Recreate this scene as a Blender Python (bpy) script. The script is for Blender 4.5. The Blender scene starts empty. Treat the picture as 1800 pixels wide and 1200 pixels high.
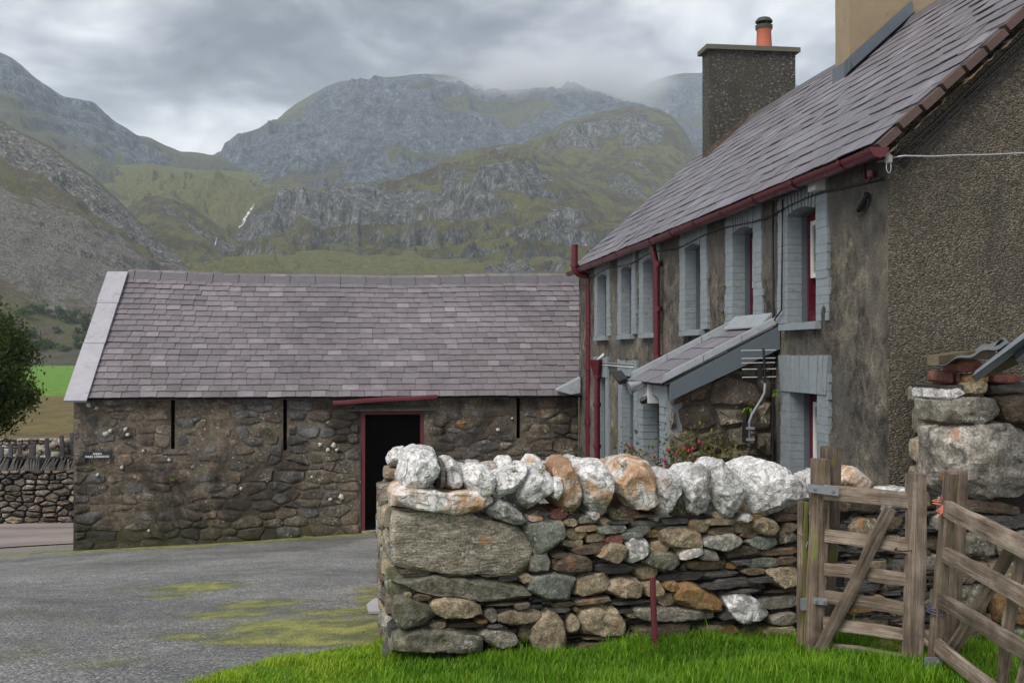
import bpy, math, random
import numpy as np
from mathutils import Vector, Matrix, Euler
R = math.radians
S = bpy.context.scene
COL = S.collection

# ------------------------------------------------------------------ camera
FPX = 1900.0                       # focal length in photograph pixels (1800 wide)
YAW, PITCH = math.atan(250/FPX), math.atan(20/FPX)
CAM = Vector((0, 0, 3.5))
cd = bpy.data.cameras.new('camera'); cam = bpy.data.objects.new('camera', cd); COL.objects.link(cam)
cd.sensor_width = 36; cd.lens = 36*FPX/1800; cd.clip_end = 30000; cd.clip_start = .05
ROT = Euler((math.pi/2+PITCH, 0, -YAW)).to_matrix()
cam.location = CAM; cam.rotation_euler = ROT.to_euler(); S.camera = cam

# ------------------------------------------------------------------ view, sky, sun
vs = S.view_settings; S.display_settings.display_device = 'sRGB'
vs.view_transform = 'Standard'; vs.look = 'None'; vs.gamma = 1; vs.use_curve_mapping = False
vs.exposure = 1.12
S.cycles.use_denoising = True
S.cycles.max_bounces = 8; S.cycles.volume_bounces = 3; S.cycles.transparent_max_bounces = 12
S.cycles.volume_step_rate = 2.0; S.cycles.volume_max_steps = 128
SUN_EL, SUN_AZ = R(50), R(-132)    # azimuth from +Y towards +X: veiled sun high to the left
wd = bpy.data.worlds.new('World'); S.world = wd; wd.use_nodes = True

def nd(t, typ, ins=None, **props):
    n = t.nodes.new(typ)
    for k, v in props.items(): setattr(n, k, v)
    for k, v in (ins or {}).items(): put(t, n.inputs[k], v)
    return n
def put(t, sock, v):
    if isinstance(v, bpy.types.NodeSocket): t.links.new(v, sock)
    elif isinstance(v, (tuple, list)) and sock.type == 'RGBA' and len(v) == 3: sock.default_value = (*v, 1)
    else: sock.default_value = v
def mth(t, op, a, b=0.0, clamp=False):
    return nd(t, 'ShaderNodeMath', {0: a, 1: b}, operation=op, use_clamp=clamp).outputs[0]
def mixc(t, f, a, b, blend='MIX'):
    return nd(t, 'ShaderNodeMix', {0: f, 6: a, 7: b}, data_type='RGBA', blend_type=blend).outputs[2]
def noi(t, vec, scale, detail=4.0, rough=.55, dist=0.0):
    return nd(t, 'ShaderNodeTexNoise', {'Vector': vec, 'Scale': scale, 'Detail': detail, 'Roughness': rough, 'Distortion': dist}).outputs[0]
def vor(t, vec, scale, feature='F1', out='Distance', rnd=1.0):
    return nd(t, 'ShaderNodeTexVoronoi', {'Vector': vec, 'Scale': scale, 'Randomness': rnd}, feature=feature).outputs[out]
def rng_(t, v, a, b, c=0.0, d=1.0, smooth=True):
    return nd(t, 'ShaderNodeMapRange', {0: v, 1: a, 2: b, 3: c, 4: d}, interpolation_type='SMOOTHSTEP' if smooth else 'LINEAR').outputs[0]
def ramp(t, f, stops):
    n = nd(t, 'ShaderNodeValToRGB', {0: f}); e = n.color_ramp.elements
    while len(e) < len(stops): e.new(.5)
    for i, (p, c) in enumerate(stops): e[i].position = p; e[i].color = (*c, 1)
    return n.outputs[0]
def vmul(t, v, s):
    return nd(t, 'ShaderNodeVectorMath', {0: v, 1: s}, operation='MULTIPLY').outputs[0]
def vadd(t, v, s):
    return nd(t, 'ShaderNodeVectorMath', {0: v, 1: s}, operation='ADD').outputs[0]
def bump(t, h, strength=.5, dist=.02, normal=None):
    ins = {'Height': h, 'Strength': strength, 'Distance': dist}
    if normal is not None: ins['Normal'] = normal
    return nd(t, 'ShaderNodeBump', ins).outputs[0]

def build_world():
    t = wd.node_tree; t.nodes.clear()
    out = t.nodes.new('ShaderNodeOutputWorld')
    sky = nd(t, 'ShaderNodeTexSky', sky_type='NISHITA', sun_disc=False, sun_elevation=SUN_EL, sun_rotation=SUN_AZ)
    b1 = nd(t, 'ShaderNodeBackground', {'Color': sky.outputs[0], 'Strength': .10})
    co = t.nodes.new('ShaderNodeTexCoord').outputs['Generated']
    sp = nd(t, 'ShaderNodeSeparateXYZ', {0: co})
    z = sp.outputs[2]
    zz = mth(t, 'ADD', mth(t, 'MAXIMUM', z, 0.0), .30)
    px = mth(t, 'DIVIDE', sp.outputs[0], zz); py = mth(t, 'DIVIDE', sp.outputs[1], zz)
    v = nd(t, 'ShaderNodeCombineXYZ', {0: px, 1: py, 2: 0.0}).outputs[0]
    n1 = noi(t, vadd(t, v, SKY_OFF), 3.2, 7, .52, .45)
    n2 = noi(t, vadd(t, v, (7.3, 2.2, 3)), 9.0, 6, .55, .3)
    n = mth(t, 'ADD', mth(t, 'MULTIPLY', n1, .74), mth(t, 'MULTIPLY', n2, .26))
    # the cloud deck thins towards the horizon: brighter and whiter there
    low = rng_(t, z, .178, .245, 1.0, 0.0)
    n = mth(t, 'ADD', n, mth(t, 'MULTIPLY', low, .19))
    c = ramp(t, n, [(.38, (.085, .089, .104)), (.46, (.150, .155, .176)), (.52, (.235, .242, .267)), (.60, (.38, .388, .405)), (.72, (.60, .605, .61))])
    b2 = nd(t, 'ShaderNodeBackground', {'Color': c, 'Strength': CLOUD})
    m = nd(t, 'ShaderNodeMixShader', {0: .93, 1: b1.outputs[0], 2: b2.outputs[0]})
    t.links.new(m.outputs[0], out.inputs[0])
CLOUD = .95; SKY_OFF = (3.0, 5.1, 1.4)
build_world()
sd = bpy.data.lights.new('sun', 'SUN'); sun = bpy.data.objects.new('sun', sd); COL.objects.link(sun)
sd.energy = 1.5; sd.angle = R(35); sd.color = (1, .96, .90)
sv = Vector((math.sin(SUN_AZ)*math.cos(SUN_EL), math.cos(SUN_AZ)*math.cos(SUN_EL), math.sin(SUN_EL)))
sun.rotation_euler = sv.to_track_quat('Z', 'Y').to_euler(); sun.location = (-20, 0, 40)

# ------------------------------------------------------------------ helpers
def ray(px, py):
    return ROT @ Vector(((px-900)/FPX, -(py-600)/FPX, -1))
def atY(px, py, Y): d = ray(px, py); return CAM + d*(Y/d.y)
def atX(px, py, X): d = ray(px, py); return CAM + d*(X/d.x)
def atP(px, py, p0, n):
    d = ray(px, py); p0 = Vector(p0); n = Vector(n); return CAM + d*((p0-CAM).dot(n)/d.dot(n))

def hsh(i, j, k, seed):
    h = (i*374761393 + j*668265263 + k*2147483647*7 + seed*144665) & 0xffffffff
    h = ((h ^ (h >> 13))*1274126177) & 0xffffffff
    h = ((h ^ (h >> 16))*2246822519) & 0xffffffff
    return ((h ^ (h >> 15)) & 0xffffff)/float(0xffffff)
def vnoise(P, seed=0):
    P = np.asarray(P, float); I = np.floor(P).astype(np.int64); Fr = P-I; Fr = Fr*Fr*Fr*(Fr*(Fr*6-15)+10)
    r = 0
    for a in (0, 1):
        wa = Fr[:, 0] if a else 1-Fr[:, 0]
        for b in (0, 1):
            wb = Fr[:, 1] if b else 1-Fr[:, 1]
            for c in (0, 1):
                wc = Fr[:, 2] if c else 1-Fr[:, 2]
                r = r+wa*wb*wc*hsh(I[:, 0]+a, I[:, 1]+b, I[:, 2]+c, seed)
    return r*2-1
def fbm(P, octv=4, gain=.5, seed=0, ridged=False):
    P = np.asarray(P, float); r = np.zeros(len(P)); a = 1.0; s = 0
    for o in range(octv):
        n = vnoise(P*2**o + 17.3*o, seed+o)
        if ridged: n = 1-2*np.abs(n)
        r += a*n; s += a; a *= gain
    return r/s
def sstep(x, a, b):
    t = np.clip((x-a)/(b-a), 0, 1); return t*t*(3-2*t)

def link(o, parent=None):
    COL.objects.link(o)
    if parent is not None:
        o.parent = parent
        if parent.type == 'EMPTY' and parent.parent is None:
            o.matrix_parent_inverse = Matrix.Translation(-parent.location)
    return o
def mesh(name, V, F, mat, parent=None, smooth=False, sharp=None, attrs=None):
    me = bpy.data.meshes.new(name)
    V = np.asarray(V, np.float32).reshape(-1, 3)
    if isinstance(F, np.ndarray):
        k = F.shape[1]; n = len(F)
        me.vertices.add(len(V)); me.vertices.foreach_set('co', V.ravel())
        me.loops.add(n*k); me.loops.foreach_set('vertex_index', F.astype(np.int32).ravel())
        me.polygons.add(n); me.polygons.foreach_set('loop_start', np.arange(0, n*k, k, dtype=np.int32))
        me.update(calc_edges=True); me.validate()
    else:
        me.from_pydata(V.tolist(), [], F); me.update()
    if smooth: me.polygons.foreach_set('use_smooth', np.ones(len(me.polygons), bool))
    if sharp is not None: me.set_sharp_from_angle(angle=R(sharp))
    for k, (dom, arr) in (attrs or {}).items():
        a = me.attributes.new(k, 'FLOAT', dom); a.data.foreach_set('value', np.asarray(arr, np.float32))
    if mat is not None: me.materials.append(mat)
    o = bpy.data.objects.new(name, me)
    return link(o, parent)
def thing(name, label, cat, loc, group=None):
    o = bpy.data.objects.new(name, None); COL.objects.link(o); o.location = loc; o.empty_display_size = .2
    o['label'] = label; o['category'] = cat
    if group: o['group'] = group
    return o
def tag(o, label, cat, group=None):
    o['label'] = label; o['category'] = cat
    if group: o['group'] = group
    return o

class MB:
    """collects simple solids, linked as one mesh object"""
    def __init__(s): s.V = []; s.F = []; s.A = []
    def add(s, V, F, a=0.0):
        k = len(s.V); s.V += [tuple(v) for v in V]; s.F += [tuple(i+k for i in f) for f in F]; s.A += [a]*len(F)
        return s
    def box(s, lo, hi, a=0.0):
        x0, y0, z0 = lo; x1, y1, z1 = hi
        return s.add([(x0, y0, z0), (x1, y0, z0), (x1, y1, z0), (x0, y1, z0), (x0, y0, z1), (x1, y0, z1), (x1, y1, z1), (x0, y1, z1)],
                     [(0, 3, 2, 1), (4, 5, 6, 7), (0, 1, 5, 4), (1, 2, 6, 5), (2, 3, 7, 6), (3, 0, 4, 7)], a)
    def hexa(s, b, t, a=0.0):           # four base points, four top points
        return s.add(list(b)+list(t), [(0, 3, 2, 1), (4, 5, 6, 7), (0, 1, 5, 4), (1, 2, 6, 5), (2, 3, 7, 6), (3, 0, 4, 7)], a)
    def tube(s, pts, rad, n=10, caps=True):
        pts = [Vector(p) for p in pts]; m = len(pts); V = []
        rad = rad if isinstance(rad, (list, tuple)) else [rad]*m
        up = None
        for i, p in enumerate(pts):
            d = (pts[min(i+1, m-1)]-pts[max(i-1, 0)]).normalized()
            if up is None:
                up = Vector((0, 0, 1)) if abs(d.z) < .9 else Vector((0, 1, 0))
            x = d.cross(up).normalized(); up = x.cross(d).normalized()
            for j in range(n):
                a = 2*math.pi*j/n; V.append(p+x*(math.cos(a)*rad[i])+up*(math.sin(a)*rad[i]))
        F = [(i*n+j, i*n+(j+1) % n, (i+1)*n+(j+1) % n, (i+1)*n+j) for i in range(m-1) for j in range(n)]
        if caps: F += [tuple(range(n-1, -1, -1)), tuple(range((m-1)*n, m*n))]
        return s.add(V, F)
    def lathe(s, c, prof, n=16):        # prof: (radius, z) from c
        V = [(c[0]+r*math.cos(2*math.pi*j/n), c[1]+r*math.sin(2*math.pi*j/n), c[2]+z) for r, z in prof for j in range(n)]
        m = len(prof)
        F = [(i*n+j, i*n+(j+1) % n, (i+1)*n+(j+1) % n, (i+1)*n+j) for i in range(m-1) for j in range(n)]
        F += [tuple(range(n-1, -1, -1)), tuple(range((m-1)*n, m*n))]
        return s.add(V, F)
    def prism(s, poly, vec):            # planar polygon pushed along vec
        n = len(poly); vec = Vector(vec); V = [Vector(p) for p in poly]; V += [p+vec for p in V]
        return s.add(V, [tuple(range(n-1, -1, -1)), tuple(range(n, 2*n))]+[(i, (i+1) % n, n+(i+1) % n, n+i) for i in range(n)])
    def out(s, name, mat, parent=None, smooth=False, sharp=None, attr=None):
        return mesh(name, s.V, s.F, mat, parent, smooth, sharp, {attr: ('FACE', s.A)} if attr else None)

def grid(us, vs_, fn):
    """points fn(U,V)->(n,3) on a grid and its quads"""
    U, Vv = np.meshgrid(us, vs_, indexing='ij'); P = fn(U.ravel(), Vv.ravel())
    nu, nv = len(us), len(vs_); i, j = np.meshgrid(np.arange(nu-1), np.arange(nv-1), indexing='ij')
    a = (i*nv+j).ravel(); F = np.stack([a, a+nv, a+nv+1, a+1], 1)
    return P, F, (i.ravel(), j.ravel())

_cs = {}
def cube_sphere(n):
    if n in _cs: return _cs[n]
    idx = {}; V = []; F = []
    def vid(k):
        if k not in idx: idx[k] = len(V); V.append([2*c/n-1 for c in k])
        return idx[k]
    for ax in range(3):
        for side in (0, n):
            for i in range(n):
                for j in range(n):
                    q = []
                    for a, b in ((i, j), (i+1, j), (i+1, j+1), (i, j+1)):
                        k = [0, 0, 0]; k[ax] = side; k[(ax+1) % 3] = a; k[(ax+2) % 3] = b; q.append(vid(tuple(k)))
                    F.append(q if side else q[::-1])
    _cs[n] = (np.array(V), np.array(F)); return _cs[n]
def poly_radius(poly, th):
    """distance from the origin to the outline along angle th"""
    d = np.stack([np.cos(th), np.sin(th)], 1); best = np.full(len(th), 1e9)
    P = np.asarray(poly); Q = np.roll(P, -1, 0)
    for a, b in zip(P, Q):
        e = b-a; den = d[:, 0]*e[1]-d[:, 1]*e[0]; den = np.where(abs(den) < 1e-12, 1e-12, den)
        t = (a[0]*e[1]-a[1]*e[0])/den; u = (a[0]*d[:, 1]-a[1]*d[:, 0])/den
        ok = (t > 0) & (u >= -1e-6) & (u <= 1+1e-6); best = np.where(ok & (t < best), t, best)
    return np.where(best > 1e8, .01, best)
def stone_local(poly, depth, rg, n=7, p=6, chips=7, rough=.03, seed=0, cut=.22):
    """poly (s,z) about its middle -> stone vertices (s,z,d): outline kept, chipped flats, rough skin"""
    C, F = cube_sphere(n); u, v, w = C[:, 0], C[:, 1], C[:, 2]
    r = np.maximum(abs(u), abs(v)); th = np.arctan2(v, u)
    k = (r**p+abs(w)**p)**(-1/p); r = r*k; w = w*k
    Rr = poly_radius(poly, th); X = np.stack([r*Rr*np.cos(th), r*Rr*np.sin(th), w*depth/2], 1)
    P = np.asarray(poly); ext = np.ptp(P, 0); sz = min(ext)
    half = np.array([ext[0]/2, ext[1]/2, depth/2])
    for _ in range(chips):
        nrm = np.array([rg.uniform(-1, 1), rg.uniform(-1, 1), rg.uniform(.05, .8)])*(1/half)
        nrm /= np.linalg.norm(nrm)
        m = (X@nrm).max(); off = m-rg.uniform(.03, cut)*sz*.5
        dd = X@nrm-off; X = X-np.outer(np.maximum(dd, 0), nrm)*.9
    for a in (0, 1):                         # the chipped block still fills its place in the wall
        lo, hi = X[:, a].min(), X[:, a].max(); X[:, a] = P[:, a].min()+(X[:, a]-lo)*ext[a]/(hi-lo)
    nn = X/np.maximum(np.linalg.norm(X/half, axis=1, keepdims=True), .2)/half**2
    nn /= np.maximum(np.linalg.norm(nn, axis=1, keepdims=True), 1e-6)
    q = X/sz; ds = fbm(q*2.2+seed*3.7, 3, .55, seed, True)*rough*sz*1.2+fbm(q*6+seed, 3, .6, seed+9)*rough*sz*.9
    return X+nn*ds[:, None], F
class Plane:
    """a wall face: s along T, z up, d out along N"""
    def __init__(s, O, T):
        s.O = Vector(O); s.T = Vector(T).normalized(); s.Z = Vector((0, 0, 1)); s.N = s.T.cross(s.Z).normalized()
    def sz(s, px, py, d=0.0):
        p = atP(px, py, s.O+s.N*d, s.N)-s.O; return (p.dot(s.T), p.z)
    def w(s, A):
        A = np.asarray(A); return np.array(s.O)+A[:, :1]*np.array(s.T)+A[:, 1:2]*np.array(s.Z)+A[:, 2:3]*np.array(s.N)
def stone_obj(name, pl, poly, depth, front, mat, parent, rg, n=7, **kw):
    """poly in plane coordinates; the stone's front bulges to d = front"""
    P = np.asarray(poly, float); c = (P.max(0)+P.min(0))/2
    seed = rg.randrange(10000)
    X, F = stone_local(P-c, depth, rg, n, seed=seed, **kw)
    X = X+np.array([c[0], c[1], front-depth/2])
    return mesh(name, pl.w(X), F, mat, parent, True, 21)
def bbox_poly(x0, y0, x1, y1, rg, jit=.10):
    """an angular outline inside a box: four uneven corners, some of them broken off"""
    w, h = x1-x0, y1-y0; pts = []
    sk = [rg.uniform(0, jit*1.6) for _ in range(8)]
    q = [(x0+sk[0]*w, y0+sk[1]*h), (x1-sk[2]*w, y0+sk[3]*h), (x1-sk[4]*w, y1-sk[5]*h), (x0+sk[6]*w, y1-sk[7]*h)]
    for i in range(4):
        a, b, c = q[i-1], q[i], q[(i+1) % 4]
        f, g_ = (rg.uniform(.10, .42), rg.uniform(.10, .42)) if rg.random() < .62 else (.05, .06)
        d1, d2 = math.dist(a, b), math.dist(b, c); m = min(w, h); f = min(f*m/d1*1.3, .45); g_ = min(g_*m/d2*1.3, .45)
        pts += [(b[0]+(a[0]-b[0])*f, b[1]+(a[1]-b[1])*f), (b[0]+(c[0]-b[0])*g_, b[1]+(c[1]-b[1])*g_)]
    return pts
def clip(poly, n, o):
    out = []
    for i in range(len(poly)):
        a, b = poly[i], poly[(i+1) % len(poly)]; da = a[0]*n[0]+a[1]*n[1]-o; db = b[0]*n[0]+b[1]*n[1]-o
        if da <= 0: out.append(a)
        if da*db < 0: t = da/(da-db); out.append((a[0]+(b[0]-a[0])*t, a[1]+(b[1]-a[1])*t))
    return out
def area(p): return abs(sum(p[i][0]*p[(i+1) % len(p)][1]-p[(i+1) % len(p)][0]*p[i][1] for i in range(len(p))))/2
def cells(seeds, bounds, sx=.6, wts=None):
    """power diagram of seeds (x squeezed by sx) inside a convex outline"""
    P = np.array(seeds)*[sx, 1]; W = np.zeros(len(P)) if wts is None else np.array(wts); res = []
    B = [(x*sx, z) for x, z in bounds]
    for i, p in enumerate(P):
        d2 = ((P-p)**2).sum(1); order = np.argsort(d2)[1:26]; poly = B
        for j in order:
            n = P[j]-p; o = ((P[j]**2).sum()-(p**2).sum()-W[j]+W[i])/2
            poly = clip(poly, n, o)
            if len(poly) < 3: break
        res.append([(x/sx, z) for x, z in poly] if len(poly) > 2 else None)
    return res
def cut_rects(poly, rects):
    for (x0, z0, x1, z1) in rects:
        xs = [p[0] for p in poly]; zs = [p[1] for p in poly]
        if max(xs) <= x0 or min(xs) >= x1 or max(zs) <= z0 or min(zs) >= z1: continue
        opts = [clip(poly, (1, 0), x0), clip(poly, (-1, 0), -x1), clip(poly, (0, 1), z0), clip(poly, (0, -1), -z1)]
        opts = [q for q in opts if len(q) > 2]
        if not opts: return None
        poly = max(opts, key=area)
    return poly
def shrink(poly, g):
    """inset a convex outline by g"""
    c = (sum(p[0] for p in poly)/len(poly), sum(p[1] for p in poly)/len(poly)); P = list(poly); n = len(P)
    sgn = 1 if sum(P[i][0]*P[(i+1) % n][1]-P[(i+1) % n][0]*P[i][1] for i in range(n)) > 0 else -1
    res = P
    for i in range(n):
        a, b = P[i], P[(i+1) % n]; e = (b[0]-a[0], b[1]-a[1]); L = math.hypot(*e)
        if L < 1e-6: continue
        nn = (e[1]/L*sgn, -e[0]/L*sgn); res = clip(res, nn, nn[0]*a[0]+nn[1]*a[1]-g)
        if len(res) < 3: return None
    return res
def chaikin(P, k=.25):
    out = []
    for i in range(len(P)):
        a, b = P[i], P[(i+1) % len(P)]
        out += [(a[0]+(b[0]-a[0])*k, a[1]+(b[1]-a[1])*k), (a[0]+(b[0]-a[0])*(1-k), a[1]+(b[1]-a[1])*(1-k))]
    return out
def flat_stone(name, pl, poly, h, mat, parent, rg, base=-.03):
    """a bedded rubble stone: outline, domed broken face, about 40 triangles"""
    P = chaikin(poly, rg.uniform(.06, .17)); c = np.mean(P, 0); P = np.array(P)
    sz = math.sqrt(area(poly)); n = len(P)
    P = P+np.array([[rg.gauss(0, .022)*sz, rg.gauss(0, .022)*sz] for _ in range(n)])
    sl = (rg.uniform(-.25, .25), rg.uniform(-.25, .25))
    rings = [(1.0, base), (.97, h*.45), (.80, h*.95), (.42, h*1.12)]
    V = []
    for k, (s, d) in enumerate(rings):
        for q in P:
            x = c+(q-c)*s; dd = d+(0 if k == 0 else (sl[0]*(x[0]-c[0])+sl[1]*(x[1]-c[1]))*.35+rg.gauss(0, .10)*h*min(k, 2))
            V.append((x[0], x[1], dd))
    V.append((c[0], c[1], h*1.1+rg.gauss(0, .12)*h))
    F = [(k*n+i, k*n+(i+1) % n, (k+1)*n+(i+1) % n, (k+1)*n+i) for k in range(3) for i in range(n)]
    F += [(3*n+i, 3*n+(i+1) % n, 4*n) for i in range(n)]
    sgn = sum(P[i][0]*P[(i+1) % n][1]-P[(i+1) % n][0]*P[i][1] for i in range(n))
    if sgn < 0: F = [f[::-1] for f in F]
    return mesh(name, pl.w(V), F, mat, parent, True, 42)
def plank(name, p0, p1, w, t, mat, parent, side=(0, -1, 0), seed=0, wob=.006, taper=1.0, seg=10, point=0.0):
    """a sawn timber from p0 to p1, w wide across, t thick along side; grain runs along its own x"""
    rg = random.Random(seed); p0, p1 = Vector(p0), Vector(p1); X = (p1-p0); L = X.length; X.normalize()
    Yv = Vector(side); Yv = (Yv-X*Yv.dot(X)).normalized(); Zv = X.cross(Yv)
    V = []; F = []; a = [(-.5, -.42), (-.42, -.5), (.42, -.5), (.5, -.42), (.5, .42), (.42, .5), (-.42, .5), (-.5, .42)]; n = 8
    ph = rg.uniform(0, 9); wx = rg.uniform(-1, 1)*wob
    for i in range(seg+1):
        f = i/seg; k = 1+(taper-1)*f
        oz = wob*math.sin(ph+f*5)+wx*math.sin(f*9+ph*2); oy = wob*.7*math.sin(ph*3+f*4)
        for (b, c) in a:
            V.append((f*L+rg.gauss(0, .002)+(point*(-abs(c)*2*w) if i == seg else 0), b*t*k+oy+rg.gauss(0, wob*.22), c*w*k+oz+rg.gauss(0, wob*.3)))
    F = [(i*n+j, (i+1)*n+j, (i+1)*n+(j+1) % n, i*n+(j+1) % n) for i in range(seg) for j in range(n)]
    F += [tuple(range(n)), tuple(range(seg*n+n-1, seg*n-1, -1))]
    M = Matrix(((X.x, Yv.x, Zv.x, p0.x), (X.y, Yv.y, Zv.y, p0.y), (X.z, Yv.z, Zv.z, p0.z), (0, 0, 0, 1)))
    o = mesh(name, V, F, mat, None, True, 40); o.matrix_world = M
    o.data.flip_normals()
    if parent is not None:
        o.parent = parent
        if parent.parent is None and parent.type == 'EMPTY': o.matrix_parent_inverse = Matrix.Translation(-parent.location)
    return o
# ------------------------------------------------------------------ materials
M = {}
def mat(name, fn):
    m = bpy.data.materials.new(name); m.use_nodes = True; t = m.node_tree; t.nodes.clear()
    out = t.nodes.new('ShaderNodeOutputMaterial'); g = t.nodes.new('ShaderNodeNewGeometry')
    oi = t.nodes.new('ShaderNodeObjectInfo')
    c = fn(t, g.outputs['Position'], oi.outputs['Random'], g.outputs['Normal'])
    p = nd(t, 'ShaderNodeBsdfPrincipled', {'Base Color': c[0], 'Roughness': c[1]})
    if len(c) > 2 and c[2] is not None: t.links.new(c[2], p.inputs['Normal'])
    for k, v in (c[3] if len(c) > 3 else {}).items(): put(t, p.inputs[k], v)
    t.links.new(p.outputs[0], out.inputs[0]); M[name] = m; return m
def rpos(t, pos, rnd, k=40.0):
    return vadd(t, pos, nd(t, 'ShaderNodeCombineXYZ', {0: mth(t, 'MULTIPLY', rnd, k), 1: mth(t, 'MULTIPLY', rnd, k*2.3), 2: mth(t, 'MULTIPLY', rnd, k*3.1)}).outputs[0])
def zof(t, v): return nd(t, 'ShaderNodeSeparateXYZ', {0: v}).outputs[2]
def bright(t, rnd, c, lo, hi, seed=7.31):
    f = mth(t, 'FRACT', mth(t, 'MULTIPLY', rnd, seed*13.7)); f = rng_(t, f, 0, 1, lo, hi, False)
    return nd(t, 'ShaderNodeVectorMath', {0: c, 3: f}, operation='SCALE').outputs[0]

def stained(t, pos, c):
    # rain has darkened the wall in runs and patches, and lime has bleached others
    a = noi(t, vmul(t, pos, (1, 1, .6)), .9, 6, .66, .7); b = noi(t, vadd(t, pos, (9, 0, 4)), 1.3, 6, .66, .6)
    c = mixc(t, mth(t, 'MULTIPLY', rng_(t, a, .47, .60), .84), c, (.030, .024, .018))
    c = mixc(t, mth(t, 'MULTIPLY', rng_(t, b, .56, .70), .42), c, (.26, .225, .175))
    z = zof(t, pos); f = mth(t, 'ADD', rng_(t, z, -.2, .75, .5, .0, False), mth(t, 'MULTIPLY', a, .6))
    return mixc(t, mth(t, 'MULTIPLY', rng_(t, f, .52, .72), .65), c, (.022, .022, .012))
def stone_mat(name, c0, c1, c2, lich=.0, rust=.0, moss=.0, strat=0.0, lo=.75, hi=1.25, sc=1.0, rough=.85, bmp=.6, hue=.0, dk=.5, stain=False):
    def fn(t, pos, rnd, nor):
        p = rpos(t, pos, rnd)
        ps = vmul(t, p, (1, 1, 1+strat*3))
        n1 = noi(t, ps, 7*sc, 6, .62, .4); n2 = noi(t, ps, 26*sc, 5, .65, .2); n3 = noi(t, p, 110*sc, 3, .6)
        n = mth(t, 'ADD', mth(t, 'MULTIPLY', n1, .55), mth(t, 'MULTIPLY', n2, .45))
        c = ramp(t, n, [(.37, c0), (.50, c1), (.63, c2)])
        if hue:
            f = mth(t, 'FRACT', mth(t, 'MULTIPLY', rnd, 57.3))
            c = mixc(t, mth(t, 'MULTIPLY', f, hue), c, (.20, .135, .075))
        g = rng_(t, n3, .36, .64, .58, 1.36, False)
        c = nd(t, 'ShaderNodeVectorMath', {0: c, 3: g}, operation='SCALE').outputs[0]
        # dark mineral stains in patches
        n4 = noi(t, p, 11*sc, 4, .6, .8)
        c = mixc(t, mth(t, 'MULTIPLY', rng_(t, n4, .55, .70), dk), c, (.035, .032, .027))
        if rust:
            n5 = noi(t, p, 9*sc, 5, .6, .6)
            c = mixc(t, mth(t, 'MULTIPLY', rng_(t, n5, .60-rust*.22, .72-rust*.1), .85), c, (.32, .15, .055))
        if lich:
            n6 = noi(t, p, 34*sc, 2, .5); n7 = noi(t, p, 5*sc, 2, .5)
            c = mixc(t, mth(t, 'MULTIPLY', rng_(t, mth(t, 'ADD', mth(t, 'MULTIPLY', n6, .6), mth(t, 'MULTIPLY', n7, .4)), .66-lich*.1, .70-lich*.1), .8), c, (.42, .43, .37))
        if moss:
            n8 = noi(t, pos, 6, 5, .65)
            c = mixc(t, mth(t, 'MULTIPLY', rng_(t, n8, .62-moss*.2, .75-moss*.2), .75), c, (.055, .062, .012))
        c = bright(t, rnd, c, lo, hi)
        if stain: c = stained(t, pos, c)
        h = mth(t, 'ADD', mth(t, 'MULTIPLY', n2, 1.0), mth(t, 'MULTIPLY', n3, .35))
        h = mth(t, 'ADD', h, mth(t, 'MULTIPLY', vor(t, ps, 22*sc), .35))
        return c, rough, bump(t, h, bmp, .02)
    return mat(name, fn)
stone_mat('stone_tan', (.10, .078, .052), (.25, .198, .130), (.42, .35, .245), lich=.25, rust=.15, lo=.75, hi=1.35)
stone_mat('stone_brown', (.05, .038, .028), (.115, .085, .058), (.20, .155, .11), rust=.2, strat=.6, lo=.7, hi=1.35)
stone_mat('stone_grey', (.08, .08, .068), (.20, .197, .170), (.36, .355, .31), lich=.5, lo=.75, hi=1.3, hue=.3)
stone_mat('stone_green', (.062, .066, .056), (.150, .158, .132), (.27, .275, .23), lich=.45, lo=.8, hi=1.25)
stone_mat('stone_ochre', (.10, .058, .022), (.22, .135, .052), (.31, .215, .105), lich=.3, rust=.5)
stone_mat('stone_slate', (.024, .022, .020), (.062, .057, .052), (.15, .14, .13), strat=2.5, lo=.6, hi=1.6, rough=.6)
stone_mat('stone_moss', (.065, .065, .045), (.165, .152, .115), (.29, .265, .205), moss=.6, lich=.5)
stone_mat('stone_slab', (.10, .086, .064), (.26, .228, .175), (.44, .395, .315), strat=.8, lich=.3, rust=.05, sc=.8, lo=1, hi=1.05, dk=.6)
stone_mat('stone_white', (.085, .075, .058), (.26, .235, .195), (.52, .49, .44), lich=.2, rust=.12, lo=1, hi=1.02, sc=.55, dk=.8)
stone_mat('brick_red', (.13, .05, .038), (.20, .075, .055), (.27, .11, .08), lo=.8, hi=1.2)
stone_mat('barn_stone', (.040, .034, .028), (.108, .093, .076), (.215, .188, .155), lich=.55, rust=.06, moss=.25, lo=.62, hi=1.32, hue=.35, rough=.9, sc=.8, dk=.75, stain=True)
stone_mat('barn_stone_blue', (.047, .046, .045), (.104, .103, .101), (.19, .187, .182), lich=.4, moss=.15, lo=.6, hi=1.35, rough=.85, sc=.8, stain=True)
stone_mat('field_stone', (.09, .08, .066), (.22, .195, .165), (.38, .35, .31), lo=.5, hi=1.35, hue=.55)
stone_mat('field_quartz', (.20, .18, .15), (.42, .395, .34), (.60, .58, .53), lo=.6, hi=1.2, hue=.25)
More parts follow.
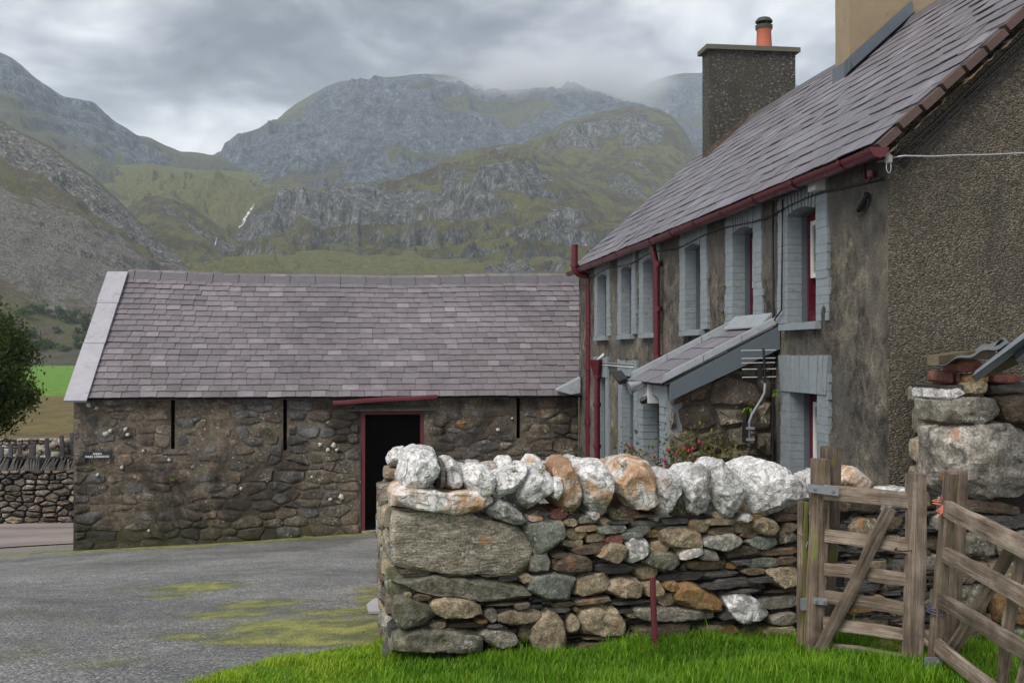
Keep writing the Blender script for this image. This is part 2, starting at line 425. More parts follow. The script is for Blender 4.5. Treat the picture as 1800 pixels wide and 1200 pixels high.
def quartz(name, rusty, grey):
    def fn(t, pos, rnd, nor):
        p = rpos(t, pos, rnd)
        n1 = noi(t, p, 6, 6, .65, .6); n2 = noi(t, p, 30, 5, .65, .3); n3 = noi(t, p, 120, 3, .6)
        v = vor(t, vadd(t, p, nd(t, 'ShaderNodeVectorMath', {0: nd(t, 'ShaderNodeTexNoise', {'Vector': p, 'Scale': 16.0}).outputs[1], 3: .10}, operation='SCALE').outputs[0]), 15, 'DISTANCE_TO_EDGE')
        c = ramp(t, mth(t, 'ADD', mth(t, 'MULTIPLY', n1, .5), mth(t, 'MULTIPLY', n2, .5)),
                 [(.34, (.16, .155, .14)), (.43, (.46, .45, .43)), (.52, (.70, .69, .68)), (.64, (.84, .84, .85))])
        # broken seams are darker than the faces
        c = mixc(t, mth(t, 'MULTIPLY', rng_(t, v, .0, .10, 1, 0), .55), c, (.16, .15, .13))
        n4 = noi(t, p, 8, 6, .7, .8)
        c = mixc(t, mth(t, 'MULTIPLY', rng_(t, n4, .60-grey*.2, .70-grey*.14), .72), c, (.10, .10, .088))
        n5 = noi(t, p, 5.5, 5, .6, .7)
        rr = mth(t, 'ADD', n5, rng_(t, mth(t, 'FRACT', mth(t, 'MULTIPLY', rnd, 91.7)), 0, 1, -.10, .05, False))
        c = mixc(t, mth(t, 'MULTIPLY', rng_(t, rr, .62-rusty*.26, .78-rusty*.2), .8), c, (.46, .25, .095))
        c = mixc(t, mth(t, 'MULTIPLY', rng_(t, rr, .74-rusty*.22, .86-rusty*.2), .6), c, (.20, .085, .03))
        n6 = noi(t, p, 7, 4, .6)
        c = mixc(t, mth(t, 'MULTIPLY', rng_(t, n6, .68, .76), .7), c, (.085, .09, .03))
        c = bright(t, rnd, c, .66, 1.08)
        h = mth(t, 'ADD', mth(t, 'MULTIPLY', n2, .9), mth(t, 'ADD', mth(t, 'MULTIPLY', n3, .35), mth(t, 'MULTIPLY', rng_(t, v, 0, .12), .35)))
        return c, .6, bump(t, h, .5, .02)
    return mat(name, fn)
quartz('quartz', .26, .30); quartz('quartz_rust', 1.25, .3); quartz('quartz_dull', .4, .72); quartz('quartz_orange', 1.25, .45)

def plain(name, col, rough, var=.12, bs=.15, sc=30, spec=.5, metal=0.0, dirt=.25, dirtc=(.05, .045, .035)):
    def fn(t, pos, rnd, nor):
        p = rpos(t, pos, rnd, 11)
        n1 = noi(t, p, sc*.2, 5, .6); n2 = noi(t, p, sc, 5, .6)
        g = rng_(t, mth(t, 'ADD', mth(t, 'MULTIPLY', n1, .5), mth(t, 'MULTIPLY', n2, .5)), .3, .7, 1-var, 1+var, False)
        c = nd(t, 'ShaderNodeVectorMath', {0: col, 3: g}, operation='SCALE').outputs[0]
        n3 = noi(t, p, sc*.45, 6, .7, .5)
        c = mixc(t, mth(t, 'MULTIPLY', rng_(t, n3, .56, .70), dirt), c, dirtc)
        r = rng_(t, n2, .3, .7, max(rough-.1, .05), min(rough+.12, 1), False)
        return c, r, bump(t, n2, bs, .01), {'Metallic': metal, 'Specular IOR Level': spec}
    return mat(name, fn)
plain('paint_blue', (.215, .248, .264), .65, .20, .45, 26, dirt=.4)
plain('paint_slate_and_shade', (.098, .120, .138), .55, .10, .3, 22, dirt=.15)  # slate-blue doors and boards; on reveals and soffits it paints in their shade
plain('paint_red', (.088, .007, .014), .32, .12, .06, 14, dirt=.12)
plain('wood_red', (.115, .018, .026), .6, .2, .2, 20, dirt=.35)
plain('paint_white', (.72, .71, .68), .45, .06, .1, 20, dirt=.12)
plain('plastic_black', (.012, .012, .014), .45, .2, .05, 20, dirt=0)
plain('plastic_grey', (.58, .59, .57), .5, .06, .05, 20, dirt=.1)
plain('metal_silver', (.55, .56, .57), .35, .08, .05, 30, metal=.8, dirt=.1)
plain('metal_zinc', (.23, .25, .27), .55, .15, .1, 30, metal=.35, dirt=.25, dirtc=(.09, .07, .055))
plain('sheet_iron', (.20, .225, .25), .5, .2, .12, 9, metal=.3, dirt=.4, dirtc=(.10, .06, .035))
plain('lead', (.105, .125, .145), .5, .15, .15, 10, dirt=.3, dirtc=(.20, .21, .21))
plain('lead_pale', (.26, .28, .30), .55, .18, .2, 14, dirt=.4, dirtc=(.06, .06, .055))
plain('lichen_white', (.46, .47, .41), .9, .25, .5, 40, dirt=.4)
plain('slate_slab', (.072, .066, .076), .5, .2, .12, 12, dirt=.3)
plain('slate_pale', (.36, .345, .375), .5, .16, .12, 9, dirt=.6, dirtc=(.14, .13, .125))
plain('ridge_clay', (.105, .098, .105), .55, .2, .2, 12, dirt=.5, dirtc=(.04, .038, .036))
plain('verge_clay', (.085, .052, .043), .8, .3, .4, 18, dirt=.65, dirtc=(.03, .027, .022))
plain('clay_pot', (.42, .115, .062), .7, .12, .15, 16, dirt=.15)
plain('cowl', (.035, .05, .035), .7, .3, .2, 30, dirt=.3)
plain('tan_render', (.265, .205, .130), .9, .16, .35, 9, dirt=.45, dirtc=(.13, .10, .07))
plain('cap_concrete', (.11, .105, .075), .9, .25, .5, 20, dirt=.6, dirtc=(.055, .06, .018))
plain('twine_pink', (.62, .20, .145), .8, .12, .2, 80, dirt=0)
plain('twine_blue', (.08, .09, .16), .8, .2, .2, 80, dirt=0)
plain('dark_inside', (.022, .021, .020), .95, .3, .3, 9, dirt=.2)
plain('joint_dark', (.022, .019, .016), .95, .4, .5, 14, dirt=.3)
plain('sign_black', (.014, .018, .024), .5, .1, .05, 20, dirt=.05)
plain('white_letters', (.75, .76, .76), .6, .03, .0, 20, dirt=0)
plain('bark', (.07, .055, .04), .9, .35, .8, 14, dirt=.3)
plain('fuchsia_red', (.45, .012, .05), .5, .2, .1, 60, dirt=0)
plain('stem', (.10, .05, .035), .8, .3, .3, 60, dirt=0)
plain('purlin', (.12, .095, .055), .85, .3, .4, 14, dirt=.4)
plain('hedge_wall', (.13, .12, .10), .95, .4, .8, 3, dirt=.4)
plain('water_white', (.72, .75, .78), .6, .2, .4, .3, dirt=.1)

def f_glass(t, pos, rnd, nor):
    return (.82, .86, .87), .03, None, {'Transmission Weight': 1.0, 'IOR': 1.45}
mat('glass', f_glass)

def wood(name, c0, c1, c2, green=0.0):
    def fn(t, pos, rnd, nor):
        o = t.nodes.new('ShaderNodeTexCoord').outputs['Object']
        p = rpos(t, vmul(t, o, (1, 14, 14)), rnd, 30)
        g1 = noi(t, p, 1.6, 7, .65, .5); g2 = noi(t, vmul(t, p, (1, 4, 4)), 2.4, 5, .7)
        q = rpos(t, o, rnd, 9); n = noi(t, q, 5, 5, .6)
        f = mth(t, 'ADD', mth(t, 'MULTIPLY', g1, .45), mth(t, 'ADD', mth(t, 'MULTIPLY', g2, .30), mth(t, 'MULTIPLY', n, .25)))
        c = ramp(t, f, [(.38, c0), (.49, c1), (.62, c2)])
        # checks open along the grain
        c = mixc(t, mth(t, 'MULTIPLY', rng_(t, g2, .60, .68), .6), c, (.03, .024, .019))
        n2 = noi(t, q, 3.2, 4, .6)
        c = mixc(t, mth(t, 'MULTIPLY', rng_(t, n2, .54, .68), .5), c, (.055, .042, .032))
        if green:
            n3 = noi(t, rpos(t, vmul(t, o, (2, 9, 9)), rnd, 5), 1.6, 4, .6)
            c = mixc(t, mth(t, 'MULTIPLY', rng_(t, n3, .62-green*.3, .75-green*.3), .85), c, (.17, .19, .022))
        c = bright(t, rnd, c, .82, 1.15)
        return c, .88, bump(t, mth(t, 'ADD', g1, mth(t, 'MULTIPLY', g2, .8)), .8, .012)
    return mat(name, fn)
wood('wood_grey', (.040, .027, .019), (.175, .130, .095), (.40, .335, .275))
wood('wood_post', (.035, .024, .017), (.150, .108, .077), (.34, .275, .21), .10)
wood('wood_green', (.06, .055, .03), (.12, .11, .05), (.20, .18, .09), 1.0)

def f_slate(base, spread, sc):
    def fn(t, pos, rnd, nor):
        at = nd(t, 'ShaderNodeAttribute', attribute_name='rnd').outputs['Fac']
        r = mth(t, 'FRACT', mth(t, 'ADD', at, rnd))
        r2 = mth(t, 'FRACT', mth(t, 'MULTIPLY', r, 37.7)); r3 = mth(t, 'FRACT', mth(t, 'MULTIPLY', r, 91.3))
        b = Vector(base)
        c = ramp(t, r2, [(0, tuple(b*(1-spread))), (.45, tuple(b)), (.85, tuple(b*(1+spread*.6))), (.93, tuple(b*(1+spread*1.9))), (1, tuple(b*(1+spread*2.4)))])
        c = mixc(t, mth(t, 'MULTIPLY', r3, .38), c, tuple(x*y for x, y in zip(b, (1.06, .92, .96))))
        p = vadd(t, pos, nd(t, 'ShaderNodeCombineXYZ', {0: mth(t, 'MULTIPLY', r, 30), 1: 0.0, 2: mth(t, 'MULTIPLY', r2, 20)}).outputs[0])
        n1 = noi(t, p, 7*sc, 6, .68, .3); n2 = noi(t, p, 40*sc, 5, .65)
        n0 = noi(t, pos, .55, 5, .6, .4)
        g = rng_(t, mth(t, 'ADD', mth(t, 'MULTIPLY', n1, .6), mth(t, 'MULTIPLY', n2, .4)), .3, .7, .72, 1.26, False)
        c = nd(t, 'ShaderNodeVectorMath', {0: c, 3: g}, operation='SCALE').outputs[0]
        c = nd(t, 'ShaderNodeVectorMath', {0: c, 3: rng_(t, n0, .35, .65, .82, 1.12, False)}, operation='SCALE').outputs[0]
        c = mixc(t, mth(t, 'MULTIPLY', rng_(t, n2, .64, .72), .45), c, (.36, .36, .35))
        c = mixc(t, mth(t, 'MULTIPLY', rng_(t, noi(t, pos, 2.6, 6, .7, .3), .60, .72), .5), c, (.065, .048, .045))
        return c, rng_(t, n1, .3, .7, .42, .68, False), bump(t, mth(t, 'ADD', n1, mth(t, 'MULTIPLY', n2, .5)), .4, .008)
    return fn
mat('slate_barn', f_slate((.165, .149, .158), .20, 1.0))
mat('slate_house', f_slate((.160, .154, .170), .17, .8))

def f_mortar(t, pos, rnd, nor):
    n1 = noi(t, pos, 2.2, 6, .65, .4); n2 = noi(t, pos, 17, 6, .7, .3); n3 = noi(t, pos, 80, 3, .6)
    c = ramp(t, mth(t, 'ADD', mth(t, 'MULTIPLY', n1, .5), mth(t, 'MULTIPLY', n2, .5)), [(.3, (.045, .037, .030)), (.46, (.115, .095, .072)), (.58, (.19, .16, .12)), (.72, (.29, .25, .195))])
    n4 = noi(t, pos, 1.1, 5, .65, .5)
    c = mixc(t, mth(t, 'MULTIPLY', rng_(t, n4, .50, .66), .65), c, (.03, .023, .017))
    c = mixc(t, mth(t, 'MULTIPLY', rng_(t, noi(t, pos, 24, 3, .5), .665, .70), .9), c, (.50, .50, .44))
    c = stained(t, pos, c)
    # damp moss climbs the foot of the wall
    z = zof(t, pos); f = mth(t, 'ADD', rng_(t, z, -.2, .9, .62, .0, False), mth(t, 'MULTIPLY', n1, .55))
    c = mixc(t, mth(t, 'MULTIPLY', rng_(t, f, .52, .78), .7), c, (.045, .047, .014))
    h = mth(t, 'ADD', n2, mth(t, 'MULTIPLY', n3, .45))
    return c, .95, bump(t, h, .9, .03)
mat('mortar', f_mortar)

def f_render(t, pos, rnd, nor):
    s = vmul(t, pos, (1, 1, .8))
    n1 = noi(t, pos, 1.5, 6, .62, .6); n2 = noi(t, s, 7, 6, .68, .5); n3 = noi(t, pos, 45, 5, .7)
    f = mth(t, 'ADD', mth(t, 'MULTIPLY', n1, .36), mth(t, 'ADD', mth(t, 'MULTIPLY', n2, .42), mth(t, 'MULTIPLY', n3, .22)))
    c = ramp(t, f, [(.41, (.024, .021, .018)), (.46, (.066, .058, .047)), (.51, (.118, .103, .082)), (.56, (.195, .168, .126)), (.62, (.33, .29, .23))])
    # repair patches of greyer cement, flaked at their edges
    v = nd(t, 'ShaderNodeTexVoronoi', {'Vector': vadd(t, pos, nd(t, 'ShaderNodeVectorMath', {0: nd(t, 'ShaderNodeTexNoise', {'Vector': pos, 'Scale': 5.0, 'Detail': 5.0}).outputs[1], 3: .5}, operation='SCALE').outputs[0]), 'Scale': 1.6}).outputs['Color']
    pr = nd(t, 'ShaderNodeSeparateColor', {0: v}).outputs[0]
    c = mixc(t, mth(t, 'MULTIPLY', rng_(t, pr, .62, .66), .55), c, (.115, .108, .098))
    c = mixc(t, mth(t, 'MULTIPLY', rng_(t, pr, .22, .18), .35), c, (.185, .165, .13))
    c = mixc(t, mth(t, 'MULTIPLY', rng_(t, noi(t, vmul(t, pos, (3, 3, .35)), 3.1, 5, .65), .58, .74), .35), c, (.05, .045, .037))
    h = mth(t, 'ADD', mth(t, 'MULTIPLY', n2, .8), mth(t, 'ADD', mth(t, 'MULTIPLY', n3, .6), mth(t, 'MULTIPLY', rng_(t, pr, .60, .66), .5)))
    return c, .93, bump(t, h, 1.0, .05)
mat('render_flaked', f_render)
def dash(name, scale, stops, big=.25, tint=(.06, .05, .035)):
    def fn(t, pos, rnd, nor):
        p = vmul(t, pos, (1, 1, 1.5))
        vc = nd(t, 'ShaderNodeTexVoronoi', {'Vector': p, 'Scale': scale}); vd = vc.outputs['Distance']
        r = nd(t, 'ShaderNodeSeparateColor', {0: vc.outputs['Color']}).outputs[0]
        c = ramp(t, r, stops)
        c = mixc(t, mth(t, 'MULTIPLY', rng_(t, vd, .35, .8), .7), c, (.045, .04, .032))
        n1 = noi(t, pos, 1.1, 6, .65, .4); n2 = noi(t, vmul(t, pos, (2, 2, .4)), 2.2, 5, .65, .3)
        c = mixc(t, mth(t, 'MULTIPLY', rng_(t, n1, .42, .70), big*1.6), c, tint)
        c = mixc(t, mth(t, 'MULTIPLY', rng_(t, n2, .50, .70), big*1.3), c, (.032, .030, .026))
        h = mth(t, 'SUBTRACT', 1.0, vd)
        return c, .85, bump(t, mth(t, 'ADD', h, mth(t, 'MULTIPLY', noi(t, pos, 9, 5, .6), .8)), 1.0, .025)
    return mat(name, fn)
dash('pebbledash', 62, [(.0, (.065, .057, .044)), (.3, (.115, .10, .075)), (.6, (.175, .150, .108)), (.85, (.25, .205, .14)), (.98, (.37, .30, .21))], .30, (.07, .062, .046))
dash('roughcast', 42, [(.0, (.030, .028, .025)), (.5, (.062, .058, .05)), (.80, (.10, .092, .08)), (.91, (.17, .16, .145)), (.98, (.36, .35, .32))], .45, (.06, .055, .035))

def f_yard(t, pos, rnd, nor):
    n1 = noi(t, pos, .42, 6, .6, .5); n2 = noi(t, pos, 3.5, 6, .65, .3); n3 = noi(t, pos, 46, 4, .7)
    vc = nd(t, 'ShaderNodeTexVoronoi', {'Vector': pos, 'Scale': 52.0}); r = nd(t, 'ShaderNodeSeparateColor', {0: vc.outputs['Color']}).outputs[0]
    c = ramp(t, r, [(0, (.075, .075, .074)), (.4, (.135, .135, .132)), (.75, (.195, .194, .188)), (.95, (.27, .265, .255)), (1, (.38, .37, .35))])
    c = nd(t, 'ShaderNodeVectorMath', {0: c, 3: rng_(t, mth(t, 'ADD', mth(t, 'MULTIPLY', n1, .6), mth(t, 'MULTIPLY', n2, .4)), .34, .66, .60, 1.55, False)}, operation='SCALE').outputs[0]
    # worn pale tracks and sandy grit
    n4 = noi(t, vmul(t, pos, (.5, 1.6, 1)), .8, 6, .65, .5)
    c = mixc(t, mth(t, 'MULTIPLY', rng_(t, n4, .52, .70), .45), c, (.29, .28, .25))
    n6 = noi(t, vadd(t, pos, (4, 8, 0)), .9, 6, .7, .4)
    c = mixc(t, mth(t, 'MULTIPLY', rng_(t, n6, .52, .68), .5), c, (.11, .11, .055))
    at = lambda k: nd(t, 'ShaderNodeAttribute', attribute_name=k).outputs['Fac']
    grit = mth(t, 'MULTIPLY', at('grit'), rng_(t, mth(t, 'ADD', mth(t, 'MULTIPLY', n2, .6), mth(t, 'MULTIPLY', n3, .4)), .34, .60))
    c = mixc(t, mth(t, 'MULTIPLY', grit, .75), c, (.29, .25, .185))
    n5 = noi(t, pos, 8.5, 8, .78, .3)
    mo = rng_(t, mth(t, 'ADD', mth(t, 'MULTIPLY', at('moss'), .62), mth(t, 'MULTIPLY', mth(t, 'ADD', mth(t, 'MULTIPLY', n5, .55), mth(t, 'MULTIPLY', n3, .45)), 1.0)), .66, .86)
    mc = ramp(t, n2, [(.38, (.10, .12, .012)), (.5, (.22, .23, .02)), (.62, (.36, .345, .04))])
    c = mixc(t, mth(t, 'MULTIPLY', mo, .75), c, mc)
    rough = rng_(t, n1, .40, .62, .50, .8, False)
    h = mth(t, 'ADD', mth(t, 'MULTIPLY', vc.outputs['Distance'], -.8), mth(t, 'ADD', n3, mth(t, 'MULTIPLY', mo, .5)))
    return c, rough, bump(t, h, .8, .02)
mat('yard_tarmac', f_yard)
def f_road(t, pos, rnd, nor):
    n1 = noi(t, vmul(t, pos, (.25, 1.3, 1)), 1.2, 6, .6, .3); n3 = noi(t, pos, 50, 4, .7)
    c = ramp(t, n1, [(.32, (.17, .15, .145)), (.5, (.27, .225, .205)), (.68, (.34, .30, .28))])
    c = nd(t, 'ShaderNodeVectorMath', {0: c, 3: rng_(t, n3, .3, .7, .8, 1.2, False)}, operation='SCALE').outputs[0]
    return c, .75, bump(t, n3, .5, .01)
mat('road_tarmac', f_road)
def f_field(t, pos, rnd, nor):
    sp = nd(t, 'ShaderNodeSeparateXYZ', {0: pos}); y = sp.outputs[1]
    q = vmul(t, pos, (1, .35, 1))
    n1 = noi(t, q, .09, 6, .65, .6); n2 = noi(t, q, .7, 6, .7, .3); n3 = noi(t, q, 6, 4, .7)
    rush = ramp(t, mth(t, 'ADD', mth(t, 'MULTIPLY', n2, .6), mth(t, 'MULTIPLY', n3, .4)), [(.32, (.055, .038, .012)), (.5, (.135, .098, .028)), (.68, (.22, .185, .055))])
    grs = ramp(t, n2, [(.35, (.075, .18, .010)), (.65, (.14, .29, .02))])
    # grazed green pasture lies beyond the rushes, with a few green strips among them
    yy = mth(t, 'ADD', y, mth(t, 'MULTIPLY', mth(t, 'SUBTRACT', n1, .5), 30))
    far = rng_(t, yy, 158, 172)
    f = mth(t, 'MAXIMUM', far, rng_(t, n1, .585, .625))
    c = mixc(t, f, rush, grs)
    return c, .95, bump(t, mth(t, 'ADD', n2, n3), .8, .3)
mat('field_grass', f_field)
def f_blade(c0, c1, c2):
    def fn(t, pos, rnd, nor):
        at = nd(t, 'ShaderNodeAttribute', attribute_name='rnd').outputs['Fac']
        n = noi(t, pos, 1.7, 4, .6)
        c = ramp(t, mth(t, 'ADD', mth(t, 'MULTIPLY', at, .6), mth(t, 'MULTIPLY', n, .4)), [(.2, c0), (.5, c1), (.80, c2), (.97, tuple(x*.5+y for x, y in zip(c2, (.16, .08, .05))))])
        return c, .55, None, {'Subsurface Weight': 0.0, 'Specular IOR Level': .3}
    return fn
def leaf_mat(name, c0, c1, c2, tr=.35):
    m = mat(name, f_blade(c0, c1, c2)); t = m.node_tree
    p = next(n for n in t.nodes if n.type == 'BSDF_PRINCIPLED'); o = next(n for n in t.nodes if n.type == 'OUTPUT_MATERIAL')
    src = p.inputs['Base Color'].links[0].from_socket
    tl = nd(t, 'ShaderNodeBsdfTranslucent', {'Color': mixc(t, .5, src, (.16, .22, .02), 'MIX')})
    t.links.new(nd(t, 'ShaderNodeMixShader', {0: tr, 1: p.outputs[0], 2: tl.outputs[0]}).outputs[0], o.inputs[0])
leaf_mat('grass', (.045, .125, .004), (.135, .310, .008), (.36, .47, .03))
leaf_mat('tree_leaf', (.012, .028, .006), (.038, .072, .013), (.15, .19, .03), .35)
leaf_mat('bush_leaf', (.012, .026, .012), (.028, .05, .02), (.06, .085, .03), .2)
leaf_mat('fuchsia_leaf', (.07, .055, .018), (.12, .115, .034), (.22, .20, .065), .3)
leaf_mat('fern_leaf', (.05, .09, .012), (.09, .16, .02), (.16, .24, .04), .3)
leaf_mat('pebble', (.06, .06, .062), (.14, .14, .14), (.30, .29, .27), 0.0)
leaf_mat('sedum', (.10, .11, .03), (.20, .19, .10), (.34, .30, .24), .1)

def hill_mat(name, rock, grass, brown, scale, steep, grassy, scree=None, streak=2.0, con=1.0):
    def fn(t, pos, rnd, nor):
        p = vmul(t, pos, (scale, scale, scale))
        nz = zof(t, nor)
        n1 = noi(t, p, 4.0, 8, .62, .5); n2 = noi(t, p, 17, 7, .68, .4)
        st = vmul(t, p, (1, 1, 1/streak)); n3 = noi(t, st, 42, 6, .72, .12); n4 = noi(t, st, 130, 5, .7, .05)
        f = mth(t, 'ADD', nz, mth(t, 'ADD', mth(t, 'MULTIPLY', mth(t, 'SUBTRACT', n2, .5), 1.15), mth(t, 'MULTIPLY', mth(t, 'SUBTRACT', n3, .5), .55)))
        f = mth(t, 'SUBTRACT', f, mth(t, 'MULTIPLY', mth(t, 'SUBTRACT', nd(t, 'ShaderNodeAttribute', attribute_name='rock').outputs['Fac'], .42), .75))
        fr = rng_(t, f, steep-.07, steep+.07, 1, 0)
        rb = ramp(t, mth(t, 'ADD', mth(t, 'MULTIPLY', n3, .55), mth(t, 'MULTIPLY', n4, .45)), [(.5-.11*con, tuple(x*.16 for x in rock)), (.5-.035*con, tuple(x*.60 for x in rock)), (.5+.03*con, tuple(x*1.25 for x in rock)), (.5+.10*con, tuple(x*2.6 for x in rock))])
        rb = nd(t, 'ShaderNodeVectorMath', {0: rb, 3: rng_(t, n2, .36, .64, .55, 1.5, False)}, operation='SCALE').outputs[0]
        gb = mixc(t, rng_(t, mth(t, 'ADD', mth(t, 'MULTIPLY', n1, .55), mth(t, 'MULTIPLY', n2, .45)), grassy-.07, grassy+.07), brown, grass)
        gb = nd(t, 'ShaderNodeVectorMath', {0: gb, 3: rng_(t, mth(t, 'ADD', mth(t, 'MULTIPLY', n3, .6), mth(t, 'MULTIPLY', n4, .4)), .32, .66, .55, 1.38, False)}, operation='SCALE').outputs[0]
        if scree:
            at = nd(t, 'ShaderNodeAttribute', attribute_name='scree').outputs['Fac']
            n5 = noi(t, vmul(t, p, (1, 1, 1)), 9, 7, .68, .8)
            sc = ramp(t, mth(t, 'ADD', mth(t, 'MULTIPLY', n4, .65), mth(t, 'MULTIPLY', n3, .35)), [(.41, tuple(x*.38 for x in scree)), (.5, scree), (.58, tuple(x*1.75 for x in scree))])
            k = rng_(t, mth(t, 'ADD', at, mth(t, 'MULTIPLY', mth(t, 'SUBTRACT', n5, .5), 2.2)), .42, .56)
            gb = mixc(t, mth(t, 'MULTIPLY', k, .92), gb, sc)
        c = mixc(t, fr, gb, rb)
        h = mth(t, 'ADD', mth(t, 'MULTIPLY', n3, 1.0), mth(t, 'MULTIPLY', n4, .5))
        return c, .95, bump(t, h, 1.0, 16.0*fr_k)
    return mat(name, fn)
fr_k = 1.0
hill_mat('hill_far', (.140, .156, .198), (.145, .158, .072), (.14, .132, .095), .0022, .83, .52, streak=4.0, con=1.7)  # rock blued so its colour carries some of the distance haze
hill_mat('hill_mid', (.205, .200, .206), (.222, .215, .074), (.130, .098, .066), .0040, .77, .50, streak=2.2, con=1.2)
hill_mat('hill_green', (.21, .205, .20), (.25, .238, .08), (.19, .155, .08), .0042, .68, .42, streak=2.2)
hill_mat('hill_scree', (.29, .268, .255), (.215, .20, .068), (.19, .135, .10), .0075, .74, .50, scree=(.31, .275, .26), streak=1.6)
# ------------------------------------------------------------------ terrain
def g(x, y):
    """height of the ground near the farm"""
    x = np.asarray(x, float); y = np.asarray(y, float)
    b = np.interp(y, [-20, 0, 6, 7.1, 12.5, 21.4, 23, 28, 45, 75, 120, 200, 600, 720], [2.0, 1.75, 1.52, 1.45, .88, -.03, -.22, -.62, -1.3, -2.0, -2.3, -2.6, -3, -3])
    b = b+.038*np.clip(x, -8, 3)*sstep(y, 12, 20)*(1-sstep(y, 23, 30))
    b = b+(np.maximum(b, .98)-b)*sstep(x, .35, .8)*sstep(y, 8.0, 8.4)*(1-sstep(y, 12.2, 12.9))
    b = b+(np.maximum(b, .75)-b)*sstep(x, 2.2, 3.2)*sstep(y, 8.0, 8.4)*(1-sstep(y, 21.2, 22.5))
    return b+.012*np.sin(x*1.3+y*.7)*sstep(y, 4, 9)
def gz(x, y): return float(g(np.array([x]), np.array([y]))[0])

def on_ground(px, py):
    lo, hi = 3.0, 40.0
    for _ in range(30):
        y = (lo+hi)/2; p = atY(px, py, y)
        if p.z > gz(p.x, y): lo = y
        else: hi = y
    return atY(px, py, lo)
def blob(X, Y, pts, rad):
    r = np.zeros(len(X))
    for px, py, rx, k in pts:
        # where the photograph shows it, laid on the sloping yard
        p = on_ground(px, py); r = np.maximum(r, k*np.exp(-(((X-p.x)/rx)**2+((Y-p.y)/(rx*rad))**2)))
    return r
def build_ground():
    us = np.concatenate([np.linspace(-30, -6.2, 30), np.arange(-6, 1.2, .09), np.linspace(1.3, 12, 50), np.linspace(13, 30, 12)])
    vs_ = np.concatenate([np.linspace(-8, 5.6, 14), np.arange(5.8, 14, .09), np.arange(14, 27.01, .2)])
    def fn(X, Y):
        z = g(X, Y)+.02*fbm(np.stack([X*.6, Y*.6, X*0], 1), 3, .5, 5)+.004*fbm(np.stack([X*6, Y*6, X*0], 1), 2, .5, 8)
        return np.stack([X, Y, z], 1)
    P, F, _ = grid(us, vs_, fn)
    X, Y = P[:, 0], P[:, 1]
    m = blob(X, Y, [(665, 1115, .50, 1.35), (620, 1108, .6, 1.25), (560, 1122, .5, 1.1), (520, 1100, .6, 1.05), (440, 1125, .45, .8), (400, 1080, .55, .66), (350, 1030, .65, .74), (460, 1060, .5, .78), (330, 1120, .3, .75), (600, 1075, .4, .7), (300, 1045, .4, .6),
                        (500, 1120, .3, .9), (540, 1075, .3, .65), (180, 1165, .5, .42), (60, 1150, .4, .38), (670, 1060, .2, .7), (300, 1120, .35, .4)], .8)
    m = np.maximum(m, 1.2*np.exp(-((Y-21.15)/.38)**2)*(X > -5.7)*(X < .2)); m = np.maximum(m, .7*np.exp(-((Y-21.2)/.3)**2)*(X <= -5.7))
    m = np.maximum(m, .5*np.exp(-((X-.0)/.25)**2)*(Y > 7)*(Y < 12))
    gr = blob(X, Y, [(480, 1058, .35, .55), (600, 1040, .5, .35), (450, 1045, .3, .5), (540, 1050, .4, .5), (110, 960, .8, .3)], .5)
    gr = np.maximum(gr, .95*sstep(Y, 21.6, 22.2)*(1-sstep(Y, 23.3, 24.0))*(X < -5.6))
    o = mesh('ground', P, F, M['yard_tarmac'], None, True, None, {'moss': ('POINT', m), 'grit': ('POINT', gr)}); o['kind'] = 'structure'
    # farm road beyond the barn
    us = np.linspace(-30, -5.6, 40); vs_ = np.linspace(23.7, 28.2, 18)
    P, F, _ = grid(us, vs_, lambda X, Y: np.stack([X, Y+.25*np.sin(X*.3), g(X, Y+.25*np.sin(X*.3))+.035], 1))
    o = mesh('road', P, F, M['road_tarmac'], None, True); o['kind'] = 'structure'
    # valley floor
    us = np.sign(np.linspace(-1, 1, 130))*np.abs(np.linspace(-1, 1, 130))**2.2*900; vs_ = 27+(np.linspace(0, 1, 150)**2.2)*760
    def ff(X, Y):
        z = g(X, Y)+sstep(Y, 30, 60)*.35*fbm(np.stack([X*.12, Y*.12, X*0], 1), 4, .55, 3)+sstep(Y, 60, 200)*1.0*fbm(np.stack([X*.02, Y*.02, X*0], 1), 3, .5, 31)
        return np.stack([X, Y, z], 1)
    P, F, _ = grid(us, vs_, ff)
    o = mesh('field', P, F, M['field_grass'], None, True); o['kind'] = 'structure'
build_ground()

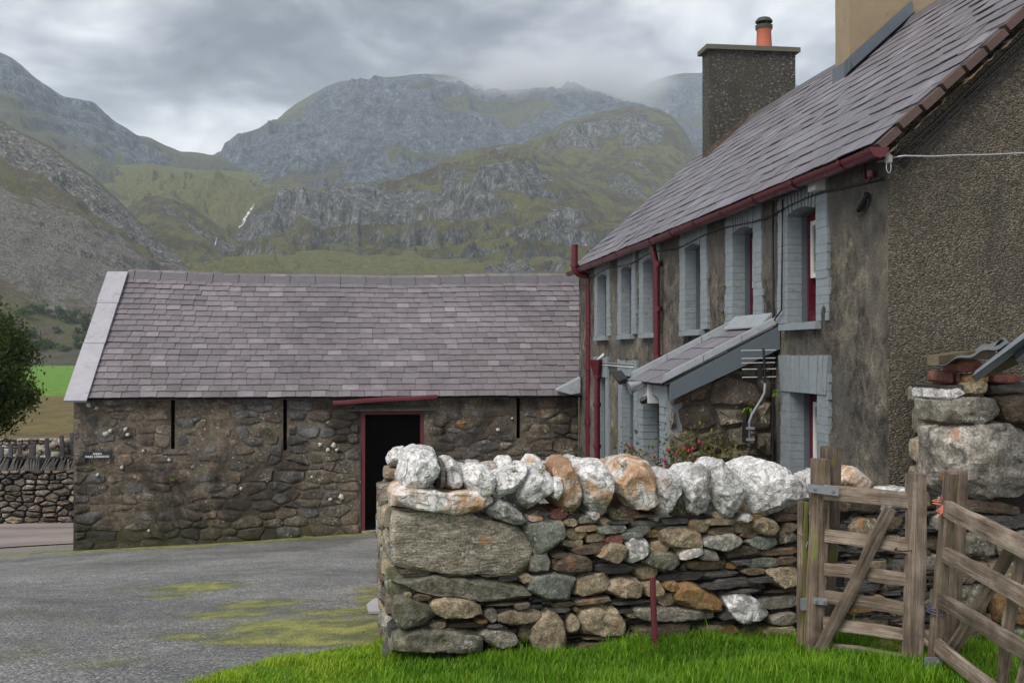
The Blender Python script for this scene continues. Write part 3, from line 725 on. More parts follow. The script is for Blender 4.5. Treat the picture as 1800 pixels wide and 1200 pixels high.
LAYERS = {}
def hill(name, m, crest, D, foot, zf, pxr, nu, nv, L, amp, exps=(1.1,), terr=(0, 1, 0), gully=0.0, seed=0, shelf=None, crestvar=0.0, scree=None, over=.22, rock=None, crag=.5):
    cx = np.array([c[0] for c in crest], float); cy = np.array([c[1] for c in crest], float)
    pxs = np.linspace(pxr[0], pxr[1], nu)
    # smooth the outline a little, then roughen it
    cyy = np.interp(pxs, cx, cy); k = np.ones(5)/5; cyy = np.convolve(np.pad(cyy, 2, 'edge'), k, 'valid')
    tx = np.empty(nu); cz = np.empty(nu); Dv = D*(1+crestvar*vnoise(np.stack([pxs/140, pxs*0+seed, pxs*0], 1), seed))
    for i in range(nu):
        d = ray(pxs[i], cyy[i]); tx[i] = d.x/d.y; cz[i] = CAM.z+d.z/d.y*Dv[i]
    ts = np.concatenate([np.linspace(0, 1, nv-10), 1+np.linspace(.03, over, 10)])
    U, T = np.meshgrid(np.arange(nu), ts, indexing='ij'); U = U.ravel(); T = T.ravel()
    tc = np.minimum(T, 1.0)
    Y = foot+(Dv[U]-foot)*T; X = tx[U]*Y
    e = exps[0] if len(exps) == 1 else exps[0]+(exps[1]-exps[0])*.5*(1+vnoise(np.stack([X/L/1.5, Y/L/3, X*0], 1), seed+3))
    prof = tc**e
    if shelf: prof = prof+shelf[0]*np.exp(-((tc-shelf[1])/shelf[2])**2)*(1+vnoise(np.stack([X/L, Y/L, X*0], 1), seed+5))
    H = cz[U]-zf
    z = zf+H*prof
    fade = np.minimum(1, tc*4)*(1-.93*sstep(tc, .78, .99))
    q = np.stack([X/L, Y/L, X*0], 1)
    z = z+amp*fade*(fbm(q, 6, .52, seed, True)-.2)
    rk = fbm(q*.75+3.3, 4, .55, seed+51)*1.5+.35*fbm(q*4, 3, .6, seed+55)+(rock(T, pxs[U]) if rock else 0)
    rk = sstep(rk, -.12, .22)
    z = z+rk*crag*amp*np.minimum(fade*1.4, 1)*(fbm(np.stack([X/(L*.16), Y/(L*.16), z/(L*.3)], 1), 4, .6, seed+61, True)*.55+.35*fbm(np.stack([X/(L*.07), Y/(L*.10), z/(L*.2)], 1), 3, .6, seed+65))
    if gully:
        z = z+gully*fade*(fbm(np.stack([X/(L*.22), Y/(L*.75), X*0], 1), 4, .55, seed+11, True))
    if terr[0]:
        st = terr[0]; h = z/st+terr[2]*fbm(q*1.3, 4, .5, seed+21)
        fr = h-np.floor(h); z = z+(sstep(fr, 0, .35)-fr)*st*terr[1]*fade*np.clip(.35+1.3*fbm(q*.8, 3, .5, seed+33), 0, 1)
    z = z+np.where(T >= .97, amp*.07*fbm(q*5, 4, .55, seed+41), 0)
    z = z-np.maximum(T-1, 0)*H*.9
    P = np.stack([X, Y, z], 1)
    nvv = len(ts); i, j = np.meshgrid(np.arange(nu-1), np.arange(nvv-1), indexing='ij'); a = (i*nvv+j).ravel()
    F = np.stack([a, a+nvv, a+nvv+1, a+1], 1)
    at = {'rock': ('POINT', rk)}
    if scree: at['scree'] = ('POINT', scree(T, pxs[U], X, Y))
    o = mesh(name, P, F, M[m], None, True, None, at); o['kind'] = 'structure'
    return o
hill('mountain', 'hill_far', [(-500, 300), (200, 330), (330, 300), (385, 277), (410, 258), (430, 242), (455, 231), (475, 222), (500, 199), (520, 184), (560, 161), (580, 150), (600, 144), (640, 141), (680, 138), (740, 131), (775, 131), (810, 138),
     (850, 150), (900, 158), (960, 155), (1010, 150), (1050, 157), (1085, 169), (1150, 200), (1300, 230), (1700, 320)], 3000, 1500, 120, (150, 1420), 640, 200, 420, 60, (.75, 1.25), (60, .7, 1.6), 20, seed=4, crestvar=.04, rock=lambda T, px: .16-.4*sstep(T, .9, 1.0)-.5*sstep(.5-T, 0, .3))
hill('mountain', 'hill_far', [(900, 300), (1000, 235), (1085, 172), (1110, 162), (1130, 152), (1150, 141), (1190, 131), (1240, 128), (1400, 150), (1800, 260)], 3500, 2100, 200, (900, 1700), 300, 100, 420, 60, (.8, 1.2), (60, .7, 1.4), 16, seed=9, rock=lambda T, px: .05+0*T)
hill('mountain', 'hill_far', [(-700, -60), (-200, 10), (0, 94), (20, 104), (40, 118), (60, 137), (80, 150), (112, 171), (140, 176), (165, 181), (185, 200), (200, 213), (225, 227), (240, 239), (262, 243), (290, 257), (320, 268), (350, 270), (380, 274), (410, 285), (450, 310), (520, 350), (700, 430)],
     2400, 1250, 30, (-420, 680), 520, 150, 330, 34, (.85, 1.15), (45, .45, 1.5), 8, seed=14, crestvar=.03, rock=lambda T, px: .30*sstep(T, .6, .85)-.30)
hill('hill', 'hill_green', [(60, 350), (110, 320), (150, 300), (200, 292), (260, 290), (320, 296), (400, 300), (470, 308), (540, 318), (620, 340), (700, 380), (800, 440)], 1900, 1050, 20, (60, 800), 380, 110, 240, 34, (1.0, 1.35), (30, .9, 1.3), 14, seed=17, rock=lambda T, px: -.45+0*T)
hill('hill', 'hill_mid', [(120, 470), (170, 425), (200, 398), (225, 368), (250, 348), (280, 342), (305, 345), (335, 358), (362, 380), (385, 398), (420, 420), (470, 450), (560, 480)], 1350, 800, 0, (110, 560), 300, 110, 110, 13, (.6, .8), (20, .7, 1.2), 6, seed=21, rock=lambda T, px: .55*sstep(T, .40, .65)-.22)
hill('hill', 'hill_mid', [(760, 420), (830, 330), (880, 280), (905, 262), (930, 248), (960, 236), (980, 224), (1000, 214), (1030, 205), (1060, 198), (1100, 190), (1130, 188), (1150, 191), (1180, 203), (1200, 226), (1215, 250), (1228, 275), (1245, 300), (1300, 360), (1500, 440)],
     2000, 1150, 60, (760, 1500), 480, 150, 240, 38, (.75, 1.1), (36, .9, 1.6), 12, seed=27, rock=lambda T, px: .7*np.exp(-((px-1110)/110)**2)*np.exp(-((T-.80)/.16)**2)-.22)
hill('hill', 'hill_mid', [(340, 462), (380, 430), (405, 412), (425, 388), (445, 362), (465, 349), (490, 343), (520, 340), (560, 335), (600, 326), (640, 323), (690, 318), (720, 311), (745, 302), (765, 292), (790, 279), (820, 267), (860, 258), (900, 253), (935, 258),
     (965, 272), (990, 290), (1020, 306), (1060, 322), (1100, 332), (1160, 350), (1250, 400), (1500, 470)], 1500, 700, -3, (330, 1420), 620, 190, 190, 34, (.95, 1.5), (30, 1.15, 1.8), 9, seed=33, shelf=(.07, .55, .16), rock=lambda T, px: .75*np.exp(-((px-880)/150)**2)*np.exp(-((T-.60)/.20)**2)+.3*np.exp(-((px-560)/90)**2)*np.exp(-((T-.72)/.2)**2)-.46-.6*sstep(.36-T, 0, .12))
hill('hill', 'hill_green', [(300, 470), (400, 452), (500, 446), (560, 440), (640, 446), (720, 442), (800, 446), (900, 448), (1000, 446), (1100, 440), (1300, 440), (1500, 450)], 1000, 560, -3, (300, 1500), 420, 70, 130, 12, (1.0, 1.2), (12, .9, 1.4), 5, seed=39, rock=lambda T, px: -.5+.35*(px > 850))
hill('hill', 'hill_scree', [(-900, -40), (-400, 60), (-200, 128), (-60, 182), (0, 212), (30, 229), (50, 240), (62, 245), (90, 258), (118, 280), (140, 294), (160, 308), (190, 336), (205, 348), (222, 366), (240, 386), (262, 403), (280, 425), (300, 441), (330, 462), (360, 478), (420, 505), (520, 565), (620, 612)],
     950, 560, -3, (-620, 620), 620, 210, 130, 13, (1.0, 1.12), (26, .22, 1.5), 4, seed=46, rock=lambda T, px: .85*np.exp(-((T-.87)/.10)**2)-.5*sstep(T, .96, 1.0)-.9*sstep(.76-T, -.04, .08), crag=.75,
     scree=lambda T, px, X, Y: np.clip(.92*np.exp(-((T-.43-.06*vnoise(np.stack([px/60, px*0, px*0], 1), 3))/.24)**2)+.32*(vnoise(np.stack([X/26+T*9, T*2.0, X*0], 1), 77)), 0, 1)*sstep(T, .10, .26))

bpy.context.view_layer.update()
TERRAIN = [o for o in COL.objects if o.name.split('.')[0] in ('hill', 'mountain', 'field')]
def hit(px, py):
    """the point of the terrain seen at a place in the photograph"""
    d = ray(px, py).normalized()
    best = None
    for o in TERRAIN:
        ok, p, n, i = o.ray_cast(CAM, d)
        if ok and (best is None or (p-CAM).length < (best-CAM).length): best = p
    return best
def waterfall():
    mb = MB()
    for pts in ([(447, 358, 4), (443, 366, 5), (436, 374, 6), (431, 384, 7), (425, 394, 6), (420, 402, 4)], [(381, 418, 2), (380, 424, 3), (378, 432, 2)]):
        rg = random.Random(3); rows = []
        fine = []
        for a, b in zip(pts, pts[1:]):
            for k in range(4): f = k/4; fine.append(tuple(a[i]+(b[i]-a[i])*f for i in range(3)))
        fine.append(pts[-1])
        for px, py, w in fine:
            w *= rg.uniform(.35, .8); px += rg.uniform(-1.4, 1.4)
            l, r = hit(px-w/2, py), hit(px+w/2, py)
            if l is None or r is None: continue
            d = ray(px, py).normalized()
            rows.append((l-d*4, r-d*4, (l+r)/2-d*9))
        for (a, b, c), (e, f, h) in zip(rows, rows[1:]):
            mb.add([a, c, b, e, h, f], [(0, 1, 4, 3), (1, 2, 5, 4)])
    o = mb.out('water', M['water_white'], None, True); o['kind'] = 'structure'
waterfall()

# ------------------------------------------------------------------ air
def volume_box(name, lo, hi, dens, col, cloud=False):
    o = MB().box(lo, hi).out(name, None)
    m = bpy.data.materials.new(name); m.use_nodes = True; t = m.node_tree; t.nodes.clear()
    out = t.nodes.new('ShaderNodeOutputMaterial')
    v = nd(t, 'ShaderNodeVolumePrincipled', {'Color': col, 'Density': dens, 'Anisotropy': .2})
    t.links.new(v.outputs[0], out.inputs['Volume']); o.data.materials.append(m); o['kind'] = 'stuff'
    return o, t, v
HAZE = 1.45e-4
volume_box('haze', (-2600, -60, -5), (3200, 4400, 960), HAZE, (.79, .90, 1.0))
def mist():
    """cloud sitting on the ridge: a bank whose density thins unevenly towards its skin"""
    c = atY(975, 150, 2800); r = Vector((370, 330, 112))
    V, F = cube_sphere(12); V = V/np.linalg.norm(V, axis=1, keepdims=True)
    o = mesh('cloud', V, F, None, None, True); o.location = c; o.scale = r
    m = bpy.data.materials.new('cloud'); m.use_nodes = True; t = m.node_tree; t.nodes.clear()
    out = t.nodes.new('ShaderNodeOutputMaterial'); co = t.nodes.new('ShaderNodeTexCoord').outputs['Object']
    l = nd(t, 'ShaderNodeVectorMath', {0: co}, operation='LENGTH').outputs['Value']
    n = noi(t, co, 2.2, 5, .6, .4)
    f = mth(t, 'ADD', mth(t, 'SUBTRACT', 1.0, l), mth(t, 'MULTIPLY', mth(t, 'SUBTRACT', n, .5), 1.1))
    d = mth(t, 'MULTIPLY', rng_(t, f, .05, .80), .015)
    v = nd(t, 'ShaderNodeVolumePrincipled', {'Color': (.97, .985, 1.0), 'Density': d, 'Anisotropy': .1})
    t.links.new(v.outputs[0], out.inputs['Volume']); o.data.materials.append(m); o['kind'] = 'stuff'
mist()
# ------------------------------------------------------------------ slate roofs
def slate_variants(w, l, n, mt, seed):
    rg = random.Random(seed); res = []
    for _ in range(n):
        ww = w; t = .006*rg.uniform(.8, 1.6); j = lambda s: rg.uniform(-s, s)
        # local: x along the course, y up the slope, z out; the origin sits at the tail
        b = [(-ww/2+.004, 0+j(.006), 0), (-ww/6, j(.007), 0), (ww/6, j(.007), 0), (ww/2-.004, 0+j(.006), 0), (ww/2-.004, l, 0), (-ww/2+.004, l, 0)]
        V = b+[(x, y, z+t) for x, y, z in b]; k = 6
        F = [tuple(range(5, -1, -1)), tuple(range(6, 12))]+[(i, (i+1) % k, k+(i+1) % k, k+i) for i in range(k)]
        me = bpy.data.meshes.new('slate'); me.from_pydata(V, [], F); me.update(); me.materials.append(mt); res.append((me, V, F))
    return res
def slate_roof(parent, mt, O, T, U, length, slope, gauge, width, sagf, keep, seed, lift=.011, roughness=1.0, skip=None, part='slate', drop=.036):
    """courses of slates from O along T, up U; keep(i, j) chooses the 300 that are single parts"""
    rg = random.Random(seed); T = Vector(T).normalized(); U = Vector(U).normalized(); N = T.cross(U).normalized()
    var = slate_variants(width, gauge*1.9, 8, mt, seed); rest = MB(); rows = int(round(slope/gauge)); todo = []
    for i in range(rows):
        x = -width*.5*(i % 2)-rg.uniform(0, .04)
        while x < length:
            w = width*rg.uniform(.80, 1.2)
            a, b = max(x, 0), min(x+w, length)
            if b-a > .04: todo.append((i, (a+b)/2, b-a))
            x += w
    chosen = set(sorted(range(len(todo)), key=lambda q: keep(todo[q]))[:298])
    for q, (i, xm, w) in enumerate(todo):
        if skip and skip(xm, i*gauge): continue
        me, V, F = rg.choice(var)
        sx = w/width; tilt = -math.atan(drop/(gauge*1.9))+rg.gauss(0, .004)*roughness; yaw = rg.gauss(0, .010)*roughness
        p = O+T*xm+U*(i*gauge+rg.gauss(0, .0045)*roughness)+N*(.030+lift+rg.uniform(-.002, .004)*roughness)
        p = p+Vector(sagf(xm/length, i*gauge/slope))
        Mx = Matrix(((T.x, U.x, N.x, p.x), (T.y, U.y, N.y, p.y), (T.z, U.z, N.z, p.z), (0, 0, 0, 1))) @ Matrix.Rotation(yaw, 4, 'Z') @ Matrix.Rotation(tilt, 4, 'X') @ Matrix.Rotation(rg.gauss(0, .004)*roughness, 4, 'Y') @ Matrix.Diagonal((sx, 1, 1, 1))
        if q in chosen:
            o = bpy.data.objects.new(part, me); COL.objects.link(o); o.parent = parent
            if parent.type == 'EMPTY' and parent.parent is None: o.matrix_parent_inverse = Matrix.Translation(-parent.location)
            o.matrix_basis = Mx
        else:
            rest.add([Mx @ Vector(v) for v in V], F, rg.random())
    if rest.V:
        o = rest.out('slates' if part == 'slate' else part, mt, parent, False, None, 'rnd'); o['kind'] = 'stuff'

# ------------------------------------------------------------------ barn
BY, BX0, BX1 = 21.4, -5.56, 4.17            # front wall plane, ends
EZ, RY, RZ = 2.72, 24.55, 5.22              # eaves, ridge
barn = thing('stone_barn', 'low stone barn with purple slate roof and open doorway across the yard', 'barn', (-.7, BY, gz(-.7, BY)))
bp = Plane((0, BY, 0), (1, 0, 0))
def bz(px, py): return bp.sz(px, py)
DX0, DZT = bz(634, 800)[0], bz(690, 722)[1]; DX1 = bz(745, 800)[0]
slits = []
for px, t, b in ((304, 700, 789), (501, 702, 791), (911, 690, 770)):
    x, zt = bz(px, t); zb = bz(px, b)[1]; slits.append((x-.036, zb, x+.036, 2.62))
ledge = (bz(289, 0)[0], bz(300, 797)[1], bz(331, 0)[0], bz(300, 790)[1])
holes = slits+[(DX0, -1, DX1, DZT)]
def barn_walls():
    xs = sorted(set([round(v, 4) for v in np.arange(BX0, BX1, .06)]+[BX0, BX1]+[h[k] for h in holes for k in (0, 2)]))
    zs = sorted(set([round(v, 4) for v in np.arange(-.6, EZ-.03, .06)]+[EZ-.0]+[h[k] for h in holes for k in (1, 3) if h[k] > -.6]))
    P, F, (I, J) = grid(xs, zs, lambda X, Z: bp.w(np.stack([X, Z, .018*fbm(np.stack([X*5, Z*5, X*0], 1), 4, .6, 2)+.025*fbm(np.stack([X*.7, Z*.7, X*0], 1), 2, .5, 6)], 1)))
    xs, zs = np.array(xs), np.array(zs); cx = (xs[I]+xs[I+1])/2; cz = (zs[J]+zs[J+1])/2
    keep = np.ones(len(F), bool)
    for h in holes: keep &= ~((cx > h[0]) & (cx < h[2]) & (cz > h[1]) & (cz < h[3]))
    mesh('wall', P, F[keep], M['mortar'], barn, True)
    mb = MB()                               # thickness of the wall round its openings
    for h in slits:
        mb = MB()
        for a, b in ((h[0], h[0]-.01), (h[2]+.01, h[2])): mb.box((min(a, b), BY+.03, h[1]-.02), (max(a, b), BY+.62, h[3]))
        mb.box((h[0], BY+.03, h[1]-.03), (h[2], BY+.62, h[1]-.004)); mb.out('slit_lining', M['joint_dark'], barn)
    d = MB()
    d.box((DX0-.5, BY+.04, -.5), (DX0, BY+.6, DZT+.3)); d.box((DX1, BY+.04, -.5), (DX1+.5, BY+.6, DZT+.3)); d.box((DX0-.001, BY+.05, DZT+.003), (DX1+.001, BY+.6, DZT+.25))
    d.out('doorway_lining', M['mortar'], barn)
    k = MB()                                # far walls and gables close the dark inside
    k.box((BX0+.03, 27.6, -.6), (BX1, 28.1, EZ+.1)); k.box((BX0+.62, BY+.62, -.6), (BX1, BY+.66, -.05))
    for x0, x1 in ((BX0+.03, BX0+.6), (BX1-.4, BX1-.02)):
        k.prism([(x0, BY+.06, -.6), (x0, 28.1, -.6), (x0, 28.1, EZ), (x0, RY, RZ-.12), (x0, BY+.06, EZ)], (x1-x0, 0, 0))
    k.out('back_wall', M['mortar'], barn)
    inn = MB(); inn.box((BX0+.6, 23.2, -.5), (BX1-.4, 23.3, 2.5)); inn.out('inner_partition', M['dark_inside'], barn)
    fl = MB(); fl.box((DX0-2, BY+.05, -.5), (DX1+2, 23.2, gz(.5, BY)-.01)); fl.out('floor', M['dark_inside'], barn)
barn_walls()
def barn_stones():
    rg = random.Random(12); seeds = []; wts = []
    z = -.45
    while z < EZ+.1:
        h = rg.uniform(.14, .25); x = BX0-rg.uniform(0, .2)
        while x < BX1+.2:
            w = rg.uniform(.20, .56)*(1.25 if rg.random() < .2 else 1); seeds.append((x+w/2+rg.gauss(0, .03), z+h/2+rg.gauss(0, .03))); wts.append(rg.uniform(-.010, .012)); x += w
        z += h
    n = 0; out = []
    for c in cells(seeds, [(BX0, -.35), (BX1, -.35), (BX1, EZ+.02), (BX0, EZ+.02)], .48, wts):
        if not c: continue
        c = cut_rects(c, [(h[0]-.02, h[1]-.04, h[2]+.02, h[3]) for h in slits]+[(DX0-.03, -1, DX1+.03, DZT+.16), ledge, (DX0-.6, DZT+.1, DX1+.35, DZT+.20)])
        if not c: continue
        c = shrink(c, rg.uniform(.002, .028))
        if not c or area(c) < .010: continue
        zc = np.mean([p[1] for p in c]); xc = np.mean([p[0] for p in c])
        if zc < gz(xc, BY)-.12: continue
        out.append((area(c), c))
    out.sort(key=lambda q: -q[0])
    for k, (a, c) in enumerate(out[:298]):
        flat_stone('stone', bp, c, rg.uniform(.004, .026), M['barn_stone_blue' if rg.random() < .27 else 'barn_stone'], barn, rg)
barn_stones()
# quoins of the near corner
def sag(u, v): return (0, 0, v*(-.10*math.sin(math.pi*min(max(u*1.05, 0), 1))+.03*u)+.010*math.sin(u*19)*v)
def barn_roof():
    E0 = Vector((BX0-.03, BY-.17, EZ-.10)); U = Vector((0, RY-BY+.17, RZ-EZ+.10)); sl = U.length; U.normalize()
    T = Vector((1, 0, 0)); L = BX1-BX0+1.4
    vw = .37                                # the slab verge covers the first .42 m
    # boarding under the slates, both slopes
    us = np.linspace(0, 1, 30); vv = np.linspace(0, 1, 8)
    for s in (1, -1):
        def fn(a, b):
            P = np.stack([E0.x+.02+a*(L-.02), np.where(b >= 0, E0.y+b*(RY-E0.y), 0), E0.z+b*(RZ-E0.z)], 1)
            P[:, 2] += np.array([sag(x, y)[2] for x, y in zip(a, b)])-.012
            if s < 0: P[:, 1] = 2*RY-P[:, 1]
            return P
        P, F, _ = grid(us, vv, fn); mesh('roof_deck' if s > 0 else 'far_slope', P, F if s < 0 else F[:, ::-1], M['slate_barn'] if s < 0 else M['joint_dark'], barn, True)
    slate_roof(barn, M['slate_barn'], E0+Vector((vw-.05, 0, 0)), T, U, L-vw+.05, sl-.05, .192, .285, lambda u, v: sag(u*(L-vw)/L+vw/L, v), lambda q: q[0]*10+abs(q[1]-4)*.2, 5)
    # three broad slabs down the verge
    N = T.cross(U)
    for k, (a, b) in enumerate(((-.03, .395), (.385, .72), (.71, .985))):
        o = MB(); x0, x1 = E0.x-.07+.012*(k == 1), E0.x+vw-.03+.01*k
        lo = .045+.014*(2-k)*0+.012*k
        P = [E0+Vector((x-E0.x, 0, 0))+U*(sl*q)+N*(lo+d) for d in (0, .045) for x, q in ((x0, a), (x1, a), (x1, b), (x0, b))]
        o.hexa(P[:4], P[4:]).out('verge_slab', M['slate_pale'], barn)
    # ridge of butted clay tiles following the sag
    n = 20; Lr = L-.02
    for k in range(n):
        o = MB(); a, b = k/n, (k+1)/n; rows = []
        for u, g2 in ((a, 0), (b-.006, 0), (b-.006, 1), (b-.001, 1)):
            x = E0.x-.05+Lr*u; z = RZ+.03+sag(u, 1)[2]; e = .022*g2; rows.append((x, z, e))
        prof = lambda e: [(-.21-e, -.155), (-.20-e, -.135), (-.085, -.005+e), (-.04, .035+e), (.04, .035+e), (.085, -.005+e), (.20+e, -.135), (.21+e, -.155)]
        V = [(x, RY+p[0], z+p[1]) for x, z, e in rows for p in prof(e)]
        m = 8; F = [(i*m+j, i*m+j+1, (i+1)*m+j+1, (i+1)*m+j) for i in range(3) for j in range(m-1)]+[tuple(range(m-1, -1, -1)), tuple(range(3*m, 4*m))]
        o.add(V, F).out('ridge_tile', M['ridge_clay'], barn)
    # lead flashing where the roof meets the house
    f = MB(); c = [atY(978, 686, BY-.28), atY(1020, 664, BY-.24), atY(1020, 690, BY-.30), atY(1004, 693, BY-.31)]
    f.prism([tuple(p) for p in c], (0, .14, .03)); f.out('flashing', M['lead_pale'], barn)
barn_roof()
def barn_door():
    d = MB(); y0, y1 = BY+.02, BY+.14; w = .085; zb = gz(.4, BY)-.02
    d.box((DX0, y0, zb), (DX0+w, y1, DZT)); d.box((DX1-w*.8, y0, zb), (DX1, y1, DZT)); d.box((DX0+w, y0+.004, DZT-.07), (DX1-w*.8, y1-.004, DZT))
    d.out('door_frame', M['wood_red'], barn)
    a, b = bz(610, 716); e = bz(766, 716)[0]
    for k, (x0, x1, z0, t, pr) in enumerate(((a, e, b-.06, .022, .11), (a+.15, e-.05, b-.03, .03, .07), (a-.02, e-.2, b+.012, .024, .05))):
        MB().box((x0, BY-pr, z0), (x1, BY+.05, z0+t)).out('lintel_slate', M['stone_slate'], barn)
    p, q = bz(586, 703), bz(768, 692)
    plank('fascia_board', (p[0], BY-.19, p[1]-.045), (q[0], BY-.19, q[1]-.045), .085, .04, M['wood_red'], barn, seed=4)
    h = MB(); h.box((ledge[0], BY-.030, ledge[1]-.004), (ledge[2], BY+.03, ledge[1]+.02)); h.out('slate_ledge', M['stone_slate'], barn)
    MB().box((DX0+.02, BY-.08, zb-.05), (DX1-.02, BY+.1, zb+.05)).out('threshold', M['stone_slab'], barn)
barn_door()
def barn_sign():
    x0, z1 = bz(148, 793); x1, z0 = bz(198, 804)
    s = thing('name_sign', 'small black farm name sign with white letters on the barn wall', 'sign', ((x0+x1)/2, BY-.08, z0))
    MB().box((x0, BY-.085, z0), (x1, BY-.06, z1)).out('board', M['sign_black'], s)
    for txt, zc, w in (('FFERM', z1-.045, .40), ('MAES CARADOG', z0+.030, .86)):
        c = bpy.data.curves.new('lettering', 'FONT'); c.body = txt; c.align_x = 'CENTER'; c.align_y = 'CENTER'; c.size = .054; c.extrude = .002; c.offset = .0012; c.space_character = 1.08
        o = bpy.data.objects.new('lettering', c); COL.objects.link(o); o.rotation_euler = (math.pi/2, 0, 0); o.location = ((x0+x1)/2, BY-.0885, zc); bpy.context.view_layer.update()
        me = bpy.data.meshes.new_from_object(o.evaluated_get(bpy.context.evaluated_depsgraph_get())); me.transform(o.matrix_world); bpy.data.objects.remove(o)
        me.materials.clear(); me.materials.append(M['white_letters']); link(bpy.data.objects.new('lettering', me), s)
barn_sign()
def lichen():
    rg = random.Random(6)
    for px, py, r in ((186, 762, 8), (194, 757, 6), (221, 754, 6), (225, 764, 5), (252, 792, 4), (298, 808, 5), (215, 821, 5), (172, 834, 5), (563, 781, 6), (577, 790, 6), (586, 783, 8), (592, 790, 5), (600, 873, 9), (581, 877, 5), (424, 858, 5), (262, 932, 4), (876, 755, 6), (900, 735, 4), (548, 838, 4), (157, 711, 7), (170, 717, 6)):
        x, z = bz(px, py); s = .0112*r; n = 12; k = [rg.uniform(.6, 1.15) for _ in range(n)]
        V = [(x, BY-.052, z)]+[(x+math.cos(6.283*i/n)*s*k[i]*.55, BY-.049, z+math.sin(6.283*i/n)*s*k[i]*.55) for i in range(n)]+[(x+math.cos(6.283*i/n)*s*k[i]*.7, BY-.012, z+math.sin(6.283*i/n)*s*k[i]*.7) for i in range(n)]
        F = [(0, 1+(i+1) % n, 1+i) for i in range(n)]+[(1+i, 1+(i+1) % n, 1+n+(i+1) % n, 1+n+i) for i in range(n)]
        mesh('lichen', V, F, M['lichen_white'], barn, True)
lichen()
# ------------------------------------------------------------------ house
HX, HY0, HY1 = 4.2, 8.35, 21.5              # facade plane, near and far gable
HE, HRX, HRZ = 5.28, 7.2, 7.97              # eaves, ridge
house = thing('stone_farmhouse', 'two storey rendered farmhouse with slate roof and blue window surrounds', 'house', (5.7, 15, gz(5, 14)))
fp = Plane((HX, 0, 0), (0, -1, 0))          # s = -Y, out = -X
assert fp.N.x < -.9
def hx(px, py): p = atX(px, py, HX); return p.y, p.z
WINS = [('u', 1388, 1438), ('u', 1291, 1327), ('u', 1207, 1234), ('u', 1133, 1154), ('u', 1094, 1112), ('u', 1052, 1068)]
ZS, ZT = 3.80, 4.92
openings = []
for k, a, b in WINS:
    y1, y0 = hx(a, 450)[0], hx(b, 450)[0]; openings.append((y0, ZS, y1, ZT))
for a, b, zt, zb in ((1392, 1440, 690, None), (1095, 1116, 672, None), (1051, 1066, 662, None)):
    y1, y0 = hx(a, 700)[0], hx(b, 700)[0]; z = hx((a+b)/2, zt)[1]; openings.append((y0, z-1.28 if a > 1200 else 1.0, y1, z))
def house_walls():
    ys = sorted(set(list(np.round(np.arange(HY0, HY1, .07), 4))+[HY0, HY1]+[o[k] for o in openings for k in (0, 2)]))
    zs = sorted(set(list(np.round(np.arange(.2, HE-.04, .07), 4))+[HE-.01]+[o[k] for o in openings for k in (1, 3)]))
    def fn(Y, Z):
        d = .030*fbm(np.stack([Y*1.6, Z*1.6, Y*0], 1), 4, .6, 3)+.016*fbm(np.stack([Y*7, Z*7, Y*0], 1), 3, .6, 4)
        d = d*sstep(Y, HY0, HY0+.1)
        return np.stack([HX-d, Y, Z], 1)
    P, F, (I, J) = grid(ys, zs, fn); ys, zs = np.array(ys), np.array(zs); cy = (ys[I]+ys[I+1])/2; cz = (zs[J]+zs[J+1])/2
    keep = np.ones(len(F), bool)
    for o in openings: keep &= ~((cy > o[0]) & (cy < o[2]) & (cz > o[1]) & (cz < o[3]))
    mesh('front_wall', P, F[keep], M['render_flaked'], house, True)
    # gable ends follow the roof pitch
    xs = np.linspace(HX, 2*HRX-HX, 121); zz = np.linspace(0, 1, 111)
    for name, y, d in (('near_gable', HY0, -1), ('far_gable', HY1, 1)):
        def fg(X, T):
            top = HE+(HRZ-HE)*(1-abs(X-HRX)/(HRX-HX)); Z = .2+(top-.2)*T
            dd = (.016*fbm(np.stack([X*3, Z*3, X*0], 1), 4, .6, 8)+.006*fbm(np.stack([X*16, Z*16, X*0], 1), 2, .6, 9))*sstep(X, HX, HX+.08)
            return np.stack([X, y+d*dd, Z], 1)
        P, F, _ = grid(xs, zz, fg); mesh(name, P, F if d < 0 else F[:, ::-1], M['pebbledash'], house, True)
    b = MB(); b.box((2*HRX-HX-.02, HY0+.02, .2), (2*HRX-HX, HY1-.02, HE)); b.out('back_wall', M['render_flaked'], house)
    b = MB(); b.box((HX+.9, HY0+.1, 3.35), (2*HRX-HX-.05, HY1-.1, 3.45)); b.box((HX+1.9, HY0+.1, .3), (HX+2.0, HY1-.1, HE)); b.out('inner_wall', M['dark_inside'], house)
house_walls()

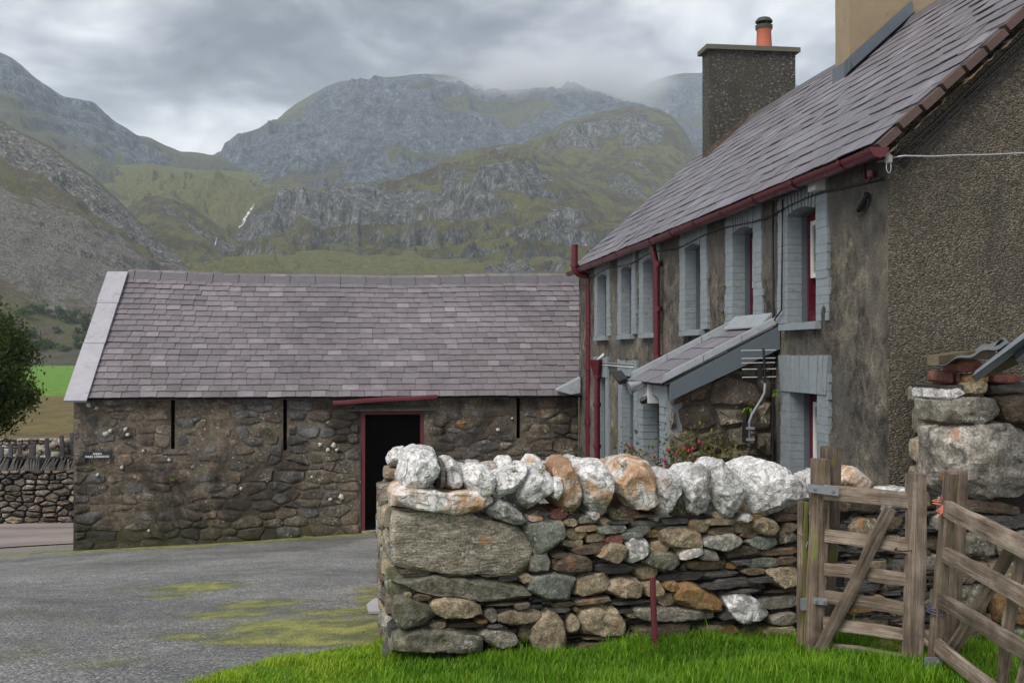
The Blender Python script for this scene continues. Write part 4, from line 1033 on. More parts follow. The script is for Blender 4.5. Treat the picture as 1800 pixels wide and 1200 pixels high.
def surround(win, y0, z0, y1, z1, rg, arch=True, courses=True, zfoot=None, flat_head=None):
    """painted brick dressings round an opening: coursed jambs and a head of voussoirs"""
    pr = .024; zf = z0 if zfoot is None else zfoot
    back = MB()
    back.box((HX-.020, y0-.24, zf), (HX+.12, y0-.004, z1+.20)); back.box((HX-.020, y1+.004, zf), (HX+.12, y1+.24, z1+.20)); back.box((HX-.019, y0-.006, z1+.055), (HX+.12, y1+.006, z1+.21))
    back.out('brick_joint', M['paint_blue'], win)
    h, j = .079, .004; z = zf; k = 0; rise = .05 if arch else 0.0; ztop = z1-rise
    while z < ztop+.14:
        zt = min(z+h-j, ztop+.20)
        for side in (0, 1):
            w = (.252 if (k+side) % 2 else .258)+rg.uniform(-.016, .016)*(k % 3 == 0)
            if k < 5 and zfoot is None: w += .03
            a, b = (y0-w, y0) if side == 0 else (y1, y1+w)
            e = rg.uniform(-.003, .003)
            MB().box((HX-pr-e, a, z), (HX+.125, b, zt)).out('brick', M['paint_blue'], win)
        z += h; k += 1
    # head
    n = 9; ym = (y0+y1)/2; hw = (y1-y0)/2
    if arch:
        r = (hw*hw+rise*rise)/(2*rise); zc = z1-r; a0 = math.asin(hw/r)
        hh = .215
        for i in range(n):
            t0 = -a0+2*a0*i/n+.012; t1 = -a0+2*a0*(i+1)/n-.012; e = rg.uniform(-.003, .003)
            pts = [(HX-pr-.012-e, ym+math.sin(t)*rr, zc+math.cos(t)*rr) for t, rr in ((t0, r), (t1, r), (t1, r+hh), (t0, r+hh))]
            MB().prism(pts[::-1], (.15+e, 0, 0)).out('brick', M['paint_blue'], win)
        # solid behind the arch keeps the square corners filled
        pts = [(HX+.10, ym+math.sin(-a0+2*a0*i/12)*r, zc+math.cos(-a0+2*a0*i/12)*r) for i in range(13)]+[(HX+.10, y1+.005, z1+.09), (HX+.10, y0-.005, z1+.09)]
        MB().prism(pts, (.10, 0, 0)).out('arch_soffit', M['paint_slate_and_shade'], win)
    else:
        hh = .36
        for i in range(11):
            a = y0-.22+(y1-y0+.44)*i/11; b = y0-.22+(y1-y0+.44)*(i+1)/11; e = rg.uniform(-.003, .003); sk = (i-5)*.012
            pts = [(HX-pr-.012-e, a+.003, z1), (HX-pr-.012-e, b-.003, z1), (HX-pr-.012-e, b-.003+sk, z1+hh+rg.uniform(-.01, .01)), (HX-pr-.012-e, a+.003+sk, z1+hh+rg.uniform(-.01, .01))]
            MB().prism(pts, (.15, 0, 0)).out('brick', M['paint_blue'], win)
def window(k, y0, z0, y1, z1, arch, sill, zfoot=None):
    rg = random.Random(100+k)
    win = MB().box((HX+.125, y1-.002, z0), (HX+.42, y1+.10, z1)).box((HX+.125, y0-.10, z0), (HX+.42, y0+.002, z1)).box((HX+.2, y0-.1, z1-.004), (HX+.42, y1+.1, z1+.12)).box((HX+.04, y0-.1, z0-.10), (HX+.42, y1+.1, z0+.004)).out('window', M['paint_slate_and_shade'], house)  # reveals darker than the surround: their shade is put into the colour
    surround(win, y0, z0, y1, z1, rg, arch, zfoot=zfoot)
    if sill: MB().hexa([(HX-.075, y0-.10, z0-.075), (HX+.05, y0-.10, z0-.075), (HX+.05, y1+.12, z0-.075), (HX-.075, y1+.12, z0-.075)], [(HX-.075, y0-.10, z0-.012), (HX+.05, y0-.10, z0+.006), (HX+.05, y1+.12, z0+.006), (HX-.075, y1+.12, z0-.012)]).out('sill', M['paint_blue'], win)
    X = HX+.185; f = .055
    fr = MB(); fr.box((X, y0+.002, z0+.004), (X+.16, y0+f, z1-.01)); fr.box((X, y1-f, z0+.004), (X+.16, y1-.002, z1-.01)); fr.box((X+.003, y0+f, z0+.004), (X+.157, y1-f, z0+.07)); fr.box((X+.003, y0+f, z1-.10), (X+.157, y1-f, z1-.012))
    fr.out('frame', M['paint_red'], win)
    zm = z0+(z1-z0)*.42; s = .045
    for (za, zb, xo) in ((zm-.02, z1-.10, X+.012), (z0+.07, zm+.02, X+.085)):
        sa = MB(); a, b = y0+f, y1-f
        sa.box((xo, a, za), (xo+.045, a+s, zb)); sa.box((xo, b-s, za), (xo+.045, b, zb)); sa.box((xo-.002, a+s, za), (xo+.043, b-s, za+s)); sa.box((xo-.002, a+s, zb-s), (xo+.043, b-s, zb)); sa.box((xo+.01, (a+b)/2-.012, za+s), (xo+.035, (a+b)/2+.012, zb-s))
        sa.out('sash', M['paint_white'], win)
        MB().box((xo+.018, a+s*.5, za+s*.5), (xo+.023, b-s*.5, zb-s*.5)).out('pane', M['glass'], win)
    MB().box((X+.22, y0-.02, z0), (X+.225, y1+.02, z1)).out('dark_backing', M['dark_inside'], win)  # near-black sheet behind the panes stands in for the unlit room
for k, (y0, z0, y1, z1) in enumerate(openings):
    if k < 6: window(k, y0, z0, y1, z1, True, True)
    elif k == 6: window(k, y0, z0, y1, z1, False, True, z0-.5)
    else:
        rg = random.Random(k)
        dr = MB().box((HX+.24, y0-.1, z0), (HX+.29, y1+.1, z1)).out('door', M['paint_slate_and_shade'], house)
        MB().box((HX+.125, y1-.002, z0), (HX+.24, y1+.1, z1)).box((HX+.125, y0-.1, z0), (HX+.24, y0+.002, z1)).box((HX+.12, y0, z1-.003), (HX+.24, y1, z1+.1)).out('door_lining', M['paint_slate_and_shade'], dr)
        surround(dr, y0, z0, y1, z1, rg, False, zfoot=z0)

def house_roof():
    ov = .16; E = Vector((HX-ov, HY0-.08, HE-ov*.9+.02)); U = Vector((HRX-E.x, 0, HRZ-E.z)); sl = U.length; U.normalize(); L = HY1-HY0+.2
    T = Vector((0, -1, 0)); O = Vector((E.x, HY1+.12, E.z)); N = T.cross(U)
    assert N.x < 0 and N.z > 0
    sg = lambda u, v: (0, 0, -.05*math.sin(math.pi*u)*(v*.7+.3)+.008*math.sin(u*23)*v)
    us = np.linspace(0, 1, 30); vv = np.linspace(0, 1, 8)
    for s in (1, -1):
        def fn(a, b):
            P = np.stack([E.x+b*(HRX-E.x), O.y-a*L, E.z+b*(HRZ-E.z)+np.array([sg(x, y)[2] for x, y in zip(a, b)])], 1)
            if s < 0: P[:, 0] = 2*HRX-P[:, 0]
            return P
        P, F, _ = grid(us, vv, fn); mesh('roof_deck' if s > 0 else 'far_slope', P, F, M['joint_dark'] if s > 0 else M['slate_house'], house, True)
    slate_roof(house, M['slate_house'], O, T, U, L, sl, .262, .34, sg, lambda q: -q[1]*1.0+q[0]*.12, 15, lift=.004, roughness=1.3, drop=.021)
    # ridge
    n = 30
    for k in range(n):
        y0 = O.y-L*k/n; y1 = O.y-L*(k+1)/n+.006; z0 = HRZ+.05+sg(k/n, 1)[2]; z1 = HRZ+.05+sg((k+1)/n, 1)[2]
        prof = [(-.17, -.15), (-.16, -.125), (-.06, .0), (.06, .0), (.16, -.125), (.17, -.15)]
        V = [(HRX+x, y, z+d) for y, z in ((y0, z0), (y1, z1)) for x, d in prof]
        F = [(j, j+1, 6+j+1, 6+j) for j in range(5)]+[tuple(range(5, -1, -1)), tuple(range(6, 12))]
        MB().add(V, F).out('ridge_tile', M['ridge_clay'], house)
    # terracotta verge blocks and mortar along the near gable
    m = 17; rg = random.Random(8)
    for k in range(m):
        a, b = k/m+.004, (k+1)/m-.004; y0, y1 = HY0-.15, HY0+.12; e = rg.uniform(-.010, .010)
        P = [E+U*(sl*q)+N*d for d in (-.045+e, .022+e) for q in (a, b)]
        lo = [(P[0].x, y0, P[0].z), (P[1].x, y0, P[1].z), (P[1].x, y1, P[1].z), (P[0].x, y1, P[0].z)]; hi = [(P[2].x, y0, P[2].z), (P[3].x, y0, P[3].z), (P[3].x, y1, P[3].z), (P[2].x, y1, P[2].z)]
        MB().hexa(lo, hi).out('verge_tile', M['verge_clay'], house)
    us = np.linspace(.01, .99, 160); vv = np.linspace(0, 1, 5)
    def fm(a, b):
        n_ = fbm(np.stack([a*60, b*3, a*0], 1), 3, .6, 4)
        return np.stack([E.x+a*(HRX-E.x)+.02, HY0-.17+.22*b+0*a+.02*n_, E.z+a*(HRZ-E.z)-.075-.05*(1-abs(b-.4))+.03*n_], 1)
    P, F, _ = grid(us, vv, fm); mesh('verge_mortar', P, F, M['stone_brown'], house, True)
    for s, off, r in ((0, .0, .012), (1, .08, .011), (2, .15, .010)):
        pts = [E+U*(sl*q)+N*(-.16-off*.7-.012*math.sin(q*13+s))+Vector((.02, -.05 if s == 0 else .045, 0)) for q in np.linspace(.02, .98, 26)]
        pts = [(p.x, HY0-.05-.02*(s == 0), p.z) for p in pts]
        MB().tube(pts, r, 6).out('cable', M['plastic_black'], house, True)
    # gutter with brackets and end cap
    gx, gz0 = E.x-.045, E.z-.035; r = .072; V = []; ys = np.linspace(HY0-.26, HY1+.05, 42); a_ = np.linspace(-.05, math.pi+.05, 9)
    for rr in (r, r-.006):
        for y in ys:
            zz = gz0+sg((O.y-y)/L, 0)[2]*.8+.004*math.sin(y*2)
            V += [(gx-math.cos(a)*rr, y, zz-math.sin(a)*rr) for a in a_]
    n = 9; m = len(ys); F = []
    for b in (0, 1):
        for i in range(m-1):
            for j in range(n-1):
                f = (b*m*n+i*n+j, b*m*n+i*n+j+1, b*m*n+(i+1)*n+j+1, b*m*n+(i+1)*n+j); F.append(f if b == 0 else f[::-1])
    for i in range(m-1):
        for j in (0, n-1): F.append((i*n+j, (i+1)*n+j, m*n+(i+1)*n+j, m*n+i*n+j))
    gut = mesh('gutter', V, F, M['paint_red'], house, True, 60)
    cap = [(gx-math.cos(a)*(r+.006), HY0-.262, gz0-math.sin(a)*(r+.006)) for a in a_]; MB().prism(cap, (0, -.012, 0)).out('end_cap', M['paint_red'], gut)
    for y in np.arange(HY0+.3, HY1, 1.05):
        zz = gz0+sg((O.y-y)/L, 0)[2]*.8
        V = [(gx-math.cos(a)*(r+.010), yy, zz-math.sin(a)*(r+.010)) for yy in (y, y+.06) for a in a_]
        MB().add(V, [(j, j+1, n+j+1, n+j) for j in range(n-1)]).out('gutter_joint', M['paint_red'], gut)
    MB().box((HX-.13, HY0-.05, E.z-.055), (HX-.105, HY1, E.z-.004)).out('eaves_board', M['wood_red'], house)
    MB().box((HX-.105, HY0-.03, E.z-.03), (HX+.05, HY1, E.z-.01)).out('soffit', M['joint_dark'], house)
    return E, U, sl, N
RE, RU, RSL, RN = house_roof()
def chimney(y, depth, zt, m, capm, label=None):
    w = .85
    us = np.linspace(0, 4, 60); zs = np.linspace(6.2, zt, 50)
    c = [(HRX-w, y), (HRX+w, y), (HRX+w, y+depth), (HRX-w, y+depth), (HRX-w, y)]
    def fn(U, Z):
        k = np.minimum(U.astype(int), 3); f = U-k; a = np.array(c)
        X = a[k, 0]+(a[k+1, 0]-a[k, 0])*f; Y = a[k, 1]+(a[k+1, 1]-a[k, 1])*f
        d = .008*fbm(np.stack([X*4, Y*4, Z*4], 1), 4, .6, 3)
        return np.stack([X+d, Y+d, Z], 1)
    us = np.concatenate([np.linspace(0, 1, 24), np.linspace(1, 2, 12)[1:], np.linspace(2, 3, 24)[1:], np.linspace(3, 4, 12)[1:]])
    P, F, _ = grid(us, zs, fn); ch = mesh('chimney', P, F, m, house, True, 50)
    if label: ch['label'] = label
    e = .075; b = MB()
    b.box((HRX-w-e, y-e, zt), (HRX+w+e, y+depth+e, zt+.085)); b.hexa([(HRX-w-e+.01, y-e+.01, zt+.086), (HRX+w+e-.01, y-e+.01, zt+.086), (HRX+w+e-.01, y+depth+e-.01, zt+.086), (HRX-w-e+.01, y+depth+e-.01, zt+.086)],
           [(HRX-w+.1, y+.1, zt+.14), (HRX+w-.1, y+.1, zt+.14), (HRX+w-.1, y+depth-.1, zt+.14), (HRX-w+.1, y+depth-.1, zt+.14)])
    b.out('chimney_cap', capm, ch)
    return ch
c1y = 19.7
ch1 = chimney(c1y, .43, 3.5+(atP(1318, 90, (0, c1y, 0), (0, 1, 0)).z-3.5), M['roughcast'], M['cap_concrete'], 'dark roughcast chimney with a red pot')
ch2 = chimney(13.7, .43, 10.6, M['tan_render'], M['cap_concrete'], 'smooth tan rendered chimney')
def pot():
    p = atY(1343, 80, c1y+.215); r = .147; z0 = p.z-.06
    po = MB().lathe((p.x, p.y, z0), [(r*1.08, 0), (r, .08), (r*.93, .32), (r*.98, .34), (r*.98, .40), (r*.85, .40)], 18).out('pot', M['clay_pot'], ch1, True, 40)
    co = MB().lathe((p.x, p.y, z0), [(r*1.1, .37), (r*1.12, .44), (r*.9, .45)], 18)
    for a in range(4): co.tube([(p.x+math.cos(a*1.57)*r*.9, p.y+math.sin(a*1.57)*r*.9, z0+.42), (p.x+math.cos(a*1.57)*r*.9, p.y+math.sin(a*1.57)*r*.9, z0+.52)], .008, 6)
    co.lathe((p.x, p.y, z0), [(r*1.12, .50), (r*1.1, .53), (r*.8, .58), (r*.3, .605), (.005, .61)], 18); co.out('cowl', M['cowl'], ch1, True, 40)
pot()
def flashing():
    # lead apron up the near side of the tan chimney and stepped to the ridge
    w = .85; y = 13.7; b = MB(); pts = []
    for x in np.linspace(HRX-w-.08, HRX+.04, 9):
        z = HRZ-(HRX-x)*(HRZ-HE)/(HRX-HX)+.05; pts.append((x, z))
    V = [(x, y-.022, z-.03) for x, z in pts]+[(x, y-.025, z+.20) for x, z in pts]+[(x-.02, y-.17, z+.012) for x, z in pts]
    n = len(pts); F = [(i, i+1, n+i+1, n+i) for i in range(n-1)]+[(2*n+i, 2*n+i+1, i+1, i) for i in range(n-1)]
    b.add(V, F); z = HRZ-w*(HRZ-HE)/(HRX-HX)
    b.box((HRX-w-.03, y-.05, z-.12), (HRX-w-.006, y+.46, z+.20)); b.out('lead_flashing', M['lead'], ch2)
    y = c1y
    V = [(x, y-.012, z-.03) for x, z in pts]+[(x, y-.014, z+.10) for x, z in pts]
    MB().add(V, F[:n-1]).out('mortar_fillet', M['stone_brown'], ch1)
flashing()
def pipe(name, pts, r, label=None, collars=()):
    o = MB().tube(pts, r, 14).out(name, M['paint_red'], house, True, 50)
    if label: o['label'] = label
    for p, q in collars: MB().tube([p, q], r*1.32, 14).out('collar', M['paint_red'], o, True, 50)
    return o
def pipes():
    # soil pipe at the far corner, swan neck and vent above the eaves
    y = hx(1036, 600)[0]; x = HX-.13; r = .066
    zt = atP(1010, 430, (0, y, 0), (0, 1, 0)); zb = .6
    top = zt.z; xv = zt.x
    z1 = atP(1010, 470, (0, y, 0), (0, 1, 0)).z; z2 = atP(1034, 490, (0, y, 0), (0, 1, 0)).z
    xm = atP(1035, 600, (0, y, 0), (0, 1, 0)).x
    P = [(xv, y, top), (xv, y, z1), (xv+.02, y, z1-.07), (xv+.07, y, z1-.12), (xm-.06, y, z2+.06), (xm-.015, y, z2+.02), (xm, y, z2-.04), (xm, y, zb)]
    zz = [z2-.05, atP(1036, 603, (0, y, 0), (0, 1, 0)).z, atP(1036, 645, (0, y, 0), (0, 1, 0)).z, atP(1036, 740, (0, y, 0), (0, 1, 0)).z]
    pipe('soil_pipe', P, r, 'thick dark red pipe rising past the eaves', [((xm, y, z-.05), (xm, y, z+.05)) for z in zz]+[((xv, y, z1+.01), (xv, y, z1+.07))])
    # rainwater pipe between the windows
    y = hx(1167, 500)[0]; zt = RE.z-.09; zb = 3.2
    pipe('downpipe', [(HX-.17, y, zt+.02), (HX-.16, y, zt-.10), (HX-.11, y, zt-.3), (HX-.10, y, zb)], .05, None, [((HX-.09, y, z), (HX-.09, y, z+.07)) for z in (zt-.32, 4.1, 3.4)])
    # short pipe under a hopper
    y = hx(1061, 700)[0]; zt = hx(1061, 632)[1]; zb = .7
    h = pipe('hopper_pipe', [(HX-.12, y, zt-.28), (HX-.12, y, zb)], .055, None, [((HX-.12, y, z), (HX-.12, y, z+.07)) for z in (zt-.34, zt-.85, zt-1.6)])
    MB().lathe((HX-.12, y, zt-.3), [(.06, 0), (.075, .05), (.145, .28), (.15, .30), (.13, .30), (.10, .2)], 4).out('hopper', M['paint_red'], h)
    MB().tube([(HX-.01, y-.1, zt+.10), (HX-.12, y, zt-.02)], .028, 8).out('waste_pipe', M['plastic_grey'], h, True)
    # cables clipped along the front
    yv = hx(1366, 450)[0]; c = [(HX-.045, yv, hx(1366, 352)[1]), (HX-.045, yv+.01, 4.6), (HX-.045, yv-.01, 4.2), (HX-.045, yv, 3.6), (HX-.045, yv+.02, 2.4), (HX-.05, yv+.01, 1.4)]
    y2 = hx(1440, 312)[0]
    MB().tube([(HX-.06, y2, hx(1440, 318)[1])]+[(HX-.07, y2+(yv-y2)*f, hx(1440, 318)[1]+(c[0][2]-hx(1440, 318)[1])*f-.03*math.sin(f*3.1)) for f in (.3, .6, .9)]+c, .013, 6).out('cable', M['plastic_black'], house, True)
    ee = [(HX-.035, y, HE-.32+.03*math.sin(y*2.1)) for y in np.linspace(HY0+.05, 20.6, 40)]
    MB().tube(ee, .012, 5).out('cable', M['plastic_black'], house, True)
    q = [(HX-.055, hx(px, py)[0], hx(px, py)[1]) for px, py in ((1385, 350), (1384, 450), (1383, 545), (1370, 562), (1369, 580))]
    MB().tube(q, .009, 5).out('cable', M['plastic_black'], house, True)
    q = [(HX-.04, hx(px, py)[0], hx(px, py)[1]) for px, py in ((1044, 637), (1075, 638), (1100, 640), (1118, 641))]
    MB().tube(q, .012, 5).out('cable', M['metal_zinc'], house, True); MB().tube([(x, y, z-.04) for x, y, z in q], .009, 5).out('cable', M['plastic_grey'], house, True)
pipes()

# ------------------------------------------------------------------ porch
PX, PY0, PY1 = 3.04, 10.85, 12.05
def porch():
    zf, ze = 3.80, 3.19                      # roof at the house, at its eaves
    zr = lambda x: ze+(zf-ze)*(x-(PX-.06))/(HX-PX+.06)
    pw = MB(); zb = .7
    pw.prism([(PX+.02, PY0+.02, zb), (HX, PY0+.02, zb), (HX, PY0+.02, zr(HX)-.05), (PX+.02, PY0+.02, zr(PX)-.06)], (0, .3, 0))
    pw.prism([(PX+.02, PY1-.18, zb), (HX, PY1-.18, zb), (HX, PY1-.18, zr(HX)-.05), (PX+.02, PY1-.18, zr(PX)-.06)], (0, .18, 0))
    por = pw.out('porch', M['mortar'], house); por['label'] = 'stone porch with a lean-to slate roof'
    d0, d1 = 11.09, 11.79; zt = 3.05
    fr = MB(); fr.box((PX, PY0, zb), (PX+.16, d0, 3.16)); fr.box((PX, d1, zb), (PX+.16, PY1, 3.16))
    r = (.35**2+.07**2)/(2*.07); n = 10; a0 = math.asin(.35/r)
    pts = [(PX+.001, (d0+d1)/2+math.sin(-a0+2*a0*i/n)*r, zt-r+math.cos(-a0+2*a0*i/n)*r) for i in range(n+1)]+[(PX+.001, d1, 3.16), (PX+.001, d0, 3.16)]
    fr.prism(pts, (.158, 0, 0)); fr.out('porch_front', M['paint_blue'], por)
    rg = random.Random(5); z = zb; k = 0
    while z < 2.95:
        for s in (0, 1):
            w = (.18 if (k+s) % 2 else .235)
            a, b = (d0-w, d0) if s == 0 else (d1, d1+w)
            MB().box((PX-.014-rg.uniform(0, .004), a-.006*s, z), (PX+.15, b+.006*(1-s), z+.072)).out('brick', M['paint_blue'], por)
        z += .08; k += 1
    lin = MB(); lin.box((PX+.16, d1, zb), (PX+.40, d1+.08, zt)); lin.box((PX+.16, d0-.08, zb), (PX+.40, d0, zt)); lin.out('door_lining', M['paint_slate_and_shade'], por)
    MB().box((PX+.38, d0-.05, zb), (PX+.43, d1+.05, zt+.1)).out('porch_door', M['paint_slate_and_shade'], por)
    # rubble of the near side wall
    pp = Plane((0, PY0, 0), (1, 0, 0)); rg = random.Random(31); seeds = []; wts = []; z = .7
    while z < 3.9:
        h = rg.uniform(.20, .34); x = PX-rg.uniform(0, .2)
        while x < HX+.2:
            w = rg.uniform(.28, .55); seeds.append((x+w/2+rg.gauss(0, .03), z+h/2+rg.gauss(0, .04))); wts.append(rg.uniform(-.01, .015)); x += w
        z += h
    for c in cells(seeds, [(PX+.01, .7), (HX-.03, .7), (HX-.03, zr(HX)-.22), (PX+.01, zr(PX)-.2)], .6, wts):
        c = c and shrink(c, rg.uniform(.014, .03))
        if c and area(c) > .008: flat_stone('stone', pp, c, rg.uniform(.03, .06), M[rg.choice(['barn_stone', 'barn_stone', 'barn_stone_blue', 'stone_brown'])], por, rg)
    # roof: boards, slates, upstands of pale stone, bargeboard
    y0, y1 = PY0-.14, PY1+.14; xe = PX-.06
    MB().hexa([(xe, y0, zr(xe)-.03), (HX, y0, zr(HX)-.03), (HX, y1, zr(HX)-.03), (xe, y1, zr(xe)-.03)], [(xe, y0, zr(xe)-.005), (HX, y0, zr(HX)-.005), (HX, y1, zr(HX)-.005), (xe, y1, zr(xe)-.005)]).out('roof_deck', M['joint_dark'], por)
    U = Vector((HX-xe, 0, zr(HX)-zr(xe))); sl = U.length; U.normalize(); T = Vector((0, -1, 0)); O = Vector((xe-.03, y1, zr(xe)-.02)); N = T.cross(U)
    var = slate_variants(.30, .50, 6, M['slate_house'], 77); rg = random.Random(4)
    for i in range(5):
        y = -.15*(i % 2)
        while y < y1-y0:
            a, b = max(y, 0), min(y+.30, y1-y0); y += .30
            if b-a < .05: continue
            p = O+T*((a+b)/2)+U*(i*sl/5)+N*(.018)
            Mx = Matrix(((T.x, U.x, N.x, p.x), (T.y, U.y, N.y, p.y), (T.z, U.z, N.z, p.z), (0, 0, 0, 1))) @ Matrix.Rotation(rg.gauss(0, .012), 4, 'Z') @ Matrix.Rotation(-.036, 4, 'X') @ Matrix.Diagonal(((b-a)/.30, 1 if i < 4 else .55, 1, 1))
            o = bpy.data.objects.new('slate', rg.choice(var)[0]); COL.objects.link(o); o.parent = por; o.matrix_basis = Mx
    for ya in (y0+.0, y1-.11):
        L3 = 3
        for k in range(L3):
            a, b = k/L3+.004, (k+1)/L3-.002; x0, x1 = xe+(HX-xe)*a, xe+(HX-xe)*b
            MB().hexa([(x0, ya, zr(x0)+.02), (x1, ya, zr(x1)+.02), (x1, ya+.11, zr(x1)+.02), (x0, ya+.11, zr(x0)+.02)], [(x0, ya+.01, zr(x0)+.085), (x1, ya+.01, zr(x1)+.085), (x1, ya+.10, zr(x1)+.085), (x0, ya+.10, zr(x0)+.085)]).out('upstand', M['lead_pale'], por)
    MB().hexa([(xe+.05, y0-.03, zr(xe+.05)-.20), (HX-.01, y0-.03, zr(HX)-.26), (HX-.01, y0+.012, zr(HX)-.26), (xe+.05, y0+.012, zr(xe+.05)-.20)], [(xe+.05, y0-.03, zr(xe+.05)-.028), (HX-.01, y0-.03, zr(HX)-.028), (HX-.01, y0+.012, zr(HX)-.028), (xe+.05, y0+.012, zr(xe+.05)-.028)]).out('bargeboard', M['paint_slate_and_shade'], por)
    MB().hexa([(xe+.08, y0, zr(xe)-.05), (xe+.12, y0, zr(xe)-.05), (xe+.12, y1, zr(xe)-.05), (xe+.08, y1, zr(xe)-.05)], [(xe+.08, y0, zr(xe)-.028), (xe+.12, y0, zr(xe)-.028), (xe+.12, y1, zr(xe)-.028), (xe+.08, y1, zr(xe)-.028)]).out('eaves_board', M['paint_slate_and_shade'], por)
    MB().hexa([(HX-.16, y0+.16, zr(HX-.16)+.045), (HX-.02, y0+.16, zr(HX-.02)+.05), (HX-.02, y1-.16, zr(HX-.02)+.05), (HX-.16, y1-.16, zr(HX-.16)+.045)], [(HX-.16, y0+.16, zr(HX-.16)+.06), (HX-.02, y0+.16, zr(HX)+.12), (HX-.02, y1-.16, zr(HX)+.12), (HX-.16, y1-.16, zr(HX-.16)+.06)]).out('lead_flashing', M['lead_pale'], por)
porch()
# ------------------------------------------------------------------ dry stone wall in front
WA = Vector((.155, 7.1, 0)); WB = Vector((3.95, 7.62, 0)); WP = Plane(WA, WB-WA); WL = (WB-WA).length
wall = thing('dry_stone_wall', 'dry stone garden wall with white quartz boulders along its top', 'wall', (WA.x, WA.y, gz(WA.x, WA.y)))
RG = random.Random(77)
def wp(px, py, d=0.0): return WP.sz(px, py, d)
DEPTH = .62
def px_poly(pts, d): return [wp(x, y, d) for x, y in pts]
KIND = dict(t='stone_tan', b='stone_brown', g='stone_grey', e='stone_green', o='stone_ochre', s='stone_slate', m='stone_moss', L='stone_slab', r='brick_red', q='quartz', Q='quartz_rust', d='quartz_dull', O='quartz_orange', w='stone_white')
POLY = [  # kind, outline in the photograph, how far it stands proud
 ('L', [(702, 905), (780, 905), (830, 909), (850, 916), (900, 926), (924, 944), (931, 972), (926, 1004), (905, 1011), (800, 1006), (740, 999), (698, 992), (696, 940)], .05),
 ('m', [(698, 1012), (735, 1012), (775, 1007), (790, 1018), (850, 1019), (913, 1022), (931, 1050), (920, 1059), (860, 1056), (800, 1046), (740, 1045), (700, 1033)], .05),
 ('m', [(697, 1054), (722, 1050), (758, 1062), (766, 1083), (742, 1101), (706, 1107), (697, 1085)], .09),
 ('t', [(758, 1052), (780, 1047), (810, 1053), (845, 1066), (850, 1084), (842, 1091), (805, 1086), (775, 1088), (761, 1072)], .09),
 ('t', [(875, 1080), (900, 1072), (950, 1075), (955, 1095), (900, 1100), (880, 1094)], .05),
 ('m', [(697, 1113), (740, 1107), (800, 1111), (845, 1116), (847, 1150), (720, 1150), (695, 1146)], .07),
 ('g', [(843, 1116), (870, 1104), (900, 1102), (908, 1112), (913, 1138), (885, 1143), (860, 1130)], .06),
 ('t', [(937, 1112), (950, 1088), (968, 1078), (985, 1085), (998, 1108), (1001, 1135), (990, 1152), (942, 1152)], .10),
 ('t', [(1022, 1068), (1060, 1065), (1080, 1068), (1101, 1095), (1098, 1117), (1030, 1119), (1024, 1095)], .06),
 ('g', [(1120, 1076), (1135, 1066), (1200, 1069), (1256, 1075), (1255, 1093), (1200, 1092), (1128, 1093)], .06),
 ('e', [(932, 1042), (940, 1012), (960, 1007), (1008, 1012), (1012, 1020), (1003, 1053), (960, 1052)], .07),
 ('t', [(1072, 1046), (1078, 1022), (1100, 1019), (1122, 1014), (1132, 1030), (1133, 1051), (1100, 1050)], .07),
 ('o', [(1191, 1050), (1195, 1029), (1230, 1026), (1260, 1038), (1272, 1050), (1278, 1062), (1270, 1075), (1230, 1069), (1200, 1064)], .07),
 ('d', [(1279, 1055), (1300, 1043), (1325, 1047), (1340, 1064), (1356, 1080), (1352, 1093), (1310, 1096), (1290, 1085)], .07),
 ('t', [(1346, 1003), (1365, 997), (1402, 995), (1404, 1035), (1375, 1037), (1360, 1025)], .05),
 ('e', [(926, 920), (988, 914), (993, 940), (991, 968), (935, 977), (929, 950)], .08),
 ('g', [(934, 1008), (938, 980), (968, 970), (969, 1007)], .06),
 ('b', [(969, 1002), (985, 985), (1005, 973), (1040, 978), (1041, 1003), (1000, 1006)], .06),
 ('t', [(1051, 978), (1075, 957), (1104, 955), (1107, 970), (1099, 991), (1060, 987)], .08),
 ('d', [(1107, 950), (1136, 947), (1150, 968), (1140, 979), (1120, 995), (1109, 986)], .09),
 ('m', [(1129, 986), (1150, 973), (1190, 971), (1197, 990), (1190, 1003), (1150, 1001)], .07),
 ('t', [(1328, 930), (1340, 912), (1352, 907), (1368, 917), (1376, 930), (1361, 941), (1340, 941)], .09),
 ('g', [(1241, 944), (1290, 939), (1309, 952), (1285, 969), (1255, 968), (1240, 962)], .08),
 ('t', [(1168, 932), (1225, 931), (1239, 945), (1238, 963), (1169, 962)], .08),
 ('e', [(1313, 957), (1325, 942), (1365, 942), (1369, 955), (1352, 966), (1330, 966)], .05),
 ('q', [(1197, 967), (1237, 961), (1235, 978), (1198, 988)], .08),
 ('g', [(1233, 984), (1240, 965), (1256, 966), (1268, 984), (1262, 986)], .06),
 ('Q', [(698, 866), (712, 855), (745, 861), (790, 868), (840, 865), (868, 874), (867, 890), (830, 896), (795, 906), (770, 902), (735, 893), (702, 893)], .11),
]
